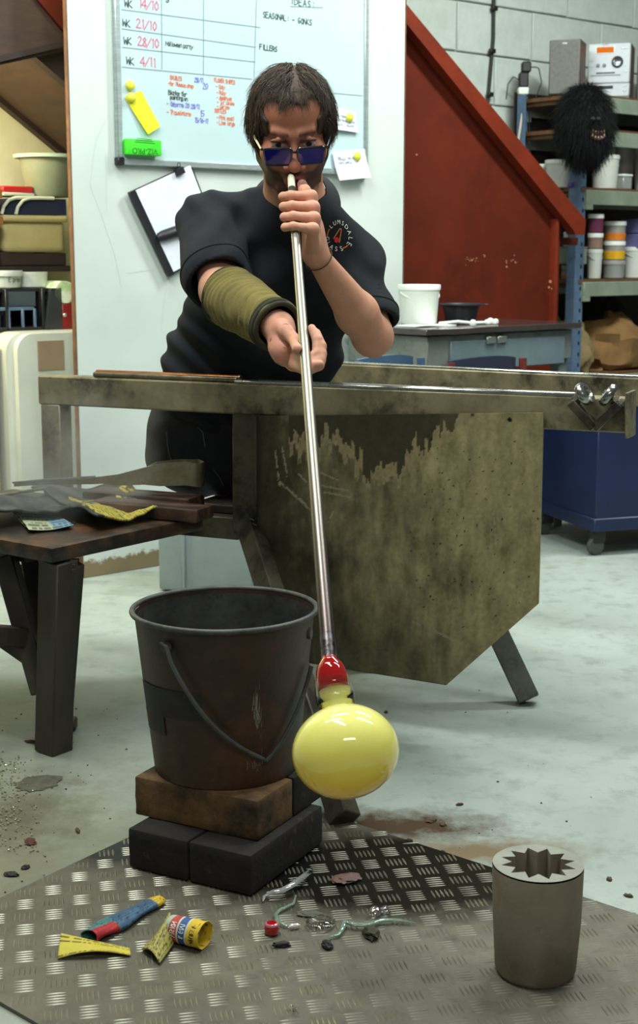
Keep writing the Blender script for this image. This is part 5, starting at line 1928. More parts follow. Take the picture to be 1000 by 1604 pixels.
bpz = thing('blowpipe', 'long steel blowpipe carrying a yellow glass bubble held at the man\'s mouth', 'blowpipe', B_)
t = NT('blowpipe_steel')
sp = t.n('ShaderNodeSeparateXYZ')
t.link(t.coord(), sp.inputs[0])
f = t.ramp(sp.outputs[2], [(.02, 1), (.40, 0)])
t.set(col=t.mix(f, srgb(150, 146, 136), srgb(84, 70, 70)), metal=.9, rough=.34)
t.bump(t.noise(90, 5, .6), .12, .001)
M_PIPE = t.m
L_P = (B_ - A_).length
pp = lambda s: A_ + PD * s
MB().tube([pp(.055), pp(.10), pp(.4), pp(.62), pp(L_P - .19), pp(L_P - .055)], [.0088, .0092, .0096, .0102, .0112, .0120], 20).build('pipe_tube', M_PIPE, bpz, world=True)
MB().tube([pp(L_P - .055), pp(L_P - .02), pp(L_P + .005)], [.0124, .0126, .0122], 20).build('pipe_head', mat('scaled_pipe_head', srgb(96, 90, 92), srgb(30, 28, 30), 30, .35, metal=.8, lo=.45, hi=.55, bump=.4), bpz, world=True)
MB().tube([pp(-.012), pp(-.006), pp(.0), pp(.030), pp(.034)], [.0062, .0076, .0080, .0082, .0080], 16).build('mouthpiece', mat('ivory_mouthpiece', srgb(214, 216, 188), srgb(200, 202, 172), 30, .4), bpz, world=True)
MB().tube([pp(.034), pp(.058)], [.0084, .0086], 16).build('ferrule', mat('dark_ferrule', srgb(70, 68, 64), rough=.4, metal=.6), bpz, world=True)
# glass parts are turned on the pipe's axis
zq = PD.to_track_quat('Z', 'Y').to_matrix().to_4x4()
zq.translation = B_
MAXIS = zq
SG = B_.y * 1.045 / FPX
t = NT('red_glass')
t.set(col=srgb(176, 18, 12), rough=.03, trans=.2, ior=1.5, coat=1.0, coatr=.02)
M_RG = t.m
t = NT('clear_glass')
t.set(col=(1, 1, .96, 1), rough=.0, trans=1.0, ior=1.48)
M_CG = t.m
t = NT('thin_clear_glass')
t.set(col=(1, 1, .9, 1), rough=.0, trans=1.0, ior=1.12, coat=.6, coatr=.02)
M_CGT = t.m
t = NT('yellow_glass')
sp = t.n('ShaderNodeSeparateXYZ')
t.link(t.coord(), sp.inputs[0])
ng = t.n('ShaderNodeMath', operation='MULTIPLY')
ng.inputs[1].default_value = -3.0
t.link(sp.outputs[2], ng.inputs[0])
f = t.ramp(ng.outputs[0], [(.10, srgb(250, 240, 150)), (.26, srgb(252, 240, 128)), (.44, srgb(252, 214, 70)), (.66, srgb(246, 182, 36))])  # pale top to amber bottom: glass thickness and lighting, both put into the colour
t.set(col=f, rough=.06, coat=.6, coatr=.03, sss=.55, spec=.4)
t.b.inputs['Subsurface Radius'].default_value = (.10, .07, .02)
t.b.inputs['Subsurface Scale'].default_value = 1.0
M_YG = t.m
ax_up = Vector((0, 0, 1))
# bubble hangs just below the pipe end; its own axis leans with the pipe
bub_c = P(541.5, 1177, 2.075)
XBc = MAXIS.inverted() @ bub_c
bx_ = (bub_c - (B_ - PD * .02)).normalized()
ZB = bx_.to_track_quat('Z', 'Y').to_matrix().to_4x4()
ZB.translation = bub_c
rB = 84.5 * 2.075 * 1.045 / (FPX) * 1.0
hB = rB * .87
prof = []
nk = .0245
dn = (bub_c - B_).length
for k in range(30):
    a = -PI / 2 + PI * k / 29 * 1.0
    r, z = rB * math.cos(a), hB * math.sin(a)
    prof.append((max(r, 0), z))
body = [(nk * .99, -dn + .0405), (nk * 1.03, -dn + .0425), (nk * 1.02, -hB - .016), (nk * .98, -hB - .004), (nk * 1.03, -hB + .0015)] + [(r, z) for (r, z) in prof if r > nk * 1.06 or z > 0]
body = [(0, -dn + .0405)] + body
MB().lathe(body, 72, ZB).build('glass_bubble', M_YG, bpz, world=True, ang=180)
red = [(0, -.006), (.0128, -.006), (.0152, .0), (.0215, .007), (.0252, .016), (.0272, .028), (.0274, .040), (.0264, .0475), (0, .0475)]
ZR = bx_.to_track_quat('Z', 'Y').to_matrix().to_4x4()
ZR.translation = B_ - PD * .006
MB().lathe([(r * .92, z) for r, z in red], 48, ZR).build('red_glass_collar', M_RG, bpz, world=True, ang=180)
clr = [(0.0276, .030), (.0296, .042), (.0310, .054), (.0306, .064), (.0290, .071), (.0282, .071), (.0288, .056), (0.0276, .030)]
MB().lathe([(r * .98, z) for r, z in clr], 48, ZR).build('clear_glass_lip', M_CGT, bpz, world=True, ang=180)

# ------------------------------------------------------------------ newspaper rolls and glass bits on the plate
pz = PLZ + .002


def strip_fn(pts, w0, w1, up=.0):
    """a strip along a list of ground points (with height), width vector given per end"""
    pts = [Vector(p) for p in pts]

    def fn(u, v):
        s = u * (len(pts) - 1)
        i = min(int(s), len(pts) - 2)
        p = pts[i].lerp(pts[i + 1], s - i)
        w = Vector(w0).lerp(Vector(w1), u)
        return p + w * v
    return fn


TEAL, RED_, BLU = lin(66, 118, 116), lin(176, 44, 52), lin(64, 92, 120)
# blue-teal crumpled roll
g0_, g1_ = G(140, 1478, pz), G(252, 1414, pz)
ax_ = (g1_ - g0_)
ax_n = ax_.normalized()
sd_ = Vector((-ax_n.y, ax_n.x, 0))


def roll_fn(a, ln, r0, r1, turns, squash, wav, seed):
    an = (ln).normalized()
    sn = Vector((-an.y, an.x, 0))

    def fn(u, v):
        r = r0 + (r1 - r0) * u
        ph = -PI / 2 + 2 * PI * turns * v
        rr_ = r * (1 + .10 * v)
        n = mnoise.noise(Vector((u * 4, v * 5, seed)))
        rr_ *= 1 + wav * n
        p = a + ln * u + sn * (rr_ * math.cos(ph)) + Vector((0, 0, squash * rr_ * math.sin(ph) + squash * r + .0012))
        if v > .99:
            p += an * 0
        return Vector((p.x, p.y, max(pz + .001, p.z)))
    return fn


def c2_(u, v):
    n = mnoise.fractal(Vector((u * 6, v * 6, 2)), .8, 2, 4)
    if u > .88:
        c = lin(214, 178, 52)
    elif u < .30 and v > .45:
        c = RED_
    elif u < .34:
        c = TEAL
    else:
        c = BLU * (1 + .4 * n)
    c = txtlines(u, v, 14, c, c * 1.5, 2, .3)
    if mnoise.noise(Vector((u * 30, v * 40, 3))) > .42:
        c = BK
    return c


news('newspaper_roll', 'crumpled teal and blue newspaper roll with a red end on the tread plate', roll_fn(g0_, ax_, .0175, .0095, 1.12, .55, .60, 1), c2_, 44, 40, g0_, 'newspaper scraps on the tread plate')
# folded yellow strip
g2 = [G(92, 1478, pz), G(150, 1492, pz), G(205, 1484, pz)]
fy = lambda u, v: (lambda p: p + Vector((0, 0, .010 * math.sin(PI * u) * (1 - v) + .014 * (1 - u) * v + .002)))(G(90 + 115 * u, 1503 - 5 * u, pz).lerp(G(96 + 108 * u, 1476 + 11 * u, pz), v))
news('newspaper_strip', 'flat yellow newspaper strip folded at one end, left of the printed scraps', fy, lambda u, v: txtlines(u, v, 5, Y_, BK * 1.5, 8, .25), 44, 16, g2[0], 'newspaper scraps on the tread plate')
fy2 = lambda u, v: (lambda p: p + Vector((0, 0, .003 + .012 * (1 - v))))(G(90 + 26 * u, 1478 + 30 * u, pz).lerp(G(98 + 38 * u, 1474 + 22 * u, pz), v))
# greenish yellow folded wedge
g3 = G(252, 1510, pz)
fw = lambda u, v: (lambda p: p + Vector((0, 0, .003 + .030 * u * (1 - abs(2 * v - 1)) + .010 * math.sin(v * PI))))(G(222 + 28 * v, 1490 + 22 * v, pz).lerp(G(262 + 10 * v, 1452 + 30 * v, pz), u))
news('newspaper_wedge', 'dirty yellow folded newspaper wedge beside the multicoloured roll', fw, lambda u, v: BK if mnoise.noise(Vector((u * 22, v * 26, 5))) > .32 else txtlines(u, v, 9, lin(182, 172, 88), lin(96, 94, 60), 4, .3), 36, 30, g3, 'newspaper scraps on the tread plate')
# multicoloured roll
g4, g5 = G(268, 1470, pz), G(322, 1484, pz)


def c4_(u, v):
    bands = ((.12, lin(176, 190, 170)), (.36, lin(196, 70, 66)), (.40, lin(220, 220, 210)), (.60, lin(62, 92, 150)), (.64, lin(214, 216, 200)), (1.1, lin(226, 190, 48)))
    for (b, c) in bands:
        if u < b:
            break
    if mnoise.noise(Vector((u * 26, v * 30, 8))) > .46:
        return BK
    return c


fr4 = roll_fn(g4, g5 - g4, .019, .021, 1.25, .95, .12, 6)
rl = thing('newspaper_roll', 'short newspaper roll banded red, blue and yellow on the tread plate', 'newspaper', g4, 0, 'newspaper scraps on the tread plate')
news('rolled_paper', None, fr4, c4_, 44, 40, None, None, rl)
mb = MB()
for (txt, uu, k) in (('VISION', .18, lin), ('& GIVI', .43, lin)):
    handwrite(mb, txt, 0, 0, .13, lambda a, b: (lambda u, v: fr4(u, v) + (fr4(u, v) - (g4 + (g5 - g4) * u + Vector((0, 0, .02)))).normalized() * .0012)(uu + b * 1.0, .62 - a * .32), .022, 1.0)
mb.build('headline_lettering', M_TUBW, rl, world=True)
mb = MB()
handwrite(mb, 'MINUTES &', 0, 0, .12, lambda a, b: (lambda u, v: fr4(u, v) + (fr4(u, v) - (g4 + (g5 - g4) * u + Vector((0, 0, .02)))).normalized() * .0012)(.74 + b, .64 - a * .26), .02, .95)
mb.build('headline_lettering', M_BLACKP, rl, world=True)

M_GREYG = mat('grey_glass_ribbon', srgb(150, 152, 152), srgb(120, 122, 122), 20, .12, coat=1)
M_CLEARG = M_CG
t = NT('green_tint_glass')
t.set(col=srgb(188, 216, 200), rough=.02, trans=.75, ior=1.5, coat=.5)
M_GG = t.m
# red drop
rd = G(426, 1462, pz)
d = thing('glass_drop', 'round ruby red glass drop on the tread plate', 'glass', rd)
MB().lathe([(0, 0), (.010, 0), (.0125, .004), (.0128, .010), (.0115, .015), (.0085, .0185), (0, .0165)], 28).build('drop', M_RG, d)
MB().lathe([(.0082, .0185), (.0112, .0160), (.0118, .0150), (.0108, .0182), (.0082, .0190), (.0082, .0185)], 28).build('pale_rim', mat('pink_rim_glass', srgb(196, 112, 130), rough=.1, coat=1), d)
wc_ = G(461, 1456, pz)
tag(MB().tube([(-.010, 0, .003), (-.004, .002, .005), (.004, .004, .005), (.010, .008, .004)], [.001, .0035, .004, .0012], 8).build('white_chip', mat('white_glass', srgb(232, 214, 214), rough=.15, coat=1), None, loc=wc_), 'small white glass chip right of the red drop', 'glass')
# grey ribbon
rp_ = [G(x, y, pz + h) for x, y, h in ((412, 1412, .003), (414, 1404, .004), (426, 1398, .010), (444, 1394, .014), (460, 1385, .016), (474, 1374, .014), (486, 1365, .012), (487, 1362, .018), (480, 1361, .022))]
rbm = MB().tube(rp_, [.0012, .003, .0048, .0055, .0052, .005, .0045, .003, .001], 8, True, None, .35)
tag(rbm.build('glass_ribbon', M_GREYG, None, loc=rp_[2] - Vector((0, 0, rp_[2].z - pz)), world=True), 'curled grey glass ribbon lying beside the bottom brick', 'glass')
rp2 = [G(x, y, pz + h) for x, y, h in ((464, 1402, .003), (460, 1415, .004), (440, 1424, .005), (432, 1432, .004), (436, 1443, .005), (448, 1449, .004), (457, 1450, .003))]
tag(MB().tube(rp2, [.0012, .0028, .0032, .0038, .0045, .0036, .0012], 8, True, None, .5).build('glass_curl', M_GG, None, loc=rp2[3] - Vector((0, 0, .004)), world=True), 'clear glass curl just above the red drop', 'glass')
# clear disc
cd = G(503, 1450, pz)
d = thing('glass_lump', 'flat round clear glass lump full of bubbles on the tread plate', 'glass', cd)
MB().lathe([(0, 0), (.020, 0), (.0235, .003), (.0238, .006), (.019, .010), (.008, .012), (0, .0115)], 32, None, lambda a, z: .06 * math.sin(3 * a) + .03 * math.sin(7 * a)).build('lump', M_CG, d)
mb = MB()
for k in range(60):
    a, r = rr.uniform(0, 6.28), .019 * math.sqrt(rr.random())
    s = rr.uniform(.0008, .002)
    mb.lathe([(0, -s), (s * .8, 0), (0, s)], 5, Matrix.Translation((r * math.cos(a), r * math.sin(a), rr.uniform(.003, .008))))
o = mb.build('trapped_grit', mat('silver_grit', srgb(150, 150, 140), rough=.2, metal=.6), d)
o['kind'] = 'stuff'
rp3 = [G(x, y, pz + h) for x, y, h in ((515, 1468, .003), (530, 1464, .004), (538, 1452, .006), (540, 1444, .008), (556, 1448, .007), (575, 1449, .006), (600, 1441, .006), (625, 1441, .005), (652, 1446, .003))]
tag(MB().tube(rp3, [.0015, .004, .0045, .006, .0058, .0055, .005, .0035, .001], 10, True, None, .6).build('glass_thread', M_GG, None, loc=rp3[4] - Vector((0, 0, .006)), world=True), 'long pale green glass thread trailing right from the clear lump', 'glass')
for (x, y, s, lab) in ((587, 1434, .010, 'clear jagged glass shard standing behind the green thread'), (604, 1432, .009, 'clear glass shard right of the jagged one behind the green thread')):
    b = bmesh.new()
    bmesh.ops.create_icosphere(b, subdivisions=2, radius=s)
    for v in b.verts:
        v.co *= 1 + .5 * mnoise.noise(v.co * 160 + Vector((x, 0, 0)))
        v.co.z = v.co.z * .8 + s * .7
        v.co.z = max(0, v.co.z)
    g_ = G(x, y, pz)
    tag(MB().bm(b).build('glass_shard', M_CG, None, loc=g_, smooth=False), lab, 'glass')
M_CHARD = mat('charred_scrap', srgb(34, 33, 30), srgb(20, 19, 18), 40, .7, bump=.6)


def lump(name, label, px, py, sx, sy, sz, m_, cat, seed, z=None):
    b = bmesh.new()
    bmesh.ops.create_icosphere(b, subdivisions=3, radius=1)
    for v in b.verts:
        k = 1 + .45 * mnoise.noise(v.co * 2.2 + Vector((seed, seed * .3, 0)))
        v.co = Vector((v.co.x * sx * k, v.co.y * sy * k, max(0, v.co.z * sz * k + sz * .5)))
    g_ = G(px, py, pz if z is None else z)
    return tag(MB().bm(b).build(name, m_, None, loc=g_, rot=(0, 0, seed)), label, cat)


lump('pink_shard', 'flat pinkish brown shard on the black part of the tread plate', 542, 1378, .026, .018, .005, mat('pink_shard', srgb(118, 84, 72), srgb(88, 66, 58), 30, .6), 'shard', .3)
lump('charred_scrap', 'black charred scrap below the clear glass lump', 513, 1483, .012, .008, .006, M_CHARD, 'scrap', 2)
lump('charred_scrap', 'dark olive scrap under the green glass thread', 582, 1465, .020, .012, .008, mat('olive_scrap', srgb(62, 60, 40), srgb(44, 42, 30), 30, .8, bump=.5), 'scrap', 5)
lump('charred_scrap', 'black sliver left of the scrap, below the red drop', 441, 1482, .005, .014, .005, M_CHARD, 'scrap', 8)
lump('plate_dust', 'grey flattened ash patch above the clear glass lump', 486, 1432, .022, .012, .003, mat('ash_grey', srgb(92, 92, 82), srgb(76, 76, 68), 30, .9), 'ash', 3)
tag(MB().tube([G(x, y, pz + .003) for x, y in ((448, 1583), (456, 1576), (462, 1578), (466, 1574), (460, 1584), (468, 1588))], [.001, .002, .002, .002, .002, .001], 7).build('glass_sliver', M_CG, None, loc=G(458, 1580, pz), world=True), 'tiny clear glass sliver near the front of the tread plate', 'glass')
# scraps on the painted floor
M_DRY = mat('dry_brown_scrap', srgb(92, 76, 54), srgb(62, 52, 38), 20, .9, bump=.4)
for (nm, lab, x, y, sx, sy, sz, m_, sd_i) in (
        ('dry_blotch', 'grey dried blotch on the floor left of the bricks', 62, 1226, .048, .040, .0016, mat('grey_residue', srgb(98, 96, 80), srgb(78, 76, 62), 40, .9), 1),
        ('bark_scrap', 'red brown scrap on the floor left of the bricks', 48, 1320, .016, .010, .004, mat('red_brown_scrap', srgb(92, 48, 34), srgb(62, 36, 28), 30, .8), 2),
        ('charred_scrap', 'black scrap on the floor at the left frame edge', 18, 1371, .014, .008, .004, M_CHARD, 3),
        ('charred_scrap', 'dark pebble on the floor just above the tread plate\'s left edge', 40, 1360, .008, .006, .004, M_CHARD, 4),
        ('bark_scrap', 'thin brown twig scrap left of the tan firebrick', 122, 1302, .013, .004, .003, M_DRY, 5),
        ('bark_scrap', 'brown scrap on the floor left of the tool table leg', 48, 1163, .015, .006, .004, M_DRY, 6),
        ('floor_chip', 'brown chip on the pale floor directly right of the glass bubble', 676, 1286, .012, .008, .003, M_DRY, 7),
        ('floor_chip', 'grey brown chip right of the bubble, second along the floor', 694, 1292, .009, .006, .003, M_DRY, 8),
        ('floor_chip', 'dark chip on the floor close to the plate\'s back edge', 693, 1336, .006, .005, .003, M_CHARD, 9),
        ('floor_chip', 'black chip between plate edge and scorched patch', 638, 1320, .012, .007, .004, M_CHARD, 10),
        ('floor_chip', 'brown chip right of the star mould on the floor', 955, 1378, .007, .005, .003, M_DRY, 11),
        ('floor_chip', 'pale brown chip far right on the floor beyond the mould', 985, 1404, .008, .005, .003, M_DRY, 12),
        ('floor_chip', 'tan chip floor level near the bubble\'s upper right', 720, 1261, .008, .004, .003, M_DRY, 13),
        ('floor_chip', 'dark chip on the floor right of the clear glass lip', 605, 1116, .007, .005, .003, M_DRY, 14)):
    lump(nm, lab, x, y, sx, sy, sz, m_, 'scrap' if 'scrap' in nm or 'chip' in nm else 'blotch', sd_i, .0005)
# glinting glass crumbs at the left edge
mb = MB()
for k in range(260):
    px = abs(rr.gauss(0, 34)) - 6
    py = rr.uniform(1175, 1330) + px * .3
    s = rr.uniform(.001, .0034) * (1.0 if px < 60 else .6)
    g_ = G(px, py, .0005)
    b = bmesh.new()
    bmesh.ops.create_icosphere(b, subdivisions=1, radius=s)
    for v in b.verts:
        v.co *= rr.uniform(.6, 1.2)
        v.co.z = max(0, v.co.z + s * .4)
    mb.bm(b, Matrix.Translation(g_))
o = mb.build('glass_crumbs', mat('glass_crumb', srgb(176, 172, 130), srgb(120, 116, 88), 60, .08, coat=1), None, loc=G(10, 1260), world=True, smooth=False)
tag(o, 'glinting glass crumbs scattered over the dirty floor at the left', 'crumbs', None, 'stuff')
mb = MB()
for k in range(130):
    px, py = rr.uniform(130, 990), rr.uniform(1020, 1430)
    if k < 70:
        px, py = rr.uniform(0, 260), rr.uniform(1100, 1400)
    s = rr.uniform(.0008, .0030)
    g_ = G(px, py, .0004)
    if inside(g_, -.01) or (180 < px < 520 and py > 1180):
        continue
    b = bmesh.new()
    bmesh.ops.create_icosphere(b, subdivisions=1, radius=s)
    for v in b.verts:
        v.co *= rr.uniform(.6, 1.3)
        v.co.z = max(0, v.co.z * .5 + s * .3)
    mb.bm(b, Matrix.Translation(g_))
o = mb.build('floor_grit', M_DRY, None, loc=G(300, 1250), world=True, smooth=False)
tag(o, 'fine brown grit scattered over the pale painted floor', 'grit', None, 'stuff')

# ------------------------------------------------------------------ the glassblower: smooth bodies grown from a distance field
class SDF:
    def __init__(self, lo, hi, h):
        self.lo, self.h = np.array(lo, float), h
        self.n = np.ceil((np.array(hi, float) - self.lo) / h).astype(int) + 1
        self.d = np.full(tuple(self.n), 0.2, np.float32)

    def win(self, a, b, m):
        i0 = np.clip(np.floor((np.minimum(a, b) - m - self.lo) / self.h).astype(int), 0, self.n - 1)
        i1 = np.clip(np.ceil((np.maximum(a, b) + m - self.lo) / self.h).astype(int) + 1, 1, self.n)
        sl = tuple(slice(x, y) for x, y in zip(i0, i1))
        g = np.ogrid[sl]
        return sl, [(g[k] * self.h + self.lo[k]).astype(np.float32) for k in range(3)]

    def comb(self, sl, d, k, op):
        D = self.d[sl]
        if op == 'u':
            if k > 0:
                hh = np.clip(.5 + .5 * (D - d) / k, 0, 1)
                r = D * (1 - hh) + d * hh - k * hh * (1 - hh)
            else:
                r = np.minimum(D, d)
        else:
            d = -d
            if k > 0:
                hh = np.clip(.5 - .5 * (D - d) / k, 0, 1)
                r = D * (1 - hh) + d * hh + k * hh * (1 - hh)
            else:
                r = np.maximum(D, d)
        self.d[sl] = r

    def cap(self, a, b, ra, rb, k=.01, op='u'):
        a, b = np.array(a, float), np.array(b, float)
        sl, (X, Y, Z) = self.win(a, b, max(ra, rb) + k + .012)
        ab = b - a
        L2 = float(ab @ ab) + 1e-12
        t = np.clip(((X - a[0]) * ab[0] + (Y - a[1]) * ab[1] + (Z - a[2]) * ab[2]) / L2, 0, 1)
        d = np.sqrt((X - a[0] - t * ab[0]) ** 2 + (Y - a[1] - t * ab[1]) ** 2 + (Z - a[2] - t * ab[2]) ** 2) - (ra + (rb - ra) * t)
        self.comb(sl, d.astype(np.float32), k, op)
        return self

    def chain(self, pts, rad, k=.004):
        for p, q, r, s in zip(pts[:-1], pts[1:], rad[:-1], rad[1:]):
            self.cap(p, q, r, s, k)
        return self

    def ell(self, c, r, Rm=None, k=.01, op='u'):
        c, r = np.array(c, float), np.array(r, float)
        m = float(r.max())
        sl, (X, Y, Z) = self.win(c, c, m + k + .012)
        X, Y, Z = X - c[0], Y - c[1], Z - c[2]
        if Rm is not None:
            Rm = np.array(Rm, float)      # columns are the local axes
            x = X * Rm[0, 0] + Y * Rm[1, 0] + Z * Rm[2, 0]
            y = X * Rm[0, 1] + Y * Rm[1, 1] + Z * Rm[2, 1]
            z = X * Rm[0, 2] + Y * Rm[1, 2] + Z * Rm[2, 2]
        else:
            x, y, z = X, Y, Z
        k0 = np.sqrt((x / r[0]) ** 2 + (y / r[1]) ** 2 + (z / r[2]) ** 2)
        k1 = np.sqrt((x / r[0] ** 2) ** 2 + (y / r[1] ** 2) ** 2 + (z / r[2] ** 2) ** 2) + 1e-9
        d = k0 * (k0 - 1) / k1
        self.comb(sl, d.astype(np.float32), k, op)
        return self

    def mesh(self):
        D = self.d
        s = D < 0
        c = np.zeros(tuple(x - 1 for x in D.shape), np.int8)
        for i in (0, 1):
            for j in (0, 1):
                for k in (0, 1):
                    c += s[i:i + c.shape[0], j:j + c.shape[1], k:k + c.shape[2]]
        idx = np.argwhere((c > 0) & (c < 8))
        num = np.full(c.shape, -1, np.int32)
        num[tuple(idx.T)] = np.arange(len(idx))
        acc = np.zeros((len(idx), 3))
        cnt = np.zeros(len(idx))
        off = np.array([(i, j, k) for i in (0, 1) for j in (0, 1) for k in (0, 1)])
        for a in range(8):
            for b in range(a + 1, 8):
                if np.abs(off[a] - off[b]).sum() != 1:
                    continue
                pa, pb = idx + off[a], idx + off[b]
                da, db = D[tuple(pa.T)], D[tuple(pb.T)]
                m = (da < 0) != (db < 0)
                t = (da / (da - db + 1e-12))[m][:, None]
                acc[m] += pa[m] * (1 - t) + pb[m] * t
                cnt[m] += 1
        v = acc / cnt[:, None] * self.h + self.lo
        q = []
        for ax in range(3):
            o1, o2 = (ax + 1) % 3, (ax + 2) % 3
            sa = [slice(None)] * 3
            sb_ = [slice(None)] * 3
            sa[ax] = slice(0, -1)
            sb_[ax] = slice(1, None)
            A, B = s[tuple(sa)], s[tuple(sb_)]
            e = np.argwhere(A != B)
            ok = (e[:, o1] > 0) & (e[:, o2] > 0) & (e[:, o1] < c.shape[o1]) & (e[:, o2] < c.shape[o2])
            e = e[ok]
            flip = s[tuple(e.T)]
            u1 = np.zeros(3, int)
            u1[o1] = 1
            u2 = np.zeros(3, int)
            u2[o2] = 1
            f = np.stack([num[tuple((e - u1 - u2).T)], num[tuple((e - u2).T)], num[tuple(e.T)], num[tuple((e - u1).T)]], 1)
            f[~flip] = f[~flip][:, ::-1]
            q.append(f)
        return v, np.concatenate(q)


def sdf_obj(name, sdf, m, parent, mats=None, disp=None):
    v, f = sdf.mesh()
    me = bpy.data.meshes.new(name)
    me.vertices.add(len(v))
    X = np.array(XF[parent.name].inverted())
    vl = v @ X[:3, :3].T + X[:3, 3]
    me.vertices.foreach_set('co', vl.astype(np.float32).ravel())
    me.loops.add(f.size)
    me.loops.foreach_set('vertex_index', f.astype(np.int32).ravel())
    me.polygons.add(len(f))
    me.polygons.foreach_set('loop_start', np.arange(0, f.size, 4, dtype=np.int32))
    me.update(calc_edges=True)
    me.validate()
    me.materials.append(m)
    me.shade_smooth()
    o = bpy.data.objects.new(name, me)
    COL.objects.link(o)
    o.parent = parent
    XF[o.name] = XF[parent.name]
    return o, v


nv = lambda p: np.array(p, float)
man = thing('person', 'seated man in black polo shirt and blue sunglasses blowing into a long pipe', 'person', P(330, 720, 3.72) * 1.0)
man.location.z = .49
XF[man.name] = Matrix.Translation(man.location)

# head frame
HS = 1.06
HO = P(457, 203, 3.27)
tilt = math.radians(22)
HR = Matrix.Rotation(math.radians(-2.4), 3, 'Y') @ Matrix.Rotation(math.radians(3), 3, 'Z') @ Matrix.Rotation(tilt, 3, 'X')
HRn = np.array(HR)


def HL(x, y, z):
    return np.array(HO) + HRn @ (np.array((x, y, z)) * HS)


# joints
NB = nv(P(462, 318, 3.42))                 # base of the neck
SHR, SHL = nv(P(322, 348, 3.42)), nv(P(556, 398, 3.46))
ELR, WRR = nv(P(347, 456, 3.17)), nv(P(436, 512, 2.90))
ELL, WRL = nv(P(584, 527, 3.30)), nv(P(496, 400, 3.11))
CH_, WA, HI = nv(P(438, 430, 3.50)), nv(P(398, 560, 3.62)), nv(P(345, 690, 3.72))

body = SDF((-.42, 2.66, .70), (.30, 3.78, 1.50), .0024)


def hcap(a, b, ra, rb, k=.01, op='u'):
    body.cap(HL(*a), HL(*b), ra * HS, rb * HS, k, op)


def hell(c, r, k=.01, op='u'):
    body.ell(HL(*c), np.array(r) * HS, HRn, k, op)


hell((0, .012, .032), (.0765, .100, .088))
hell((0, -.030, -.045), (.060, .064, .076), .03)
hell((0, -.030, .050), (.062, .062, .050), .02)
for s in (-1, 1):
    hcap((s * .056, .005, -.055), (s * .022, -.066, -.100), .020, .018, .02)
    hell((s * .043, -.062, -.028), (.026, .024, .024), .02)
hell((0, -.076, -.098), (.026, .020, .018), .02)
hcap((-.036, -.080, .020), (-.012, -.090, .016), .010, .012, .012)
hcap((.036, -.080, .020), (.012, -.090, .016), .010, .012, .012)
for s in (-1, 1):
    hell((s * .031, -.098, -.001), (.018, .018, .011), .010, 's')
    hell((s * .031, -.0775, -.001), (.0135, .0135, .0135), .002)
    hcap((s * .018, -.0890, .005), (s * .031, -.0935, .0085), .0035, .0042, .004)
    hcap((s * .031, -.0935, .0085), (s * .045, -.084, .004), .0042, .003, .004)
    hcap((s * .020, -.087, -.009), (s * .042, -.083, -.008), .003, .003, .005)
hcap((0, -.090, .006), (0, -.110, -.036), .0075, .0105, .010)
hell((0, -.1125, -.043), (.0130, .0125, .0115), .008)
for s in (-1, 1):
    hell((s * .0145, -.099, -.047), (.0085, .011, .0085), .006)
    hell((s * .0075, -.107, -.0545), (.0035, .005, .004), .003, 's')
# lips pushed forward round the mouthpiece
mouth = (0.0, -.0985, -.0790)
for k in range(8):
    a = 2 * PI * k / 8
    b = 2 * PI * (k + 1) / 8
    f = lambda t: (.0155 * math.cos(t), -.0985 + .004 * abs(math.cos(t)), -.0790 + .0105 * math.sin(t))
    hcap(f(a), f(b), .0058, .0058, .005)
hell((0, -.088, -.066), (.026, .014, .010), .012)
for s in (-1, 1):
    hell((s * .079, .012, -.008), (.009, .019, .032), .008)
    hell((s * .086, .006, -.006), (.004, .010, .018), .004, 's')
body.cap(HL(0, .030, -.060), NB + nv((0, .03, -.03)), .066, .070, .03)
body.cap(HL(0, -.02, -.10), NB + nv((0, -.01, -.03)), .030, .030, .03)
# trunk under the shirt
body.cap(NB + nv((0, .02, -.04)), CH_, .080, .105, .05)
body.cap(CH_ + nv((-.07, 0, 0)), CH_ + nv((.07, 0, .0)), .105, .105, .05)
body.cap(CH_, WA + nv((0, 0, .03)), .12, .115, .05)
body.cap(WA + nv((-.08, 0, 0.03)), WA + nv((.07, 0, .03)), .10, .10, .05)
for S_ in (SHR, SHL):
    body.cap(NB + nv((0, .02, -.05)), S_, .046, .040, .04)
# arms
body.cap(SHR, ELR, .046, .046, .03)
body.chain([ELR, ELR * .6 + WRR * .4, WRR], [.045, .043, .029], .02)
body.cap(SHL, ELL, .044, .045, .03)
body.chain([ELL, ELL * .68 + WRL * .32 + nv((.004, 0, -.004)), WRL], [.043, .0455, .0245], .02)


# --- the man's left hand: a fist round the pipe just under his mouth
def pin(py, dx=0.0, dy=0.0, dz=0.0):
    return nv(pipe_pt(py)) + nv((dx, dy, dz))


mcp, fing = [], []
for i, (py, xk, r) in enumerate(((306, .0395, .0098), (322, .0420, .0102), (338, .0415, .0098), (354, .0370, .0090))):
    lift = nv((0, 0, .002))
    K = pin(py + 2 + i, xk, -.016 + .003 * i, 0)
    Pp = pin(py + 1, -.0035 - (.003 if i == 3 else 0) + .001 * i, -.0245, .0)
    Dp = pin(py + 2, -.0205, -.002, .0)
    T = pin(py + 2, -.010, .0185, 0)
    mcp.append(K)
    fing.append([K, Pp, Dp, T])
    body.chain([K, (K + Pp) / 2 + nv((0, -.002, 0)), Pp, Dp, T], [r * 1.12, r * 1.0, r * 1.06, r * .95, r * .82], .0035)
palmL = (mcp[0] + mcp[1] + mcp[2] + mcp[3]) / 4
for i, K in enumerate(mcp):
    body.cap(K, WRL + nv((.004 - .004 * i, .002, .008 - .003 * i)), .0122, .0175, .012)
body.cap((palmL + WRL) / 2 + nv((-.004, .010, .010)), WRL, .020, .022, .015)
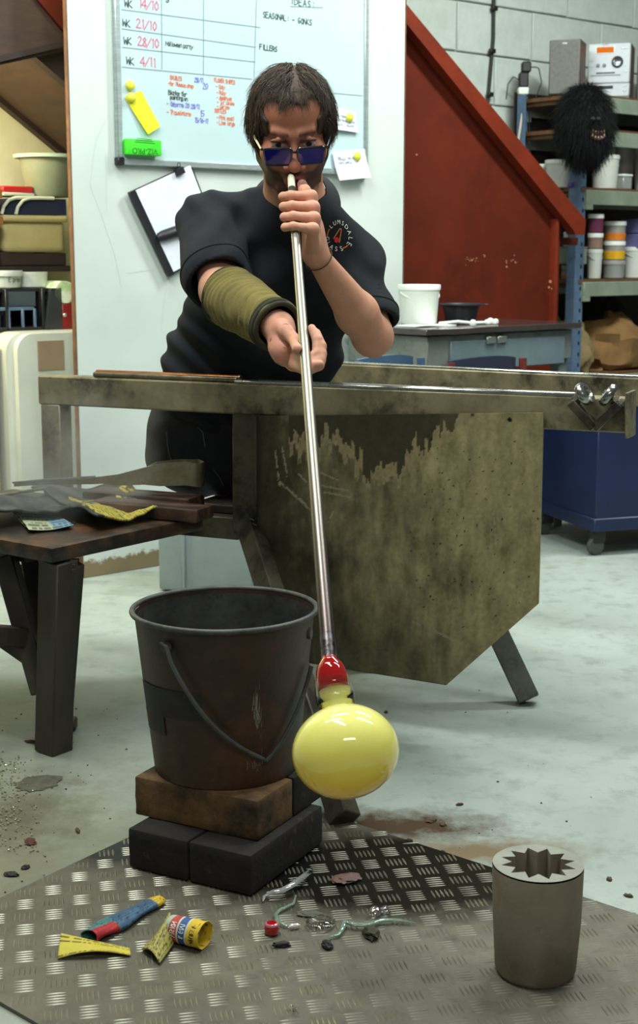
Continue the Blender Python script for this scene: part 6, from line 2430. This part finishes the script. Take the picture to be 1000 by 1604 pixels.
body.cap(pin(330, .030, .012), WRL + nv((-.008, .006, .01)), .015, .020, .012)
# thumb rising along the pipe
tb = [WRL + nv((-.010, .012, .030)), pin(330, .030, .022), pin(310, .027, .016), pin(300, .0270, .006), pin(289, .0225, -.002)]
body.chain(tb, [.016, .0145, .0130, .0132, .0108], .006)

# --- the man's right hand: palm up under the pipe, thumb resting on it
C5 = 545
wr = WRR
palmR = nv(P(449, 546, 2.865))
body.cap(wr, palmR, .029, .026, .02)
body.ell(palmR, (.034, .040, .022), None, .02)
body.cap(nv(P(437, 520, 2.87)), nv(P(446, 556, 2.85)), .019, .019, .015)
body.cap(nv(P(446, 556, 2.85)), nv(P(464, 569, 2.85)), .018, .014, .012)
th = [nv(P(440, 512, 2.865)), nv(P(449, 520, 2.838)), nv(P(461, 532, 2.812)), pin(546, -.0135, -.012)]
body.chain(th, [.0165, .0145, .0115, .0098], .006)
f1 = [nv(P(456, 556, 2.872)), pin(566, .004, .024), pin(556, .0235, .016), pin(533, .0260, .002), pin(514, .0170, -.006)]
f2 = [nv(P(456, 566, 2.868)), pin(574, .003, .026), pin(566, .0265, .024), pin(543, .0320, .012), pin(522, .0255, .002)]
f3 = [nv(P(456, 570, 2.864)), pin(581, .002, .024), pin(574, .024, .026), pin(556, .0315, .020), pin(540, .028, .010)]
f4 = [nv(P(458, 574, 2.860)), nv(P(472, 577, 2.862)), pin(573, .012, .016), pin(572, .022, .012), pin(571, .0275, .010)]
for ch, r in ((f1, .0104), (f2, .0106), (f3, .0098), (f4, .0080)):
    body.chain(ch, [r * 1.25, r * 1.12, r * 1.04, r * .96, r * .78], .0035)

# keep the pipe clear of the skin, then let the surface follow
body.cap(nv(pp(.03)), nv(pp(.6)), .0096, .0104, 0.0015, 's')
body.cap(nv(pp(-.012)), nv(pp(.035)), .0080, .0084, 0.001, 's')


def skin_mat():
    t = NT('skin')
    a = t.n('ShaderNodeVertexColor')
    a.layer_name = 'tint'
    n = t.ramp(t.noise(55, 5, .7), [(0.3, .86), (0.7, 1.0)])
    t.set(col=t.mix(1.0, a.outputs[0], n, 'MULTIPLY'), rough=.55, sss=.06, spec=.25)
    t.b.inputs['Subsurface Radius'].default_value = (.012, .004, .002)
    t.b.inputs['Subsurface Scale'].default_value = .6
    t.bump(t.noise(260, 4, .6), .18, .0008)
    return t.m


skin, bv = sdf_obj('body', body, skin_mat(), man)
del body.d
hl = ((bv - np.array(HO)) @ HRn) / HS           # head-local coordinates of every vertex
onhead = (np.linalg.norm(hl - np.array((0, 0, -.01)), axis=1) < .17) & (hl[:, 2] > -.16)
x, y, z = hl[:, 0], hl[:, 1], hl[:, 2]
nz = np.array([mnoise.noise(Vector(p) * 45) for p in bv]) if len(bv) < 400000 else np.zeros(len(bv))
SK = lin(206, 150, 124)
col = np.tile(SK, (len(bv), 1))
face = np.tile(lin(178, 116, 92), (len(bv), 1))


def blend(c, tgt, w):
    w = np.clip(w, 0, 1)[:, None]
    return c * (1 - w) + tgt * w


g = lambda cx, cy, cz, s: np.exp(-((x - cx) ** 2 + (y - cy) ** 2 + (z - cz) ** 2) / s ** 2)
face = blend(face, lin(184, 104, 86), .7 * g(0, -.115, -.045, .018) + .35 * g(.045, -.08, -.035, .025) + .35 * g(-.045, -.08, -.035, .025))
# beard: moustache, goatee and stubble along the jaw
mous = np.exp(-((z + .064) / .011) ** 2 - (x / .030) ** 2) * (y < -.07)
jaw = np.clip((-.062 - z + .20 * np.abs(x)) / .014, 0, 1) * (y < .03) * (z > -.125) + np.clip((np.abs(x) - .040) / .016, 0, 1) * np.clip((-.035 - z) / .03, 0, 1) * (y < .02)
face = blend(face, lin(52, 34, 26), np.clip(1.0 * mous + .95 * jaw + .35 * nz * (jaw > .2), 0, .94))
lip = np.exp(-((np.sqrt((x / 1.35) ** 2 + (z + .079) ** 2) - .0125) / .0045) ** 2) * (y < -.092)
face = blend(face, lin(168, 84, 78), lip * 1.0)
inner = (np.sqrt((x / 1.3) ** 2 + (z + .079) ** 2) < .0085) & (y < -.07)
face[inner] = lin(46, 20, 18)
brow = np.exp(-((z - .0205 + .10 * np.abs(np.abs(x) - .028)) / .0052) ** 2) * (np.abs(x) > .011) * (np.abs(x) < .050) * (y < -.055)
face = blend(face, lin(46, 30, 22), brow * (.8 + .5 * nz))
for s in (-1, 1):
    r = np.sqrt((x - s * .031) ** 2 + (z + .001) ** 2)
    ball = (np.sqrt((x - s * .031) ** 2 + (y + .0775) ** 2 + (z + .001) ** 2) < .0148) & (y < -.083)
    face[ball] = lin(196, 186, 176)
    face[ball & (np.sqrt((x - s * .031) ** 2 + (z + .003) ** 2) < .0062)] = lin(24, 18, 14)
    lidm = np.exp(-((z - .0045) / .0025) ** 2) * (np.abs(x - s * .031) < .016) * (y < -.082)
    face = blend(face, lin(60, 36, 30), lidm * .8)
    face = blend(face, lin(120, 74, 62), .5 * np.exp(-((x - s * .031) ** 2 / .018 ** 2 + (z - .008) ** 2 / .012 ** 2)) * (y < -.06))
scalp = np.clip((z - .060 + .35 * (y + .07)) / .02, 0, 1)
face = blend(face, lin(120, 84, 66), scalp * .5)
w_head = np.clip((z + .15) / .03, 0, 1) * onhead
col = col * (1 - w_head[:, None]) + face * w_head[:, None]
# grime and pink on the hands
dpR = np.linalg.norm(bv - palmR, axis=1)
col = blend(col, lin(216, 146, 126), np.exp(-(dpR / .06) ** 2) * .8)
col = blend(col, lin(70, 48, 40), (dpR < .075) * np.clip((nz - .34) * 6, 0, .7))
dpL = np.linalg.norm(bv - palmL, axis=1)
col = blend(col, lin(220, 158, 136), np.exp(-(dpL / .06) ** 2) * .8)
for chn in (tb, f1, f2, th):
    tip = np.linalg.norm(bv - chn[-1], axis=1)
    col = blend(col, lin(222, 168, 150), np.exp(-(tip / .008) ** 2) * .6)
set_tint(skin, np.clip(col, .003, .9))

# ------------------------------------------------------------------ hair
M_HAIR = mat('dark_brown_hair', srgb(74, 54, 39), srgb(48, 35, 26), 60, .55, lo=.4, hi=.6)


def hairmask(p):
    x, y, z = p
    ax = abs(x)
    # receding hairline at the temples
    if y < .02 and z < .083 + .008 * math.exp(-((ax - .036) / .014) ** 2) - .62 * max(0, y + .055) and ax < .062:
        return False
    if ax >= .064 and y < -.042 and z < .058:
        return False
    if z < -.006 and y < .006 and ax > .05:
        return False
    return z > -.055


skull = lambda n: np.array((n[0] * .0795, .006 + n[1] * .105, .034 + n[2] * .0915))
SKC, SKR = np.array((0, .006, .034)), np.array((.0805, .106, .0925))
rts = []
cnt = 0
while cnt < 7000:
    n = NR.randn(3)
    n /= np.linalg.norm(n)
    p = skull(n)
    if not hairmask(p):
        continue
    thin = math.exp(-((p[0] - .010) / .010) ** 2 - ((p[1] + .050) / .022) ** 2)
    if NR.rand() < thin * .9:
        continue
    cnt += 1
    s = 1 if p[0] > .010 else -1
    top = max(0.0, n[2])
    # combed sideways from the parting, a little forward at the front, straight down at the sides
    lock = np.array((mnoise.noise(Vector(p * 42)), mnoise.noise(Vector(p * 42) + Vector((9, 0, 0))), mnoise.noise(Vector(p * 42) + Vector((0, 9, 0)))))
    d = np.array((s * (.75 * top + .05), (-.95 if p[1] < .03 else .5) * top + (.10 if p[2] < .05 else 0), -.9 * (1 - top))) + lock * 1.1 + NR.randn(3) * .22
    d -= n * (d @ n)
    d /= np.linalg.norm(d) + 1e-9
    Ln = NR.uniform(.045, .075) * (.75 if p[2] < .0 else 1.0) * (.55 if p[1] < -.03 and abs(p[0]) < .06 else 1.0)
    lift = NR.uniform(.15, .85) * (1.0 if p[2] > .045 else 2.6)
    q = p - n * .002
    pts = [HL(*q)]
    v = d + n * (lift + .25)
    hgt = (.004 + .038 * NR.rand() * (2.0 if p[2] < .065 else .6)) * max(.3, 1 + 1.2 * mnoise.noise(Vector(p * 30) + Vector((3, 3, 3))))
    for k in range(5):
        v /= np.linalg.norm(v)
        q = q + v * Ln / 5
        rel = (q - SKC) / SKR
        m = np.linalg.norm(rel)
        nn_ = rel / m
        lo_, hi_ = 1.0 + .02 * (k + 1), 1.0 + (hgt / .085) * min(1, (k + 1) / 2.0) + .05 * lift
        if q[2] > -.03:
            mm = min(max(m, lo_), max(lo_, hi_))
            q = SKC + nn_ * mm * SKR
        pts.append(HL(*q))
        v = v * .6 + d * .5 + np.array((0, 0, -.28)) - nn_ * max(0, v @ nn_) * .3 + NR.randn(3) * .06
    rts.append(pts)
for k in range(40):      # stray wisps
    n = NR.randn(3)
    n[2] = abs(n[2])
    n /= np.linalg.norm(n)
    p = skull(n)
    if not hairmask(p):
        continue
    d = n * .55 + NR.randn(3) * .7
    d /= np.linalg.norm(d)
    rts.append([HL(*(p + d * .030 * t + np.array((NR.randn() * .1, 0, -.6)) * .03 * t * t)) for t in (0, .25, .5, .75, 1)])
hair = strands('hair', rts, M_HAIR, man, .00085)
# under-layer of dense hair so the scalp does not shine through
cap_ = SDF(np.array(HO) - .15, np.array(HO) + .17, .003)
cap_.ell(HL(0, .014, .034), np.array((.0805, .104, .0920)) * HS, HRn, 0)
cap_.ell(HL(0, -.030, .051), np.array((.066, .067, .0555)) * HS, HRn, .03)
for s in (-1, 1):
    cap_.ell(HL(s * .070, .022, .012), np.array((.024, .052, .050)) * HS, HRn, .02)
cap_.ell(HL(0, .070, -.005), np.array((.062, .045, .060)) * HS, HRn, .02)
cap_.ell(HL(0, -.108, .008), np.array((.070, .060, .074)) * HS, HRn, .006, 's')
for s in (-1, 1):
    cap_.ell(HL(s * .046, -.082, .066), np.array((.020, .030, .024)) * HS, HRn, .006, 's')
    cap_.ell(HL(s * .075, -.045, -.035), np.array((.03, .045, .042)) * HS, HRn, .006, 's')
cap_.ell(HL(0, 0, -.13), np.array((.12, .16, .085)) * HS, HRn, .006, 's')
hc, hv = sdf_obj('hair_mass', cap_, M_HAIR, hair)
M_HAIR.node_tree.nodes['Principled BSDF'].inputs['Specular IOR Level'].default_value = .35

# ------------------------------------------------------------------ polo shirt
M_SHIRT = mat('black_pique_cotton', srgb(36, 39, 44), srgb(28, 30, 34), 10, .95, bump=.35, bscale=420, spec=.2)
shirt = SDF((-.55, 2.98, .60), (.40, 3.98, 1.32), .0042)
shirt.cap(NB + nv((0, -.008, -.005)), NB + nv((0, .01, -.06)), .070, .085, .03)
shirt.cap(NB + nv((0, .03, -.045)), CH_ + nv((0, .01, .03)), .092, .125, .05)
shirt.ell(CH_, (.195, .135, .15), None, .05)
shirt.ell((CH_ + WA) / 2 + nv((.0, 0, 0)), (.205, .145, .16), None, .05)
shirt.ell(WA + nv((-.005, 0, -.0)), (.222, .150, .15), None, .05)
shirt.ell(WA + nv((-.045, .02, -.09)), (.195, .150, .12), None, .05)
for S_ in (SHR, SHL):
    shirt.cap(NB + nv((0, .025, -.036)), S_ + nv((0, .01, .002)), .076, .058, .045)
# sleeves
dR = (ELR - SHR)
shirt.cap(SHR + nv((.01, .01, -.01)), SHR + dR * .80, .072, .079, .04)
dL = (ELL - SHL)
shirt.cap(SHL + nv((-.005, .01, .0)), SHL + dL * .76, .062, .067, .04)
# folds: long soft creases pulled from the armpits and the belly
sl = tuple(slice(0, n_) for n_ in shirt.n)
gx, gy, gz = [(np.arange(n_) * shirt.h + shirt.lo[k]).astype(np.float32) for k, n_ in enumerate(shirt.n)]
X, Y, Z = gx[:, None, None], gy[None, :, None], gz[None, None, :]
wz = np.clip((1.02 - Z) / .12, 0, 1)
fold = .0040 * np.sin(70 * (Z + .45 * X) + 5 * np.sin(9 * X + 3 * Z)) * wz * (.4 + .6 * np.sin(7 * X - 6 * Z) ** 2)
fold = fold + .0030 * np.sin(46 * (Z - .9 * X) + 4 * np.sin(11 * X)) * (1 - wz) * np.clip((X + .30) / .1, 0, 1)
fold = fold + .0022 * np.sin(95 * (X * .7 + Z * .6) + 3 * np.sin(20 * Z)) * np.clip((-.13 - X) / .06, 0, 1)
fold = fold + .0040 * np.sin(60 * (Z + .8 * X) + 2 * np.sin(15 * X)) * np.clip((X - .03) / .08, 0, 1)
shirt.d += 1.35 * fold.astype(np.float32)
# hollow sleeve ends
for S_, E_, f, r in ((SHR, ELR, .80, .070), (SHL, ELL, .76, .060)):
    dd_ = (E_ - S_)
    u_ = dd_ / np.linalg.norm(dd_)
    e = S_ + dd_ * f + u_ * .055
    shirt.ell(e + u_ * .085, (.125, .125, .125), None, .004, 's')
    shirt.cap(S_ + dd_ * (f * .80), e + u_ * .1, r * .84, r * 1.0, .003, 's')
# neck opening, hem cut
shirt.cap(NB + nv((0, .008, .040)), HL(0, .0, -.10), .055, .066, .006, 's')
polo, sv_ = sdf_obj('polo_shirt', shirt, M_SHIRT, man)
sv_f = [list(p.vertices) for p in polo.data.polygons]
SB = BVHTree.FromPolygons([tuple(p) for p in sv_], sv_f)
del shirt.d, X, Y, Z, fold
# collar: a folded band standing round the neck, open at the front
cb = NB + nv((0, .002, .004))
cax = (Vector(HL(0, .02, -.08)) - Vector(cb)).normalized()
cu_ = cax.orthogonal().normalized()
cu_ = (Vector((1, 0, 0)) - cax * cax.x).normalized()
cv_ = cax.cross(cu_)


def collar(u, v, side):
    a = (-.40 * PI + u * 1.80 * PI)
    # angle measured from front-left round the back to front-right
    a = PI * 1.5 + .07 * PI + u * 1.86 * PI
    r = .069 + (.003 if side == 0 else .004 + .032 * v)
    h = (.040 - .0 * v) if side == 0 else 0
    fr = (1 + math.cos((u - .5) * 2 * PI)) / 2       # 1 at the back
    top = .032 - .006 * fr
    p = Vector(cb) + (cu_ * math.cos(a) + cv_ * math.sin(a) * 1.02) * r
    drop = top - (0 if side == 0 else v * (.036 + .022 * (1 - fr)))
    if side == 0:
        drop = -.02 + (top + .02) * v
    return p + cax * drop


cl = MB()
cl.grid(lambda u, v: collar(u, v, 1), 48, 6, .003)
cl.grid(lambda u, v: collar(u, v, 0), 48, 4, .003)
cl_m = mat('black_rib_collar', srgb(27, 29, 33), srgb(22, 24, 27), 30, .9, bump=.3, bscale=400)
cl.build('collar', cl_m, polo, world=True, ang=70)
# placket buttons and sleeve hems
for (S_, E_, f, r) in ((SHR, ELR, .80, .0785), (SHL, ELL, .72, .0715)):
    S2, E2 = Vector(S_), Vector(E_)
    d_ = (E2 - S2).normalized()
    c_ = S2.lerp(E2, f) + d_ * .0
    q_ = d_.to_track_quat('Z', 'Y').to_matrix().to_4x4()
for (S_, E_, f) in ((SHR, ELR, .80), (SHL, ELL, .76)):
    S2, E2 = Vector(S_), Vector(E_)
    d_ = (E2 - S2).normalized()
    c_ = S2.lerp(E2, f - .02)
    e1 = d_.orthogonal().normalized()
    e2_ = d_.cross(e1)
    ring = []
    for k in range(49):
        a = 2 * PI * k / 48
        r_ = e1 * math.cos(a) + e2_ * math.sin(a)
        h = SB.ray_cast(c_ + r_ * .16, -r_)
        if h[0] is not None and (h[0] - c_).length < .105:
            ring.append(h[0] + r_ * .0008)
        else:
            if len(ring) > 4:
                MB().tube(ring, .0022, 6).build('sleeve_hem', cl_m, polo, world=True)
            ring = []
    if len(ring) > 4:
        MB().tube(ring, .0022, 6).build('sleeve_hem', cl_m, polo, world=True)
# chest badge, its lettering laid on the cloth
lgP = P(524, 372, 3.3)
cam_p = Vector((0, 0, CAM_H))


def on_shirt(px, py, off=.0012):
    r = ray(px, py).normalized()
    h = SB.ray_cast(cam_p, r)
    if h[0] is None:
        return P(px, py, 3.35)
    return h[0] + h[1] * off * (1 if h[1].dot(r) < 0 else -1)


Clog = on_shirt(529, 369)
hn_ = SB.ray_cast(cam_p, ray(529, 369).normalized())
nrm = hn_[1] if hn_[1].dot(ray(524, 374)) < 0 else -hn_[1]
lx = (Vector((1, 0, -.42)) - nrm * nrm.dot(Vector((1, 0, -.42)))).normalized()
ly = nrm.cross(lx)


def badge(u, v, off=.0016):
    p = Clog + lx * u + ly * v + nrm * .05
    h = SB.ray_cast(p, -nrm)
    return (h[0] + nrm * off) if h[0] is not None else p - nrm * .05


M_THR = mat('white_thread', srgb(222, 222, 216), rough=.8)
M_THO = mat('orange_thread', srgb(206, 122, 38), rough=.8)
M_THRD = mat('red_thread', srgb(212, 32, 52), rough=.8)
mb = MB()
RL = .0305
for txt, a0, a1, flip in (('LUMSDALE', math.radians(158), math.radians(-12), False), ('GLASS', math.radians(-146), math.radians(-52), True)):
    for k, chh in enumerate(txt):
        a = a0 + (a1 - a0) * k / (len(txt) - 1)
        ra = RL
        rot = a - PI / 2 if not flip else a + PI / 2
        cx, cy = ra * math.cos(a), ra * math.sin(a)
        printed(mb, chh, .0140, lambda u, v: badge(cx + u * math.cos(rot) - v * math.sin(rot), cy + u * math.sin(rot) + v * math.cos(rot), .0018))
lgo = mb.build('badge_lettering', M_THR, polo, world=True)
mb = MB()
fb = lambda u, v: badge(u, v, .0016)
ribbon(mb, [(-.008, -.010), (-.002, .016), (.001, .017), (.003, .016)], .0026, fb)
ribbon(mb, [(.003, .016), (.010, -.012)], .0026, fb)
ribbon(mb, [(RL * math.cos(math.radians(t)), RL * math.sin(math.radians(t))) for t in (172, 180, 188, 196, 204)], .0022, fb)
ribbon(mb, [(RL * math.cos(math.radians(t)), RL * math.sin(math.radians(t))) for t in (-22, -30, -38, -44)], .0022, fb)
mb.build('badge_tools', M_THO, polo, world=True)
mb = MB()
mb.add([badge(.001 + .0066 * math.cos(t), -.010 + .0066 * math.sin(t), .0020) for t in np.linspace(0, 2 * PI, 14, False)], [list(range(14))])
mb.build('badge_ball', M_THRD, polo, world=True)

# ------------------------------------------------------------------ jeans and boots
M_JEAN = mat('black_denim', srgb(38, 40, 46), srgb(28, 30, 35), 9, .9, bump=.5, bscale=240)
jn = SDF((-.62, 3.10, .0), (.42, 4.15, .90), .0055)
KR, KL = nv((.06, 3.62, .54)), nv((.10, 3.86, .54))
ARk, ALk = nv((.10, 3.78, .10)), nv((.16, 3.92, .10))
jn.ell(HI + nv((.005, .01, .04)), (.185, .150, .155), None, .04)
jn.ell(HI + nv((-.06, .0, -.03)), (.135, .130, .115), None, .05)
jn.cap(WA + nv((-.03, .02, -.06)), HI + nv((0, .0, .08)), .16, .15, .05)
jn.cap(HI + nv((.02, -.06, -.035)), KR, .098, .070, .04)
jn.cap(HI + nv((.04, .08, -.03)), KL, .098, .070, .04)
jn.cap(KR, ARk, .070, .058, .03)
jn.cap(KL, ALk, .070, .058, .03)
gx, gy, gz = [(np.arange(n_) * jn.h + jn.lo[k]).astype(np.float32) for k, n_ in enumerate(jn.n)]
X, Y, Z = gx[:, None, None], gy[None, :, None], gz[None, None, :]
jn.d += (.0035 * np.sin(75 * (Z * .8 + .6 * X) + 4 * np.sin(12 * X + 5 * Z))).astype(np.float32) * np.clip((.72 - Z) / .1, 0, 1)
jeans, jv = sdf_obj('jeans', jn, M_JEAN, man)
del jn.d, X, Y, Z
JB = BVHTree.FromPolygons([tuple(p) for p in jv], [list(p.vertices) for p in jeans.data.polygons])
# pocket stitching
mb = MB()
M_STI = mat('grey_stitching', srgb(96, 98, 100), rough=.8)


def on_jean(px, py, off=.002):
    r = ray(px, py).normalized()
    h = JB.ray_cast(cam_p, r)
    if h[0] is None:
        return None
    return h[0] + h[1] * off * (1 if h[1].dot(r) < 0 else -1)


for line in ([(262, 676), (263, 695), (266, 712), (270, 722)], [(300, 660), (318, 676), (322, 700)], [(335, 735), (345, 748), (350, 760)]):
    q_ = [on_jean(x_, y_) for x_, y_ in line]
    q_ = [p for p in q_ if p is not None]
    if len(q_) > 1:
        mb.tube(q_, .0012, 5)
if mb.v:
    mb.build('stitching', M_STI, jeans, world=True)
for A__, s in ((ARk, 1), (ALk, 1)):
    bt = SDF(A__ - nv((.12, .2, .11)), A__ + nv((.26, .16, .12)), .006)
    bt.cap(A__ + nv((0, 0, .03)), A__ + nv((0, 0, -.04)), .062, .058, .02)
    bt.cap(A__ + nv((.0, 0, -.055)), A__ + nv((.16, -.03, -.062)), .046, .042, .03)
    bt.d[:, :, :int(.012 / .006) + 1] = .02
    b_o, _ = sdf_obj('boot', bt, mat('black_leather', srgb(24, 23, 22), srgb(18, 17, 17), 12, .5), man)

# ------------------------------------------------------------------ arm guard: ribbed olive sleeve bunched on the man's right forearm
M_OLIVE = mat('olive_knit', srgb(126, 113, 58), srgb(98, 87, 44), 7, .95, bump=.5, bscale=220, dirt=srgb(54, 48, 28), dscale=12, dlo=.58, dhi=.72)
M_OLIVE2 = mat('dark_olive_cuff', srgb(58, 56, 34), srgb(44, 43, 27), 9, .95, bump=.5, bscale=220)
ag = [Vector(ELR), Vector(ELR * .6 + WRR * .4), Vector(WRR)]


def ag_pt(t):
    t2 = t * 2
    return ag[0].lerp(ag[1], t2 / .8) if t < .4 else ag[1].lerp(ag[2], (t - .4) / .6)


gd = (ag[2] - ag[0]).normalized()
gu = gd.orthogonal().normalized()
gw = gd.cross(gu)


def guard(u, v):
    t = .17 + .83 * u
    a = 2 * PI * v
    p = ag[0].lerp(ag[2], t)
    r = .0620 + (.0440 - .0620) * t + .004 * math.sin(t * PI)
    ph = t * 14 + .45 * math.sin(a + 1 + t * 4) + .35 * math.sin(2 * a + t * 9) + .5 * mnoise.noise(Vector((t * 9, a, 3)))
    r += .0028 * math.sin(ph * 2 * PI * 1.0) * (.6 + .4 * math.sin(a * 1.5 + t * 9)) + .003 * mnoise.noise(Vector((t * 6, math.cos(a) * 1.4, math.sin(a) * 1.4)))
    if u > .94:
        r += .003
    return p + (gu * math.cos(a) + gw * math.sin(a)) * r


agd = thing('arm_guard', 'ribbed olive fabric sleeve guard on the man\'s outstretched forearm', 'sleeve', ag[0]) if False else None
g_o = MB().grid(guard, 150, 56, .003).build('arm_guard', M_OLIVE, man, world=True, ang=180)
g_o['label'] = 'olive ribbed sleeve guard on forearm'
mb = MB()
for t, dr in ((.17, .0005), (.93, .002), (.965, .003), (1.0, .001)):
    ring = []
    for k in range(41):
        a = 2 * PI * k / 40
        r = .0620 + (.0440 - .0620) * t + .002 + dr + .0015 * math.sin(3 * a + t * 9)
        ring.append(ag[0].lerp(ag[2], t + .006 * math.sin(2 * a)) + (gu * math.cos(a) + gw * math.sin(a)) * r)
    MB().tube(ring, .0058, 8, False).build('cuff_roll', M_OLIVE2, g_o, world=True, ang=180)
# wrist cord on the other arm
wd = Vector(ELL - WRL).normalized()
wu_ = wd.orthogonal().normalized()
ww_ = wd.cross(wu_)
cpt = Vector(WRL) + wd * .012
MB().tube([cpt + (wu_ * math.cos(2 * PI * k / 32) + ww_ * math.sin(2 * PI * k / 32)) * .0305 for k in range(33)], .0013, 6, False).build('wrist_cord', mat('brown_cord', srgb(70, 44, 34), rough=.8), man, world=True)

# ------------------------------------------------------------------ sunglasses low on the nose
sg = thing('sunglasses', 'dark blue lensed sunglasses with black frame low on the man\'s nose', 'sunglasses', HO)
XH = Matrix.Translation(HO) @ HR.to_4x4() @ Matrix.Scale(HS, 4)
M_FRM = mat('black_acetate', srgb(14, 15, 22), rough=.25, coat=.6)
t = NT('blue_tinted_lens')
t.set(col=srgb(22, 16, 122), rough=.06, trans=.1, ior=1.35, coat=1.0, coatr=.02)
M_LENS = t.m
gy_, gz_ = -.1150, -.0200


def rr_poly(cx, w, h, r, n=6, taper=.0):
    pts = []
    for (sx, sy, a0) in ((1, 1, 0), (-1, 1, PI / 2), (-1, -1, PI), (1, -1, 1.5 * PI)):
        for k in range(n + 1):
            a = a0 + PI / 2 * k / n
            wx = w - (taper if sy < 0 else 0)
            pts.append((cx + sx * (wx - r) + r * math.cos(a), sy * (h - r) + r * math.sin(a)))
    return pts


tl_ = math.radians(-6)
for s in (-1, 1):
    pl_ = rr_poly(s * .0335, .0285, .0175, .007, 6, .003)
    pts = [(x_, gy_ + .006 * (abs(x_) / .06) ** 2 + z_ * math.sin(tl_), gz_ + z_) for x_, z_ in pl_]
    MB().tube([Vector(p) for p in pts + pts[:1]], .0024, 8, False, XH).build('frame', M_FRM, sg, world=True)
    n_ = len(pts)
    MB().add([Vector(p) + Vector((0, .0006, 0)) for p in pts] + [Vector(p) + Vector((0, -.0012, 0)) for p in pts], [list(range(n_))[::-1], [n_ + k for k in range(n_)]] + [[k, (k + 1) % n_, n_ + (k + 1) % n_, n_ + k] for k in range(n_)], XH).build('lens', M_LENS, sg, world=True)
    MB().tube([Vector((s * .061, gy_ + .006, gz_ + .014)), Vector((s * .0665, gy_ + .010, gz_ + .015))], .0032, 8, True, XH).build('hinge', M_FRM, sg, world=True)
    MB().tube([Vector((s * .0670, gy_ + .010, gz_ + .0150)), Vector((s * .0775, -.050, .000)), Vector((s * .0830, .0, .014)), Vector((s * .083, .022, .006))], [.0020, .0024, .0024, .002], 8, True, XH).build('temple', mat('ivory_temple', srgb(196, 190, 150), rough=.35) if s < 0 else M_FRM, sg, world=True)
MB().tube([Vector((-.0075, gy_, gz_ + .008)), Vector((0, gy_ - .003, gz_ + .010)), Vector((.0075, gy_, gz_ + .008))], .0026, 8, True, XH).build('bridge', M_FRM, sg, world=True)

# ------------------------------------------------------------------ smoke rising from the charred paper
t = NT('paper_smoke')
t.t.nodes.remove(t.b)
vol = t.n('ShaderNodeVolumePrincipled')
out = t.t.nodes['Material Output']
t.link(vol.outputs[0], out.inputs['Volume'])
vol.inputs['Color'].default_value = (.80, .80, .74, 1)
tc = t.coord()
nzf = t.noise(7.0, 5, .65)
d1 = t.ramp(nzf, [(.42, 0), (.75, 1)])
gr = t.n('ShaderNodeTexGradient', gradient_type='SPHERICAL')
mp = t.n('ShaderNodeMapping')
mp.inputs['Scale'].default_value = (4.2, 6.0, 4.0)
t.link(tc, mp.inputs[0])
t.link(mp.outputs[0], gr.inputs[0])
mu = t.n('ShaderNodeMath', operation='MULTIPLY')
t.link(d1, mu.inputs[0])
t.link(gr.outputs['Fac'], mu.inputs[1])
mu2 = t.n('ShaderNodeMath', operation='MULTIPLY')
t.link(mu.outputs[0], mu2.inputs[0])
mu2.inputs[1].default_value = 9.0
t.link(mu2.outputs[0], vol.inputs['Density'])
sc_p = P(100, 735, 3.28)
smk = MB()
b = bmesh.new()
bmesh.ops.create_icosphere(b, subdivisions=3, radius=1)
for v in b.verts:
    v.co = Vector((v.co.x * .26, v.co.y * .18, v.co.z * .27))
smk.bm(b)
so = smk.build('smoke', t.m, None, loc=sc_p)
tag(so, 'thin grey smoke drifting up from the charred newspaper', 'smoke', None, 'stuff')
